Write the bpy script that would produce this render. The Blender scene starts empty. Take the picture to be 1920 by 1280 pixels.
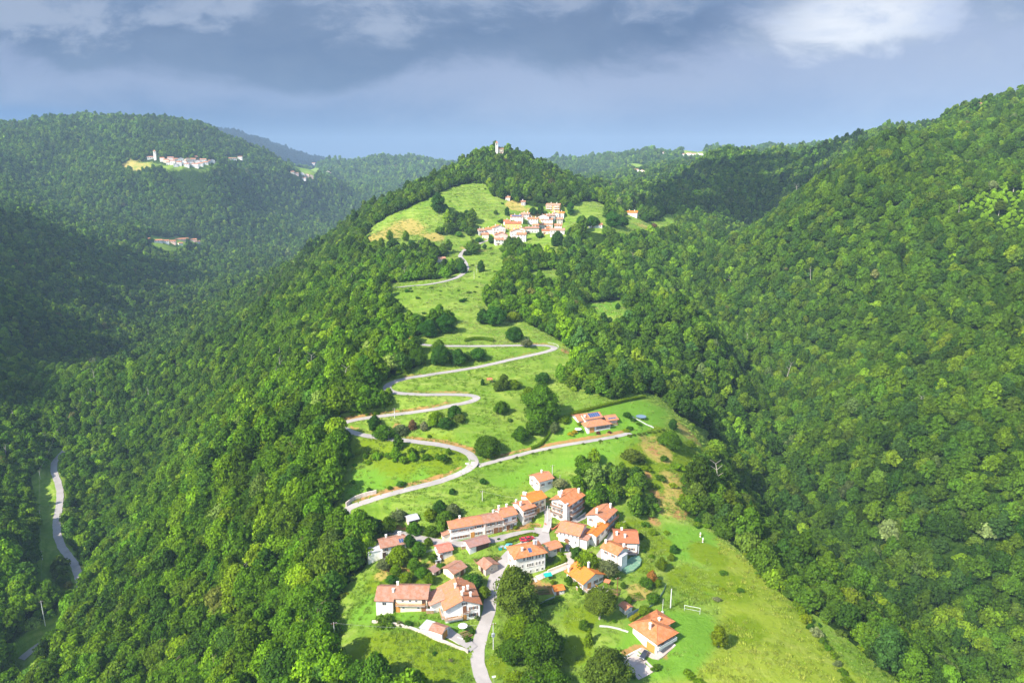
import bpy, math, random
import numpy as np
from mathutils import Vector

random.seed(7)
RNG = np.random.default_rng(11)
SC = bpy.context.scene
COL = SC.collection

# ------------------------------------------------------------------ camera
CAM_Z = 160.0
FOC = 1280.0                       # focal length in pixels of a 1920 px wide picture
PITCH = math.atan(310.0 / 1280.0)  # the drone looks 13.6 degrees down
cam_data = bpy.data.cameras.new("camera")
cam_data.sensor_width = 36.0
cam_data.lens = 24.0
cam_data.clip_start = 1.0
cam_data.clip_end = 30000.0
cam = bpy.data.objects.new("camera", cam_data)
COL.objects.link(cam)
cam.location = (0, 0, CAM_Z)
cam.rotation_euler = (math.pi / 2 - PITCH, 0, 0)
SC.camera = cam

# ------------------------------------------------------------------ light
SUN_AZ = math.atan2(-0.78, -0.63)  # sun to the left and behind the camera
SUN_EL = math.radians(41)
EXPOSURE = 1.2
SC.view_settings.view_transform = 'Standard'
SC.view_settings.look = 'None'
SC.view_settings.exposure = EXPOSURE
SC.view_settings.gamma = 1.0
SC.cycles.use_denoising = True
try:
    SC.cycles.denoiser = 'OPENIMAGEDENOISE'
    SC.cycles.denoising_input_passes = 'RGB_ALBEDO_NORMAL'
except Exception:
    pass
SC.cycles.max_bounces = 6
SC.cycles.diffuse_bounces = 3
SC.cycles.glossy_bounces = 2
SC.cycles.transmission_bounces = 3
SC.cycles.transparent_max_bounces = 4
SC.cycles.volume_bounces = 0
SC.cycles.use_adaptive_sampling = True
SC.cycles.adaptive_threshold = 0.02

sun_data = bpy.data.lights.new("sun", 'SUN')
sun_data.energy = 4.2
sun_data.angle = math.radians(0.5)
sun_data.color = (1.0, 0.945, 0.84)
sun = bpy.data.objects.new("sun", sun_data)
COL.objects.link(sun)
sdir = Vector((math.sin(SUN_AZ) * math.cos(SUN_EL), math.cos(SUN_AZ) * math.cos(SUN_EL), math.sin(SUN_EL)))
sun.rotation_euler = sdir.to_track_quat('Z', 'Y').to_euler()
sun.location = (0, 0, 800)


class NT:
    """small helper to write node trees"""
    def __init__(self, tree):
        self.t = tree
        tree.nodes.clear()

    def n(self, typ, **kw):
        nd = self.t.nodes.new(typ)
        ins = kw.pop('i', {})
        for k, v in kw.items():
            setattr(nd, k, v)
        for k, v in ins.items():
            if isinstance(v, bpy.types.NodeSocket):
                self.t.links.new(v, nd.inputs[k])
            else:
                nd.inputs[k].default_value = v
        return nd

    def math(self, op, a, b=0.0, c=None, clamp=False):
        d = {0: a, 1: b}
        if c is not None:
            d[2] = c
        return self.n('ShaderNodeMath', operation=op, use_clamp=clamp, i=d).outputs[0]

    def mix(self, fac, a, b, blend='MIX'):
        nd = self.n('ShaderNodeMix', data_type='RGBA', blend_type=blend)
        for idx, v in ((0, fac), (6, a), (7, b)):
            if isinstance(v, bpy.types.NodeSocket):
                self.t.links.new(v, nd.inputs[idx])
            else:
                nd.inputs[idx].default_value = v if idx == 0 else (tuple(v) + (1,))[:4]
        return nd.outputs[2]

    def ramp(self, fac, stops, interp='LINEAR'):
        nd = self.n('ShaderNodeValToRGB', i={0: fac})
        cr = nd.color_ramp
        cr.interpolation = interp
        while len(cr.elements) < len(stops):
            cr.elements.new(0.5)
        for e, (p, c) in zip(cr.elements, stops):
            e.position = p
            e.color = (c, c, c, 1) if isinstance(c, (int, float)) else (tuple(c) + (1,))[:4]
        return nd.outputs[0]

    def noise(self, vec, scale, detail=4.0, rough=0.55, dist=0.0):
        d = {'Scale': scale, 'Detail': detail, 'Roughness': rough, 'Distortion': dist}
        if vec is not None:
            d['Vector'] = vec
        return self.n('ShaderNodeTexNoise', i=d).outputs[0]

    def sstep(self, v, a, b):
        nd = self.n('ShaderNodeMapRange', interpolation_type='SMOOTHSTEP', i={0: v, 1: a, 2: b, 3: 0.0, 4: 1.0})
        return nd.outputs[0]


def srgb(r, g, b):
    f = lambda c: (c / 255 / 12.92) if c / 255 <= 0.04045 else ((c / 255 + 0.055) / 1.055) ** 2.4
    return (f(r), f(g), f(b))


# ------------------------------------------------------------------ sky
world = bpy.data.worlds.new("World")
SC.world = world
world.use_nodes = True
w = NT(world.node_tree)
sky = w.n('ShaderNodeTexSky', sky_type='NISHITA', sun_disc=False, sun_elevation=SUN_EL,
          sun_rotation=SUN_AZ, altitude=500.0, air_density=1.0, dust_density=1.0, ozone_density=1.0)
tc = w.n('ShaderNodeTexCoord')
sep = w.n('ShaderNodeSeparateXYZ', i={0: tc.outputs['Generated']})
dx, dy, dz = sep.outputs
ysafe = w.math('MAXIMUM', dy, 0.15)
az = w.math('DIVIDE', dx, ysafe)               # tangent of the azimuth from north
elv = w.math('DIVIDE', dz, ysafe)              # tangent of the elevation
pv = w.n('ShaderNodeCombineXYZ', i={0: az, 1: w.math('MULTIPLY', elv, 2.1), 2: 0.37}).outputs[0]
warp = w.n('ShaderNodeTexNoise', i={'Vector': pv, 'Scale': 3.0, 'Detail': 3.0})
pw = w.n('ShaderNodeVectorMath', operation='MULTIPLY_ADD',
         i={0: warp.outputs[1], 1: (0.20, 0.16, 0.0), 2: pv}).outputs[0]
n1 = w.noise(pw, 3.1, 8.0, 0.60)
n2 = w.noise(pw, 7.0, 8.0, 0.64)
K = 2 ** (-EXPOSURE)


def sk(r, g, b):
    c = srgb(r, g, b)
    return (c[0] * K, c[1] * K, c[2] * K)


def gauss(cx, cz, sx, sz, amp):
    """soft swelling of the cloud deck in one direction of the sky"""
    ax = w.math('DIVIDE', w.math('SUBTRACT', az, cx), sx)
    ez = w.math('DIVIDE', w.math('SUBTRACT', elv, cz), sz)
    d2 = w.math('ADD', w.math('MULTIPLY', ax, ax), w.math('MULTIPLY', ez, ez))
    return w.math('MULTIPLY', w.math('EXPONENT', w.math('MULTIPLY', d2, -1.0)), amp)


# the rain curtain: blue grey, paler to the right and darker towards the left
lat = w.sstep(az, -0.75, 0.75)
rain = w.mix(lat, sk(66, 104, 158), sk(142, 161, 201))
low = w.sstep(elv, 0.12, 0.0)
rain = w.mix(w.math('MULTIPLY', low, 0.6), rain, sk(116, 138, 180))
# lilac cloud bank hanging in the middle of the sky
wob = w.math('SUBTRACT', n1, 0.5)
wob2 = w.math('SUBTRACT', n2, 0.5)
bank_h = w.math('ADD', w.math('ADD', elv, w.math('MULTIPLY', wob, 0.20)), gauss(0.02, 0.06, 0.34, 0.10, 0.03))
bank_h = w.math('ADD', bank_h, w.math('MULTIPLY', wob2, 0.05))
bank = w.sstep(bank_h, 0.060, 0.150)
bank_c = w.mix(lat, sk(142, 156, 191), sk(163, 175, 206))
c1 = w.mix(w.math('MULTIPLY', bank, 0.9), rain, bank_c)
# the dark deck above it, sagging lowest left of the middle
dk_h = w.math('ADD', w.math('ADD', elv, w.math('MULTIPLY', wob, 0.17)), gauss(-0.27, 0.135, 0.13, 0.06, 0.055))
dk_h = w.math('ADD', dk_h, w.math('MULTIPLY', wob2, 0.07))
hole = w.math('MULTIPLY', w.sstep(dk_h, 0.138, 0.178), w.sstep(az, 0.52, 0.20))
c2 = w.mix(w.math('MULTIPLY', hole, 0.92), c1, w.mix(w.sstep(n1, 0.3, 0.7), sk(68, 98, 144), sk(104, 126, 162)))
left_dark = gauss(-0.70, 0.075, 0.20, 0.028, 0.7)
c2 = w.mix(w.sstep(w.math('ADD', left_dark, w.math('MULTIPLY', wob, 0.8)), 0.25, 0.75), c2, sk(78, 118, 176))
# paler ragged patches along the upper edge
top_h = w.math('ADD', elv, w.math('MULTIPLY', wob2, 0.22))
top_h = w.math('ADD', top_h, w.math('MULTIPLY', wob, -0.12))
topm = w.sstep(top_h, 0.172, 0.226)
topc = w.mix(w.sstep(n2, 0.40, 0.62), sk(120, 142, 178), sk(170, 182, 206))
c3 = w.mix(w.math('MULTIPLY', topm, 0.75), c2, topc)
# the sunlit white cloud at the upper right
ex = w.math('DIVIDE', w.math('SUBTRACT', w.math('ADD', az, w.math('MULTIPLY', w.math('SUBTRACT', elv, 0.2), -0.9)), 0.47), 0.125)
ey = w.math('DIVIDE', w.math('SUBTRACT', elv, 0.205), 0.052)
er = w.math('SQRT', w.math('ADD', w.math('MULTIPLY', ex, ex), w.math('MULTIPLY', ey, ey)))
er = w.math('ADD', er, w.math('ADD', w.math('MULTIPLY', wob2, 2.6), w.math('MULTIPLY', wob, 1.2)))
puff = w.math('MULTIPLY', w.sstep(er, 1.18, 0.40), 0.92)
c4 = w.mix(puff, c3, w.mix(w.sstep(n2, 0.3, 0.62), sk(192, 203, 230), sk(244, 246, 252)))
storm = w.n('ShaderNodeBackground', i={0: c4, 1: 1.0})
clear = w.n('ShaderNodeBackground', i={0: sky.outputs[0], 1: 0.15})
# the storm stands to the north; the half of the sky behind the viewer is clear
north = w.sstep(dy, -0.1, 0.35)
high = w.sstep(dz, 0.75, 0.35)
mx = w.n('ShaderNodeMixShader', i={0: w.math('MULTIPLY', north, high), 1: clear.outputs[0], 2: storm.outputs[0]})
wo = w.n('ShaderNodeOutputWorld', i={0: mx.outputs[0]})

# ------------------------------------------------------------------ terrain
SP, CP = math.sin(PITCH), math.cos(PITCH)


def ang(v):
    return math.atan((v - 640.0) / FOC) + PITCH


def from_z(u, v, z):            # z relative to the camera
    y = -z / math.tan(ang(v))
    return ((u - 960.0) / FOC * (y * CP - z * SP), y, z)


def from_y(u, v, y):
    z = -y * math.tan(ang(v))
    return ((u - 960.0) / FOC * (y * CP - z * SP), y, z)


CTRL = []
# spur with the villages (picture position of the ground, height below the drone)
for u, v, z in [
    (903, 1280, -150), (1100, 1260, -150), (1220, 1200, -146), (700, 1200, -148), (640, 1260, -153), (780, 1145, -145), (920, 1130, -145),
    (1100, 1200, -147.5), (960, 1050, -142), (1100, 1040, -141), (730, 1040, -143), (850, 1010, -139.5), (1000, 1000, -139),
    (1160, 1030, -141), (1290, 1000, -142), (1290, 1100, -145.5), (1430, 1080, -148), (1560, 1200, -152.5), (1640, 1280, -156), (1500, 1060, -167), (1625, 1160, -176), (1730, 1250, -184),
    (1250, 960, -139.5), (645, 965, -139), (760, 920, -132), (890, 870, -126), (1000, 900, -131), (1100, 930, -134), (1050, 835, -122),
    (1165, 815, -120), (1200, 870, -128), (1230, 780, -120), (800, 828, -121), (650, 810, -122), (640, 790, -119), (720, 780, -118),
    (890, 750, -113.5), (740, 739, -111), (730, 720, -109), (850, 696, -107), (1040, 652, -103.5), (960, 648, -102), (1060, 700, -110),
    (780, 640, -101), (900, 600, -96), (1050, 590, -98), (1000, 560, -93), (700, 600, -97), (740, 538, -86), (860, 520, -82.5),
    (950, 540, -86), (876, 495, -78), (910, 455, -69), (980, 450, -66), (1050, 440, -66), (1100, 480, -75), (980, 500, -76),
    (1040, 395, -40), (980, 420, -53), (945, 375, -28), (880, 350, -13), (800, 375, -27), (720, 410, -47), (700, 445, -62),
    (780, 430, -56), (830, 470, -72), (1200, 400, -46), (1190, 430, -60), (1100, 410, -46), (1150, 520, -88), (1130, 575, -102),
    (1200, 650, -112), (1250, 750, -125), (1330, 850, -142), (1300, 600, -100),
    # right-hand valley
    (1330, 440, -65), (1600, 1150, -195), (1750, 1280, -202),
    # right-hand mountain
    (1920, 1000, -158), (1920, 800, -125), (1920, 600, -85), (1920, 400, -27), (1600, 500, -72), (1750, 650, -105),
    (1700, 850, -145),
    # left flank of the spur
    (400, 800, -168), (300, 1000, -196), (450, 1150, -172), (250, 1250, -200), (500, 600, -132), (600, 500, -103), (680, 420, -60),
    (450, 700, -152),
    # left-hand valley floor and the slope beyond it
    (70, 1225, -240), (130, 1050, -236), (108, 960, -232), (100, 865, -228), (200, 690, -220), (300, 595, -215), (400, 530, -208),
    (0, 1200, -237), (0, 1000, -216), (0, 800, -203), (0, 640, -172), (60, 520, -140), (0, 420, -72), (150, 470, -125), (300, 520, -181),
]:
    CTRL.append(from_z(u, v, z))
for u, v, y in [
    (930, 280, 1050), (860, 312, 1030), (800, 342, 920), (740, 374, 880), (1000, 302, 1060), (1050, 327, 1070), (1100, 350, 1040),
    (1150, 374, 1020), (1480, 380, 700), (1560, 322, 725), (1640, 283, 760), (1720, 246, 800), (1920, 300, 660), (1920, 182, 850), (1640, 250, 1150), (1500, 280, 1350), (1330, 304, 1550),
    (1250, 344, 1650), (1800, 208, 900),
    # far hill on the left
    (325, 455, 1500), (200, 400, 1700), (100, 350, 1800), (400, 400, 1800), (500, 400, 2000), (600, 400, 2300), (350, 302, 1900),
    (290, 299, 1880), (402, 308, 1930), (330, 222, 2350), (200, 228, 2500), (0, 246, 2400), (450, 262, 2450), (550, 321, 2400),
    (570, 341, 2350), (640, 356, 2500), (700, 374, 2600), (130, 222, 2450), (500, 290, 2450),
    # dark mountain behind it and the far hills in the gap
    (450, 248, 4500), (500, 270, 4500), (560, 294, 4500), (605, 305, 4500), (620, 307, 3600), (700, 298, 3600), (750, 294, 3600),
    (830, 307, 3600), (700, 332, 3100), (760, 342, 2900), (720, 362, 2700), (930, 312, 3600),
    (1050, 304, 2900), (1150, 294, 2900), (1250, 282, 2900), (1320, 279, 2900), (1190, 319, 2000), (1100, 332, 1900), (1290, 297, 2500),
    (1150, 352, 1500), (1230, 352, 1600), (1450, 338, 1150), (1350, 356, 1150), (1560, 292, 1080), (1280, 372, 1050),
]:
    CTRL.append(from_y(u, v + 7, y))
CTRL += [
    (200, 595, -120), (177, 479, -154), (153, 390, -177), (143, 330, -192), (222, 759, -80), (402, 865, -52), (478, 925, -30), (335, 840, -84), (560, 980, 20), (-560, 2017, -182), (-590, 1700, -196), (-480, 2500, -168), (-580, 1341, -206),
    (-20, 1250, 0), (0, 1500, -60), (200, 1250, -35), (100, 2300, -70), (-150, 2000, -110), (-300, 2500, -130),
    (-1200, 3500, 0), (-700, 3000, -60), (-1400, 3600, -60), (-2200, 4600, 330), (-1000, 5200, 0), (-400, 4600, 0), (400, 4200, 0),
    (900, 3800, 20), (800, 800, 165), (620, 1250, 40), (800, 1500, 20), (950, 1250, 90), (1000, 600, 190), (600, 300, 60), (420, 200, -70),
    (0, 0, -158), (-150, 100, -236), (170, 120, -206), (330, 120, -150), (-360, 130, -190), (-70, 60, -185), (80, 60, -170),
    (-560, 300, -110), (-800, 600, -20), (-1100, 900, 20), (-1500, 1500, 60), (0, -250, -165), (-300, -250, -200), (350, -250, -150),
    (-2600, 2400, 200), (-2600, 800, 100), (2200, 1000, 200), (2200, 3000, 100), (-6000, 6500, -20), (0, 7500, -60), (6000, 6500, -20),
    (-6000, -1500, -100), (6000, -1500, -100), (0, -4000, -150), (-7000, 2500, 0), (7000, 2500, 0), (-9000, 9000, -100), (9000, 9000, -100),
]
CT = np.array(CTRL)
CXY = CT[:, :2] / 1000.0
CC = 0.035


def _phi(d2):
    return np.sqrt(d2 + CC * CC)


_n = len(CXY)
_A = np.zeros((_n + 3, _n + 3))
_d2 = ((CXY[:, None, :] - CXY[None, :, :]) ** 2).sum(-1)
_A[:_n, :_n] = _phi(_d2) - 1e-4 * np.eye(_n)
_A[:_n, _n] = 1
_A[:_n, _n + 1:] = CXY
_A[_n, :_n] = 1
_A[_n + 1:, :_n] = CXY.T
_b = np.zeros(_n + 3)
_b[:_n] = CT[:, 2]
_W = np.linalg.solve(_A, _b)


def base_h(x, y):
    x = np.atleast_1d(np.asarray(x, float)) / 1000.0
    y = np.atleast_1d(np.asarray(y, float)) / 1000.0
    out = np.empty(x.shape)
    for s in range(0, x.size, 20000):
        xs, ys = x[s:s + 20000], y[s:s + 20000]
        d2 = (xs[:, None] - CXY[None, :, 0]) ** 2 + (ys[:, None] - CXY[None, :, 1]) ** 2
        out[s:s + 20000] = _phi(d2) @ _W[:_n] + _W[_n] + xs * _W[_n + 1] + ys * _W[_n + 2]
    return out + CAM_Z


_rw = np.random.default_rng(5)
WAVES = []
for lam in (300, 240, 190, 150, 120, 95, 75, 60, 48, 38, 30, 24):
    for k in range(2):
        th = _rw.uniform(0, math.pi)
        WAVES.append((2 * math.pi / lam * math.cos(th), 2 * math.pi / lam * math.sin(th), _rw.uniform(0, 6.28), lam))


def rough_h(x, y):
    big = np.zeros_like(x)
    small = np.zeros_like(x)
    for kx, ky, ph, lam in WAVES:
        s = np.sin(kx * x + ky * y + ph + 1.3 * np.sin(0.6 * ky * x - 0.6 * kx * y + ph))
        if lam > 70:
            big += s * lam * 0.012
        else:
            small += s * lam * 0.005
    axis = np.interp(y, [0, 250, 450, 700, 1000], [20, 20, 0, -20, -10])
    wgt = np.clip((np.abs(x - axis) - 120) / 120, 0, 1)
    far = np.clip((y - 1150) / 300, 0, 1)
    wgt = np.maximum(wgt, far)
    return big * wgt * (1 + 0.25 * far) + small * (0.35 + 0.65 * wgt)


def pix_dirs(uv):
    uv = np.atleast_2d(np.asarray(uv, float))
    a = (uv[:, 0] - 960) / FOC
    b = (640 - uv[:, 1]) / FOC
    return np.stack([a, CP + b * SP, -SP + b * CP], 1)


def hits(uv, hfun):
    """where the line of sight of each picture position meets the ground (world x, y, z)"""
    d = pix_dirs(uv)
    ts = np.geomspace(90, 7000, 420)
    out = np.zeros((len(d), 3))
    for i, dd in enumerate(d):
        P = dd[None, :] * ts[:, None]
        g = P[:, 2] + CAM_Z - hfun(P[:, 0], P[:, 1])
        k = np.argmax(g < 0)
        if g[k] >= 0:
            k = len(ts) - 1
        t0, t1 = ts[max(k - 1, 0)], ts[k]
        for _ in range(2):
            tt = np.linspace(t0, t1, 12)
            P = dd[None, :] * tt[:, None]
            g = P[:, 2] + CAM_Z - hfun(P[:, 0], P[:, 1])
            k = max(int(np.argmax(g < 0)), 1)
            t0, t1 = tt[k - 1], tt[k]
        t = 0.5 * (t0 + t1)
        out[i] = dd * t + np.array([0, 0, CAM_Z])
    return out


def pre_h(x, y):
    return base_h(x, y) + rough_h(np.atleast_1d(np.asarray(x, float)), np.atleast_1d(np.asarray(y, float)))


def to_pix(x, y, z):
    z = z - CAM_Z
    dep = y * CP - z * SP
    up = y * SP + z * CP
    return 960 + FOC * x / dep, 640 - FOC * up / dep, dep


def resample(pts, step):
    pts = np.asarray(pts, float)
    seg = np.sqrt((np.diff(pts[:, :2], axis=0) ** 2).sum(1))
    s = np.concatenate([[0], np.cumsum(seg)])
    n = max(int(s[-1] / step), 2)
    q = np.linspace(0, s[-1], n + 1)
    return np.stack([np.interp(q, s, pts[:, k]) for k in range(pts.shape[1])], 1)


def smooth(a, k, it=1):
    a = a.copy()
    for _ in range(it):
        p = np.concatenate([np.repeat(a[:1], k, 0), a, np.repeat(a[-1:], k, 0)])
        c = np.cumsum(np.concatenate([np.zeros((1,) + a.shape[1:]), p]), 0)
        a2 = (c[2 * k + 1:] - c[:-2 * k - 1]) / (2 * k + 1)
        a2[0], a2[-1] = a[0], a[-1]
        a = a2
    return a


# roads: name, width, picture positions of the middle line
ROADS = [
    ("village_road", 4.4, 'asphalt', "pale grey lane climbing past the farmhouses into the village",
     [(915, 1300), (905, 1280), (896, 1245), (893, 1220), (899, 1197), (912, 1165), (919, 1135), (922, 1105), (926, 1082), (940, 1060), (952, 1040), (966, 1024), (990, 1018), (1012, 1010), (1018, 1000), (1008, 993),
      (985, 997), (960, 1003), (935, 1010), (905, 1017), (875, 1021), (845, 1021), (815, 1015), (788, 1009), (760, 1003), (735, 997), (705, 990), (675, 984), (652, 979), (641, 971), (645, 958), (665, 947), (700, 934), (750, 920),
      (800, 909), (840, 899), (870, 887), (890, 875), (893, 866), (884, 850), (868, 840), (840, 834), (800, 829), (750, 825), (700, 821), (665, 815), (643, 805), (634, 795), (645, 788), (665, 785), (700, 782), (745, 777), (790, 771), (820, 765),
      (850, 759), (878, 755), (895, 750), (899, 745), (888, 741), (865, 739), (800, 740), (745, 740), (727, 735), (722, 728), (732, 717), (760, 708), (800, 703), (850, 696), (900, 688), (950, 676),
      (1000, 665), (1035, 658), (1044, 653), (1034, 648), (1010, 646), (960, 648), (900, 649), (830, 649), (790, 647), (765, 641), (750, 634), (742, 628)]),
    ("upper_road", 4.2, 'asphalt', "pale road curving up from the woods into the upper village",
     [(726, 541), (745, 539), (800, 534), (830, 529),
      (858, 521), (870, 512), (876, 503), (872, 492), (862, 480), (872, 468), (890, 461), (912, 451), (930, 446)]),
    ("driveway", 3.2, 'asphalt', "straight pale driveway leading to the villa",
     [(897, 874), (925, 866), (960, 857), (1000, 846), (1040, 837), (1080, 830), (1120, 824), (1160, 817), (1182, 812)]),
    ("village_square", 13.0, 'asphalt', "wide pale tarmac turning place in the middle of the village", [(1004, 1004), (1012, 1003), (1020, 1003), (1030, 1003)]),
    ("village_lane", 3.0, 'asphalt', "short lane rising between the flower garden and the chalet",
     [(1022, 998), (1027, 985), (1030, 972), (1027, 958), (1024, 948)]),
    ("garden_drive", 3.0, 'gravel', "pinkish drive curving past the tall white house",
     [(1000, 1088), (1022, 1078), (1045, 1068), (1068, 1062), (1080, 1053), (1072, 1043), (1064, 1036)]),
    ("back_lane", 2.6, 'asphalt', "narrow grey lane between the brown roofed house and its neighbours",
     [(1122, 1045), (1134, 1030), (1142, 1012), (1148, 998)]),
    ("chalet_lane", 2.4, 'asphalt', "grey ramp beside the chalet",
     [(1072, 982), (1088, 973), (1100, 966)]),
    ("farm_drive", 3.6, 'asphalt', "short paved drive from the garage to the lane",
     [(836, 1180), (850, 1190), (872, 1205), (888, 1217)]),
    ("forecourt", 9.5, 'gravel', "pale gravel forecourt below the hipped house",
     [(1180, 1256), (1196, 1247), (1212, 1238)]),
    ("valley_road", 4.6, 'asphalt', "pale two lane road along the bottom of the left valley",
     [(40, 1236), (62, 1220), (85, 1204), (110, 1187), (138, 1160), (152, 1125), (150, 1090), (142, 1062), (132, 1048), (117, 1028), (107, 1003), (106, 975), (112, 945), (113, 922), (108, 902), (101, 885), (101, 868), (112, 853), (122, 843)]),
    ("valley_yard", 7.0, 'gravel', "grey gravel yard on the floor of the left valley", [(70, 1098), (86, 1106), (100, 1118), (104, 1136)]),
    ("upper_track", 3.0, 'gravel', "pale gravel bend below the upper village",
     [(975, 462), (1000, 463), (1020, 468), (1033, 478), (1040, 490)]),
]
ROAD_PTS = []
for nm, wd, mt, lb, px in ROADS:
    wp = hits(px, base_h)
    step = 1.6 if wp[:, 1].mean() < 900 else 3.0
    r = resample(wp, step)
    r = smooth(r, 2, 2)
    z = base_h(r[:, 0], r[:, 1])
    r[:, 2] = smooth(z, 8, 2)
    ROAD_PTS.append((nm, wd, mt, lb, r))


def road_field(x, y):
    """distance to the nearest road edge and the height of that road there"""
    best = np.full(x.shape, 1e9)
    zz = np.zeros(x.shape)
    for nm, wd, mt, lb, r in ROAD_PTS:
        m = (x > r[:, 0].min() - 16) & (x < r[:, 0].max() + 16) & (y > r[:, 1].min() - 16) & (y < r[:, 1].max() + 16)
        idx = np.nonzero(m)[0]
        for s in range(0, len(idx), 4000):
            ii = idx[s:s + 4000]
            d2 = (x[ii, None] - r[None, :, 0]) ** 2 + (y[ii, None] - r[None, :, 1]) ** 2
            k = d2.argmin(1)
            d = np.sqrt(d2[np.arange(len(ii)), k]) - wd / 2
            b = d < best[ii]
            jj = ii[b]
            best[jj] = d[b]
            zz[jj] = r[k[b], 2]
    return best, zz


def ground_h(x, y, full=False):
    x = np.atleast_1d(np.asarray(x, float))
    y = np.atleast_1d(np.asarray(y, float))
    h = base_h(x, y) + rough_h(x, y)
    # grass terraces on the steep fields below the church hill and below the upper village
    tw = 0.60 * np.exp(-((x + 60) / 75) ** 2 - ((y - 840) / 75) ** 2) + 0.35 * np.exp(-((x + 40) / 55) ** 2 - ((y - 560) / 50) ** 2)
    h = h + tw * np.sin(h * (2 * math.pi / 3.6) + 0.8 * np.sin(x * .03))
    d, zr = road_field(x, y)
    t = np.clip((d - 0.9) / 6.5, 0, 1)
    t = t * t * (3 - 2 * t)
    h2 = np.where(d < 8, zr * (1 - t) + h * t, h)
    if full:
        return h2, d, h - zr
    return h2


def gz(x, y):
    return float(ground_h([x], [y])[0])


def hit(u, v):
    return hits([(u, v)], ground_h)[0]


def inside(poly, x, y):
    res = np.zeros(x.shape, bool)
    px, py = poly[:, 0], poly[:, 1]
    m = (x > px.min()) & (x < px.max()) & (y > py.min()) & (y < py.max())
    xi, yi = x[m], y[m]
    r = np.zeros(xi.shape, bool)
    j = len(px) - 1
    for i in range(len(px)):
        c = ((py[i] > yi) != (py[j] > yi)) & (xi < (px[j] - px[i]) * (yi - py[i]) / (py[j] - py[i] + 1e-12) + px[i])
        r ^= c
        j = i
    res[m] = r
    return res


def gpoly(px):
    """ground outline of an area seen in the photograph"""
    px = np.asarray(px, float)
    q = []
    for a, b in zip(px, np.roll(px, -1, 0)):
        q.append(a)
        if np.hypot(*(b - a)) > 60:
            q.append((a + b) / 2)
    return hits(q, base_h)[:, :2]


CLEAR = [gpoly(p) for p in [
    # main village, its meadows and the switchback fields
    [(604, 1225), (655, 1278), (735, 1298), (790, 1345), (900, 1400), (1700, 1400), (1692, 1285), (1600, 1205), (1530, 1152), (1490, 1130), (1450, 1100), (1420, 1062), (1330, 985),
     (1280, 965), (1292, 935), (1288, 900), (1315, 880), (1345, 850), (1328, 806), (1270, 780), (1240, 745), (1190, 738), (1130, 715), (1100, 690), (1085, 665),
     (1050, 640), (1000, 612), (975, 596), (935, 598), (880, 596), (850, 606), (815, 620), (780, 630), (762, 642), (785, 660), (790, 682), (760, 700), (724, 716), (716, 728),
     (734, 742), (720, 765), (690, 778), (640, 780), (626, 796), (650, 822), (660, 850), (640, 900), (628, 945), (626, 975), (650, 990), (688, 1012), (690, 1060), (648, 1100), (634, 1140), (615, 1180)],
    [(718, 540), (735, 575), (762, 606), (800, 610), (860, 602), (935, 592), (908, 572), (922, 540), (948, 510), (950, 478), (930, 462), (900, 468), (880, 482), (884, 505), (868, 524), (800, 540)],
    [(812, 492), (832, 478), (868, 470), (874, 506), (835, 522), (728, 532), (725, 550), (800, 545), (865, 530), (890, 505)],
    [(722, 408), (770, 390), (845, 352), (880, 343), (908, 345), (925, 368), (952, 378), (1000, 388), (1060, 388), (1072, 420), (1060, 470), (1040, 490), (985, 478), (955, 462), (905, 466), (860, 472), (800, 474), (740, 470), (680, 460), (690, 432)],
    [(1065, 392), (1120, 378), (1145, 392), (1135, 415), (1175, 405), (1190, 392), (1205, 412), (1262, 410), (1272, 446), (1190, 456), (1140, 440), (1065, 432)],
    [(1095, 568), (1170, 562), (1178, 604), (1142, 612), (1100, 604)],
    [(990, 510), (1046, 504), (1052, 536), (996, 540)],
    [(224, 305), (275, 297), (300, 298), (345, 298), (380, 302), (404, 308), (402, 320), (360, 324), (310, 321), (260, 321), (232, 316)],
    [(420, 294), (462, 294), (466, 304), (425, 305)],
    [(540, 318), (590, 318), (606, 336), (590, 342)],
    [(276, 447), (380, 443), (385, 462), (330, 476), (290, 470)],
    [(1276, 287), (1318, 285), (1320, 299), (1280, 301)],
    [(1168, 308), (1212, 312), (1212, 324), (1180, 323)],
    # the dark open floor of the left valley and the road verge
    [(20, 1245), (45, 1215), (85, 1185), (118, 1170), (140, 1195), (110, 1235), (70, 1262), (30, 1275)],
    [(58, 900), (88, 880), (95, 905), (97, 960), (95, 1010), (118, 1062), (105, 1085), (118, 1130), (105, 1160), (70, 1180), (58, 1120), (62, 1000)],
]]
SCRUB = gpoly([(1778, 412), (1830, 372), (1875, 352), (1960, 330), (1960, 440), (1880, 430), (1830, 415)])
SCRUB_B = gpoly([(675, 850), (760, 838), (850, 846), (868, 858), (850, 870), (800, 874), (720, 866), (676, 868)])
WOODS = [gpoly(p) for p in [
    [(1078, 882), (1110, 866), (1160, 872), (1200, 905), (1222, 930), (1232, 962), (1222, 972), (1195, 972), (1150, 962), (1098, 966), (1078, 945)],
    [(1042, 712), (1060, 700), (1082, 676), (1110, 690), (1180, 738), (1150, 750), (1112, 742), (1078, 738)],
    [(818, 440), (832, 415), (860, 405), (900, 420), (895, 440), (860, 446)],
]]


# ------------------------------------------------------------------ mesh helpers
def mesh_from(name, verts, faces, mats=None, mi=None, smooth_=False):
    me = bpy.data.meshes.new(name)
    me.from_pydata([tuple(v) for v in verts], [], [tuple(f) for f in faces])
    for m in (mats or []):
        me.materials.append(m)
    if mi is not None:
        me.polygons.foreach_set('material_index', list(mi))
    if smooth_:
        me.polygons.foreach_set('use_smooth', [True] * len(me.polygons))
    me.update()
    return me


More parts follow.
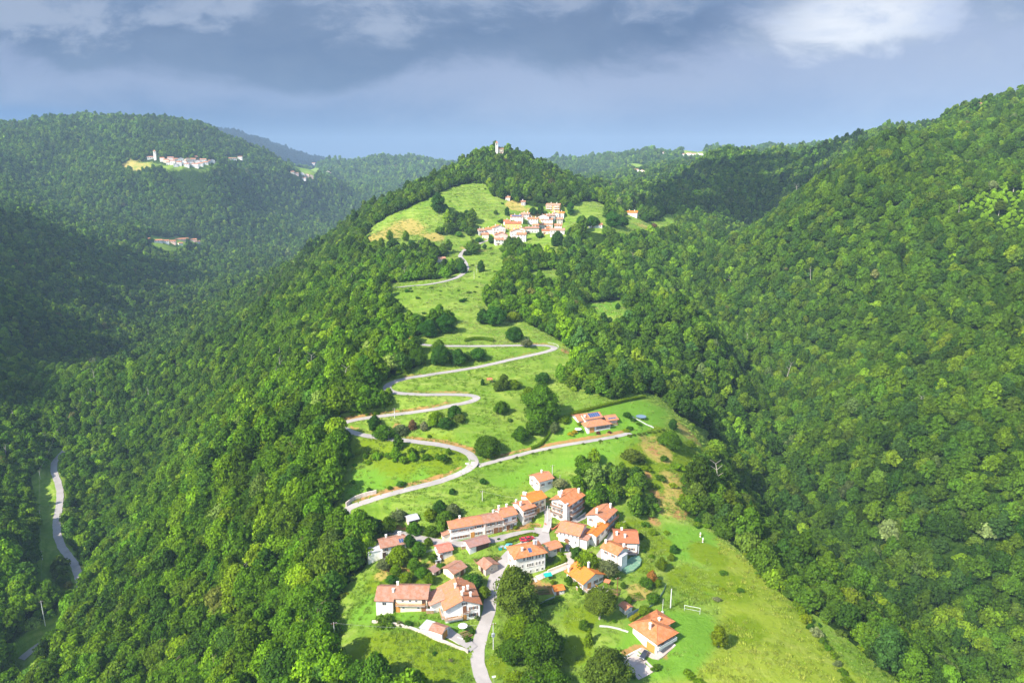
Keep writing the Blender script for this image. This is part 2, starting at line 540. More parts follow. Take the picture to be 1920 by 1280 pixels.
def np_mesh(name, V, F, mats=None, smooth_=False):
    """fast mesh from numpy arrays; all faces have the same number of corners"""
    me = bpy.data.meshes.new(name)
    n, k = F.shape
    me.vertices.add(len(V))
    me.vertices.foreach_set('co', np.ascontiguousarray(V, np.float32).ravel())
    me.loops.add(n * k)
    me.polygons.add(n)
    me.loops.foreach_set('vertex_index', np.ascontiguousarray(F, np.int32).ravel())
    me.polygons.foreach_set('loop_start', np.arange(0, n * k, k, dtype=np.int32))
    me.polygons.foreach_set('loop_total', np.full(n, k, np.int32))
    if smooth_:
        me.polygons.foreach_set('use_smooth', np.ones(n, bool))
    for m in (mats or []):
        me.materials.append(m)
    me.update(calc_edges=True)
    me.validate()
    return me


def obj(name, data, parent=None, loc=None, rotz=None):
    o = bpy.data.objects.new(name, data)
    COL.objects.link(o)
    if parent is not None:
        o.parent = parent
    if loc is not None:
        o.location = loc
    if rotz is not None:
        o.rotation_euler = (0, 0, rotz)
    return o


def tag(o, label=None, cat=None, group=None, kind=None):
    if label:
        o["label"] = label
    if cat:
        o["category"] = cat
    if group:
        o["group"] = group
    if kind:
        o["kind"] = kind
    return o


def thing(name, label, cat, loc, rotz=0.0, group=None):
    return tag(obj(name, None, None, loc, rotz), label, cat, group)


class MB:
    """collects boxes, bars and polygons into one mesh"""
    def __init__(self):
        self.v, self.f, self.m = [], [], []

    def poly(self, pts, m=0):
        k = len(self.v)
        self.v += [tuple(p) for p in pts]
        self.f.append(tuple(range(k, k + len(pts))))
        self.m.append(m)
        return self

    def box(self, x0, y0, z0, x1, y1, z1, m=0):
        k = len(self.v)
        self.v += [(x0, y0, z0), (x1, y0, z0), (x1, y1, z0), (x0, y1, z0), (x0, y0, z1), (x1, y0, z1), (x1, y1, z1), (x0, y1, z1)]
        for q in ((3, 2, 1, 0), (4, 5, 6, 7), (0, 1, 5, 4), (1, 2, 6, 5), (2, 3, 7, 6), (3, 0, 4, 7)):
            self.f.append(tuple(k + i for i in q))
            self.m.append(m)
        return self

    def bar(self, a, b, r0, r1=None, n=6, m=0):
        a, b = Vector(a), Vector(b)
        r1 = r0 if r1 is None else r1
        d = (b - a).normalized()
        u = d.orthogonal().normalized()
        w_ = d.cross(u)
        k = len(self.v)
        for p, r in ((a, r0), (b, r1)):
            for i in range(n):
                t = 2 * math.pi * i / n
                self.v.append(tuple(p + (u * math.cos(t) + w_ * math.sin(t)) * r))
        for i in range(n):
            j = (i + 1) % n
            self.f.append((k + i, k + j, k + n + j, k + n + i))
            self.m.append(m)
        self.f.append(tuple(k + n + i for i in range(n)))
        self.m.append(m)
        self.f.append(tuple(k + i for i in reversed(range(n))))
        self.m.append(m)
        return self

    def mesh(self, name, mats):
        return mesh_from(name, self.v, self.f, mats if isinstance(mats, (list, tuple)) else [mats], self.m)

    def build(self, name, mats, parent=None, loc=None, rotz=None):
        return obj(name, self.mesh(name, mats), parent, loc, rotz)


# ------------------------------------------------------------------ materials
MATS = {}


def mat(name, base, rough=0.85, var=0.12, scale=3.0, bump=0.0, bscale=20.0, spec=0.2, metallic=0.0, second=None, sec_scale=0.6, coord='Object'):
    """plain surface with soft stains of a second colour and fine grain"""
    if name in MATS:
        return MATS[name]
    m = bpy.data.materials.new(name)
    m.use_nodes = True
    t = NT(m.node_tree)
    co = t.n('ShaderNodeTexCoord').outputs[coord]
    n = t.noise(co, scale, 5.0, 0.6)
    dark = tuple(c * (1 - var) for c in base)
    lite = tuple(min(1, c * (1 + var)) for c in base)
    c = t.mix(n, dark, lite)
    if second:
        n3 = t.noise(co, sec_scale, 4.0, 0.6)
        c = t.mix(t.sstep(n3, 0.46, 0.66), c, second)
    b = t.n('ShaderNodeBsdfPrincipled', i={'Base Color': c, 'Roughness': rough, 'Specular IOR Level': spec, 'Metallic': metallic})
    if bump:
        n2 = t.noise(co, bscale, 4.0)
        bp = t.n('ShaderNodeBump', i={'Strength': bump, 'Distance': 0.1, 'Height': n2})
        t.t.links.new(bp.outputs[0], b.inputs['Normal'])
    t.n('ShaderNodeOutputMaterial', i={0: b.outputs[0]})
    MATS[name] = m
    return m


def roof_mat(name, c0, c1, c2, patch=0.5):
    """weathered pantiles: courses in relief, single tiles and blotches of other colours"""
    if name in MATS:
        return MATS[name]
    m = bpy.data.materials.new(name)
    m.use_nodes = True
    t = NT(m.node_tree)
    co = t.n('ShaderNodeTexCoord').outputs['UV']
    big = t.noise(co, 0.55, 5.0, 0.65)
    fine = t.noise(co, 6.0, 3.0, 0.6)
    br = t.n('ShaderNodeTexBrick', offset=0.5, i={'Vector': co, 'Color1': (0.25, 0.25, 0.25, 1), 'Color2': (0.85, 0.85, 0.85, 1), 'Mortar': (0.1, 0.1, 0.1, 1),
              'Scale': 1.0, 'Mortar Size': 0.03, 'Brick Width': 0.26, 'Row Height': 0.42})
    tone = t.math('MULTIPLY_ADD', br.outputs[0], 0.5, t.math('MULTIPLY', fine, 0.5))
    c = t.mix(t.sstep(tone, 0.2, 0.8), c0, c1)
    c = t.mix(t.math('MULTIPLY', t.sstep(big, 0.40, 0.62), patch + 0.2), c, c2)
    moss = t.noise(co, 0.9, 7.0, 0.72)
    c = t.mix(t.math('MULTIPLY', t.sstep(moss, 0.50, 0.70), 0.65), c, (0.20, 0.13, 0.09))
    c = t.mix(t.math('MULTIPLY', t.sstep(moss, 0.44, 0.26), 0.40), c, (0.66, 0.46, 0.36))
    wv = t.n('ShaderNodeTexWave', wave_type='BANDS', bands_direction='X', wave_profile='SIN', i={'Vector': co, 'Scale': 1.2})
    hgt = t.math('ADD', wv.outputs[1], t.math('MULTIPLY', br.outputs[0], 0.6))
    bp = t.n('ShaderNodeBump', i={'Strength': 0.7, 'Distance': 0.08, 'Height': hgt})
    b = t.n('ShaderNodeBsdfPrincipled', i={'Base Color': c, 'Roughness': 0.9, 'Specular IOR Level': 0.15, 'Normal': bp.outputs[0]})
    t.n('ShaderNodeOutputMaterial', i={0: b.outputs[0]})
    MATS[name] = m
    return m


R_ORANGE = roof_mat('roof_orange', (0.47, 0.145, 0.045), (0.64, 0.225, 0.075), (0.60, 0.27, 0.14), 0.4)
R_BRIGHT = roof_mat('roof_bright', (0.62, 0.17, 0.02), (0.75, 0.25, 0.04), (0.58, 0.22, 0.06), 0.3)
R_SALMON = roof_mat('roof_salmon', (0.42, 0.165, 0.090), (0.60, 0.285, 0.180), (0.58, 0.21, 0.07), 0.6)
R_PINK = roof_mat('roof_pink', (0.46, 0.22, 0.15), (0.58, 0.32, 0.24), (0.50, 0.21, 0.10), 0.6)
R_BROWN = roof_mat('roof_brown', (0.34, 0.14, 0.08), (0.46, 0.22, 0.13), (0.40, 0.25, 0.19), 0.6)
R_RUST = roof_mat('roof_rust', (0.42, 0.13, 0.06), (0.52, 0.18, 0.08), (0.40, 0.14, 0.07), 0.4)
R_PURPLE = roof_mat('roof_purple', (0.30, 0.17, 0.15), (0.40, 0.25, 0.22), (0.38, 0.17, 0.11), 0.5)
R_CHECK = roof_mat('roof_check', (0.50, 0.10, 0.06), (0.72, 0.36, 0.26), (0.55, 0.17, 0.11), 0.3)
ROOFS = dict(o=R_ORANGE, b=R_BRIGHT, s=R_SALMON, p=R_PINK, n=R_BROWN, r=R_RUST, u=R_PURPLE, c=R_CHECK)
W_WHITE = mat('plaster_white', (0.80, 0.76, 0.70), 0.9, 0.07, 2.0, second=(0.68, 0.62, 0.54), sec_scale=0.45)
W_CREAM = mat('plaster_cream', (0.80, 0.68, 0.50), 0.9, 0.06, 2.0, second=(0.72, 0.60, 0.45), sec_scale=0.4)
W_PINK = mat('plaster_pink', (0.70, 0.50, 0.42), 0.9, 0.07, 2.0, second=(0.62, 0.42, 0.34), sec_scale=0.4)
W_ORANGE = mat('plaster_orange', (0.78, 0.45, 0.16), 0.9, 0.07, 2.0)
W_STONE = mat('stone_wall', (0.50, 0.42, 0.36), 0.95, 0.35, 2.2, bump=0.6, bscale=4.0, second=(0.62, 0.54, 0.46), sec_scale=1.2)
W_GREY = mat('plaster_grey', (0.50, 0.48, 0.46), 0.9, 0.1, 2.0)
WALLS = dict(w=W_WHITE, c=W_CREAM, p=W_PINK, o=W_ORANGE, s=W_STONE, g=W_GREY)
WOOD = mat('brown_wood', (0.23, 0.10, 0.045), 0.7, 0.3, 6.0)
WOOD_O = mat('orange_wood', (0.55, 0.25, 0.06), 0.65, 0.15, 5.0)
WOOD_D = mat('dark_wood', (0.08, 0.045, 0.03), 0.8, 0.3, 6.0)
GLASS = mat('window_glass', (0.03, 0.035, 0.045), 0.12, 0.1, 1.0, spec=0.6)
SOLAR = mat('solar_cells', (0.06, 0.09, 0.20), 0.15, 0.15, 1.5, spec=0.6)
METAL = mat('grey_metal', (0.42, 0.44, 0.46), 0.45, 0.1, 2.0, metallic=0.3)
SHEET = mat('grey_sheet_roof', (0.46, 0.45, 0.46), 0.7, 0.12, 1.5, second=(0.38, 0.36, 0.36))
CONC = mat('concrete', (0.52, 0.50, 0.47), 0.95, 0.12, 1.5, bump=0.2, second=(0.40, 0.38, 0.35))
PALE = mat('pale_pole', (0.62, 0.60, 0.56), 0.8, 0.08, 1.0)
BARK = mat('bark', (0.16, 0.115, 0.075), 0.95, 0.4, 3.0, bump=0.5, bscale=6.0)
BARK_L = mat('pale_bark', (0.36, 0.32, 0.26), 0.95, 0.3, 3.0)
ASPHALT = mat('pale_asphalt', (0.365, 0.328, 0.305), 0.95, 0.20, 0.5, bump=0.15, bscale=8.0, second=(0.300, 0.270, 0.250), sec_scale=0.10)
GRAVEL = mat('gravel', (0.46, 0.39, 0.35), 0.95, 0.2, 2.0, bump=0.3, bscale=8.0, second=(0.40, 0.32, 0.27), sec_scale=0.2)
GRAVEL_B = mat('brick_paving', (0.46, 0.34, 0.28), 0.95, 0.2, 2.0, bump=0.3, bscale=8.0)
WHITE = mat('white_paint', (0.80, 0.80, 0.79), 0.5, 0.04)
NETG = mat('green_net', (0.13, 0.25, 0.16), 0.8, 0.25, 1.0, second=(0.24, 0.33, 0.20))
TEAL = mat('teal_canvas', (0.02, 0.36, 0.30), 0.7, 0.1)
TARP = mat('blue_grey_tarp', (0.15, 0.22, 0.28), 0.7, 0.15)
RUBBER = mat('rubber', (0.02, 0.02, 0.02), 0.8, 0.1)
REDTILE = mat('terracotta', (0.55, 0.17, 0.08), 0.9, 0.2, 3.0)


# the ground: grass, dry grass, bare earth and forest floor, told apart by what grows there
def ground_material():
    m = bpy.data.materials.new('ground')
    m.use_nodes = True
    t = NT(m.node_tree)
    at = lambda nm: t.n('ShaderNodeAttribute', attribute_name=nm).outputs['Fac']
    co = t.n('ShaderNodeTexCoord').outputs['Object']
    nb = t.noise(co, 0.016, 5.0, 0.6)
    nm_ = t.noise(co, 0.075, 8.0, 0.68, 0.8)
    nf = t.noise(co, 0.50, 8.0, 0.74)
    nt = t.noise(co, 0.23, 6.0, 0.7, 1.5)
    st = t.n('ShaderNodeMapping', i={0: co, 2: (0, 0, 0.5), 3: (0.045, 0.40, 0.2)}).outputs[0]
    ns = t.noise(st, 1.0, 6.0, 0.65)
    hw = t.n('ShaderNodeTexWave', wave_type='BANDS', bands_direction='Z', i={'Vector': co, 'Scale': 0.10, 'Distortion': 7.0, 'Detail': 3.0, 'Detail Scale': 0.4}).outputs[1]
    lush = t.mix(nt, (0.095, 0.225, 0.018), (0.165, 0.300, 0.030))
    mead = t.mix(t.sstep(nm_, 0.34, 0.64), (0.130, 0.232, 0.022), (0.232, 0.310, 0.046))
    mead = t.mix(t.math('MULTIPLY', t.sstep(ns, 0.48, 0.70), 0.45), mead, (0.330, 0.345, 0.110))
    mead = t.mix(t.math('MULTIPLY', t.sstep(nb, 0.46, 0.64), 0.6), mead, (0.105, 0.205, 0.016))
    mead = t.mix(t.math('MULTIPLY', t.sstep(hw, 0.5, 0.9), 0.45), mead, (0.100, 0.180, 0.016))
    hayc = t.mix(nm_, (0.185, 0.245, 0.014), (0.300, 0.325, 0.030))
    hayc = t.mix(t.math('MULTIPLY', t.sstep(ns, 0.45, 0.70), 0.5), hayc, (0.340, 0.340, 0.080))
    mead = t.mix(t.math('MULTIPLY', at('hay'), 0.62), mead, hayc)
    g = t.mix(at('lush'), mead, lush)
    g = t.mix(t.sstep(t.math('ADD', at('rank'), t.math('MULTIPLY', t.math('SUBTRACT', nm_, 0.5), 1.1)), 0.35, 0.65), g,
              t.mix(nf, (0.075, 0.150, 0.006), (0.210, 0.265, 0.014)))
    g = t.mix(t.math('MULTIPLY', t.sstep(nf, 0.52, 0.70), 0.38), g, (0.090, 0.180, 0.010))
    g = t.mix(t.math('MULTIPLY', t.sstep(nt, 0.44, 0.28), 0.35), g, (0.300, 0.330, 0.090))
    floor_ = t.mix(t.sstep(nf, 0.35, 0.65), (0.008, 0.022, 0.003), (0.034, 0.066, 0.008))
    gm = t.sstep(t.math('ADD', at('grass'), t.math('MULTIPLY', t.math('SUBTRACT', nm_, 0.5), 0.5)), 0.35, 0.6)
    c = t.mix(gm, floor_, g)
    br_ = t.math('ADD', t.math('MULTIPLY', t.math('SUBTRACT', nm_, 0.5), 1.4), t.math('MULTIPLY', t.math('SUBTRACT', nf, 0.5), 1.2))
    dry = t.mix(nf, (0.330, 0.240, 0.050), (0.470, 0.340, 0.120))
    c = t.mix(t.math('MULTIPLY', t.sstep(t.math('ADD', at('dry'), br_), 0.45, 0.95), 0.8), c, dry)
    earth = t.mix(nf, (0.260, 0.130, 0.045), (0.460, 0.250, 0.105))
    em = t.math('MULTIPLY', t.sstep(t.math('ADD', at('earth'), br_), 0.5, 0.95), 0.9)
    c = t.mix(em, c, earth)
    rock = t.mix(nf, (0.22, 0.19, 0.17), (0.45, 0.40, 0.37))
    c = t.mix(t.sstep(t.math('ADD', at('rock'), t.math('MULTIPLY', t.math('SUBTRACT', nf, 0.5), 0.8)), 0.4, 0.6), c, rock)
    hgt = t.math('ADD', t.math('MULTIPLY', nf, 0.6), t.math('MULTIPLY', nm_, 1.4))
    bp = t.n('ShaderNodeBump', i={'Strength': 0.9, 'Distance': 1.0, 'Height': hgt})
    b = t.n('ShaderNodeBsdfPrincipled', i={'Base Color': c, 'Roughness': 0.95, 'Specular IOR Level': 0.0, 'Normal': bp.outputs[0]})
    t.n('ShaderNodeOutputMaterial', i={0: b.outputs[0]})
    return m


def foliage_material(name, rough=0.55):
    m = bpy.data.materials.new(name)
    m.use_nodes = True
    t = NT(m.node_tree)
    tint = t.n('ShaderNodeAttribute', attribute_name='tint', attribute_type='INSTANCER').outputs['Color']
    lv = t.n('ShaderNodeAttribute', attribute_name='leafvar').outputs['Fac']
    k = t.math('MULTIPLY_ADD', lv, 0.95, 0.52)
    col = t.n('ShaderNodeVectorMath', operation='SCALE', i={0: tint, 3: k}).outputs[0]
    d = t.n('ShaderNodeBsdfPrincipled', i={'Base Color': col, 'Roughness': rough, 'Specular IOR Level': 0.03})
    warm = t.mix(1.0, col, (1.25, 1.15, 0.5), 'MULTIPLY')
    tr = t.n('ShaderNodeBsdfTranslucent', i={0: warm})
    mx = t.n('ShaderNodeMixShader', i={0: 0.34, 1: d.outputs[0], 2: tr.outputs[0]})
    t.n('ShaderNodeOutputMaterial', i={0: mx.outputs[0]})
    return m


FOLIAGE = foliage_material('foliage')
GROUND = ground_material()

# ------------------------------------------------------------------ the ground as one sheet
ang_f = np.radians(np.arange(-50, 50.01, 0.2))
ang_c = np.radians(np.arange(55, 306, 5.0))
A = np.concatenate([ang_f, ang_c])
R = np.concatenate([[1.0, 25, 50, 75, 100], 112 * 1.0036 ** np.arange(0, 665)])
while R[-1] < 7000:
    R = np.append(R, R[-1] * 1.011)
aa, rr = np.meshgrid(A, R)
TX, TY = (rr * np.sin(aa)).ravel(), (rr * np.cos(aa)).ravel()
TZ, TD, TCUT = ground_h(TX, TY, True)
na, nr = len(A), len(R)
i0 = (np.arange(nr - 1)[:, None] * na + np.arange(na)[None, :])
i1 = (np.arange(nr - 1)[:, None] * na + ((np.arange(na) + 1) % na)[None, :])
TF = np.stack([i0, i1, i1 + na, i0 + na], -1).reshape(-1, 4)
TF = TF[:, ::-1]


def soft(polys, r=0.0):
    o = np.zeros(TX.shape, bool)
    for p in polys:
        o |= inside(p, TX, TY)
    return o.astype(np.float32)


def blob(spots):
    """soft round patches: picture position, radius in metres"""
    o = np.zeros(TX.shape, np.float32)
    for (u, v, r) in spots:
        p = hits([(u, v)], base_h)[0]
        d2 = ((TX - p[0]) ** 2 + (TY - p[1]) ** 2) / (r * r)
        o = np.maximum(o, np.exp(-d2 * 1.2).astype(np.float32))
    return o


def blur(a, it=2):
    g = a.reshape(nr, na)
    for _ in range(it):
        g = (g + np.roll(g, 1, 1) + np.roll(g, -1, 1)) / 3
        h_ = g.copy()
        h_[1:-1] = (g[:-2] + g[1:-1] + g[2:]) / 3
        g = h_
    return g.ravel().astype(np.float32)


m_grass = soft(CLEAR)
m_grass = np.maximum(m_grass, np.clip((7 - TD) / 4, 0, 1) * (TD < 7))
m_grass = blur(m_grass, 2)

LUSH = [gpoly(p) for p in [
    [(1240, 980), (1300, 985), (1350, 1000), (1345, 1045), (1290, 1055), (1245, 1040)],
    [(1160, 1205), (1180, 1160), (1240, 1140), (1340, 1150), (1345, 1210), (1300, 1270), (1230, 1280), (1130, 1275), (1080, 1240)],
    [(1075, 775), (1200, 748), (1260, 770), (1240, 815), (1190, 830), (1100, 835), (1000, 850), (1060, 800)],
    [(905, 900), (1010, 868), (1100, 845), (1180, 832), (1180, 855), (1080, 880), (1000, 885), (960, 920)],
    [(640, 1170), (700, 1100), (790, 1150), (880, 1170), (860, 1200), (760, 1175), (700, 1168)],
    [(1098, 570), (1165, 564), (1172, 586), (1140, 592), (1105, 584)],
    [(660, 880), (850, 870), (870, 885), (700, 925), (645, 935)],
]]
m_lush = blur(soft(LUSH), 4)
m_dry = np.clip(blob([(760, 428, 24), (720, 440, 20), (810, 445, 16), (690, 450, 12), (895, 470, 12), (880, 465, 10), (965, 385, 14), (1000, 405, 12), (1040, 475, 10),
                      (240, 307, 45), (262, 306, 45), (285, 308, 35), (1230, 840, 9), (1290, 812, 8), (1265, 905, 7), (1275, 940, 9), (1245, 950, 6), 
                      (745, 1065, 5), (770, 1050, 4), (815, 1060, 4), (720, 1075, 4), (840, 1050, 3.5), (1200, 1110, 5), (1210, 425, 14)]), 0, 1)
cut = np.clip((TCUT - 0.15) / 1.0, 0, 1) * np.clip((4.2 - TD) / 2.0, 0, 1) * (TD > 0.2) * (TX > -190)
m_earth = np.maximum(cut, blob([(730, 1068, 3), (760, 1072, 2.5), (1215, 890, 3), (1262, 800, 3), (1232, 930, 5), (1275, 965, 5), (1290, 945, 4), (1225, 975, 4), (1002, 1100, 5), (1030, 1105, 3.5),
                                (1060, 660, 4), (620, 935, 4), (745, 800, 4), (1050, 500, 6), (1225, 845, 3.5), (945, 1045, 2.5), (1010, 475, 12), (960, 1062, 2.5), (755, 1040, 2)]))
m_dry = m_dry * np.where(TY > 1400, 0.95, 1.7)
m_earth = 1.15 * m_earth * np.where(TY > 1400, 0, 1)
m_rank = np.clip(blob([(1330, 1040, 10), (1300, 1090, 12), (1370, 1100, 12), (1400, 1180, 9), (700, 1230, 14), (820, 1230, 14), (760, 850, 20), (700, 845, 14), (830, 850, 16), (1230, 880, 20), (1260, 830, 15),
                       (1200, 990, 9), (1235, 1020, 9), (1200, 1060, 6), (1090, 1160, 8), (1080, 1220, 7), (930, 1250, 6), (1290, 860, 16), (720, 1090, 9), (760, 1090, 9), (1850, 390, 30), (960, 520, 16), (930, 545, 14)]), 0, 1)
HAY = gpoly([(1335, 1000), (1430, 1075), (1530, 1180), (1600, 1260), (1700, 1320), (1690, 1400), (1150, 1400), (1230, 1290), (1320, 1240), (1350, 1180), (1345, 1060)])
m_hay = blur(soft([HAY]), 6)
m_rock = blob([(745, 352, 40), (765, 333, 34), (725, 362, 26)])
terr = np_mesh('terrain', np.stack([TX, TY, TZ], 1), TF, [GROUND], True)
for nm_, arr in (('grass', m_grass), ('lush', m_lush), ('dry', m_dry), ('earth', m_earth), ('rank', m_rank), ('rock', m_rock), ('hay', m_hay)):
    at_ = terr.attributes.new(nm_, 'FLOAT', 'POINT')
    at_.data.foreach_set('value', np.ascontiguousarray(arr, np.float32))
terrain = tag(obj('terrain', terr), kind='structure', label="green valley floor, spur and hillsides", cat="terrain")

# ------------------------------------------------------------------ roads
def ribbon(r, w_, lift):
    t = np.gradient(r[:, :2], axis=0)
    t /= np.linalg.norm(t, axis=1)[:, None] + 1e-9
    nrm = np.stack([-t[:, 1], t[:, 0]], 1)
    nc = 5
    q_ = np.arange(len(r)) * 0.6
    V = []
    for k in range(nc):
        s = (k / (nc - 1) - 0.5) * w_ * (1 + 0.05 * np.sin(q_ * 1.1 + k) + 0.04 * np.sin(q_ * 2.7 + 2 * k))
        p = r[:, :2] + nrm * s[:, None]
        zt = ground_h(p[:, 0], p[:, 1])
        z = np.maximum(r[:, 2], zt - 0.05) + lift
        V.append(np.stack([p[:, 0], p[:, 1], z], 1))
    V = np.stack(V, 1)
    n = len(r)
    F = []
    for i in range(n - 1):
        for k in range(nc - 1):
            a = i * nc + k
            F.append((a, a + nc, a + nc + 1, a + 1))
    return V.reshape(-1, 3), np.array(F)[:, ::-1]


for i, (nm, wd, mt, lb, r) in enumerate(ROAD_PTS):
    dist = float(np.hypot(r[:, 0], r[:, 1]).mean())
    V, F = ribbon(r, wd, (0.12 if dist < 500 else 0.25) + 0.006 * i)
    tag(obj(nm, np_mesh(nm, V, F, [ASPHALT if mt == 'asphalt' else GRAVEL], True)), lb, 'road', kind='structure')


# ------------------------------------------------------------------ buildings
KEEP_OUT = []
LOW_GROWTH = []     # slopes below far houses where only low scrub grows


def uv_mesh(me):
    """tile courses follow each slope: u along the eaves, v up the slope, in metres"""
    uv = me.uv_layers.new(name='UVMap')
    co = [v.co for v in me.vertices]
    Z = Vector((0, 0, 1))
    for p in me.polygons:
        n = p.normal
        u = Z.cross(n)
        u = u.normalized() if u.length > 1e-4 else Vector((1, 0, 0))
        v = n.cross(u)
        for li in p.loop_indices:
            c = co[me.loops[li].vertex_index]
            uv.data[li].uv = (c.dot(u), c.dot(v))
    return me


def slab(mb, pts, th):
    """a roof plane with thickness: top polygon pushed down by th"""
    k = len(mb.v)
    n = len(pts)
    mb.v += [tuple(p) for p in pts] + [(p[0], p[1], p[2] - th) for p in pts]
    mb.f.append(tuple(range(k, k + n)))
    mb.m.append(0)
    mb.f.append(tuple(reversed(range(k + n, k + 2 * n))))
    mb.m.append(1)
    for i in range(n):
        j = (i + 1) % n
        mb.f.append((k + i, k + n + i, k + n + j, k + j))
        mb.m.append(1)


WIN_CACHE = {}


def win_meshes(ww, wh):
    key = (round(ww, 2), round(wh, 2))
    if key not in WIN_CACHE:
        fr_ = MB()
        a, b = ww / 2, wh / 2
        fr_.box(-a - .1, -.07, -b - .1, a + .1, 0.02, -b).box(-a - .1, -.07, b, a + .1, 0.02, b + .1).box(-a - .1, -.07, -b, -a, 0.02, b).box(a, -.07, -b, a + .1, 0.02, b).box(-.03, -.06, -b, .03, 0.02, b)
        fr_.box(-a - .18, -.16, -b - .17, a + .18, 0.02, -b - .1)
        pn = MB().box(-a, -.025, -b, a, 0.015, b)
        sh = MB().box(0, -.09, -b, a * 0.95, -.04, b)
        WIN_CACHE[key] = (fr_.mesh('window', W_WHITE), pn.mesh('pane', GLASS), {m.name: sh.mesh('shutter', m) for m in (WOOD, WOOD_D)})
    return WIN_CACHE[key]


ROTS = {'f': 0.0, 'l': -math.pi / 2, 'r': math.pi / 2}


def face_pos(face, t, z, x0, y0, w_, d, out=0.0):
    if face == 'f':
        return (x0 + t, y0 - out, z)
    if face == 'l':
        return (x0 - out, y0 + d - t, z)
    return (x0 + w_ + out, y0 + t, z)


def add_window(root, face, t, z, vol, ww=0.95, wh=1.35, sh=WOOD, detail=True):
    fm, pm, sm = win_meshes(ww, wh)
    wobj = obj('window', fm, root, face_pos(face, t, z, *vol, out=0.01), ROTS[face])
    obj('pane', pm, wobj)
    if sh is not None and detail:
        for sx in (-1, 1):
            s_ = obj('shutter', sm[sh.name], wobj, (sx * (ww / 2 + 0.12) + (0 if sx > 0 else -ww / 2 * 0.95), 0, 0))


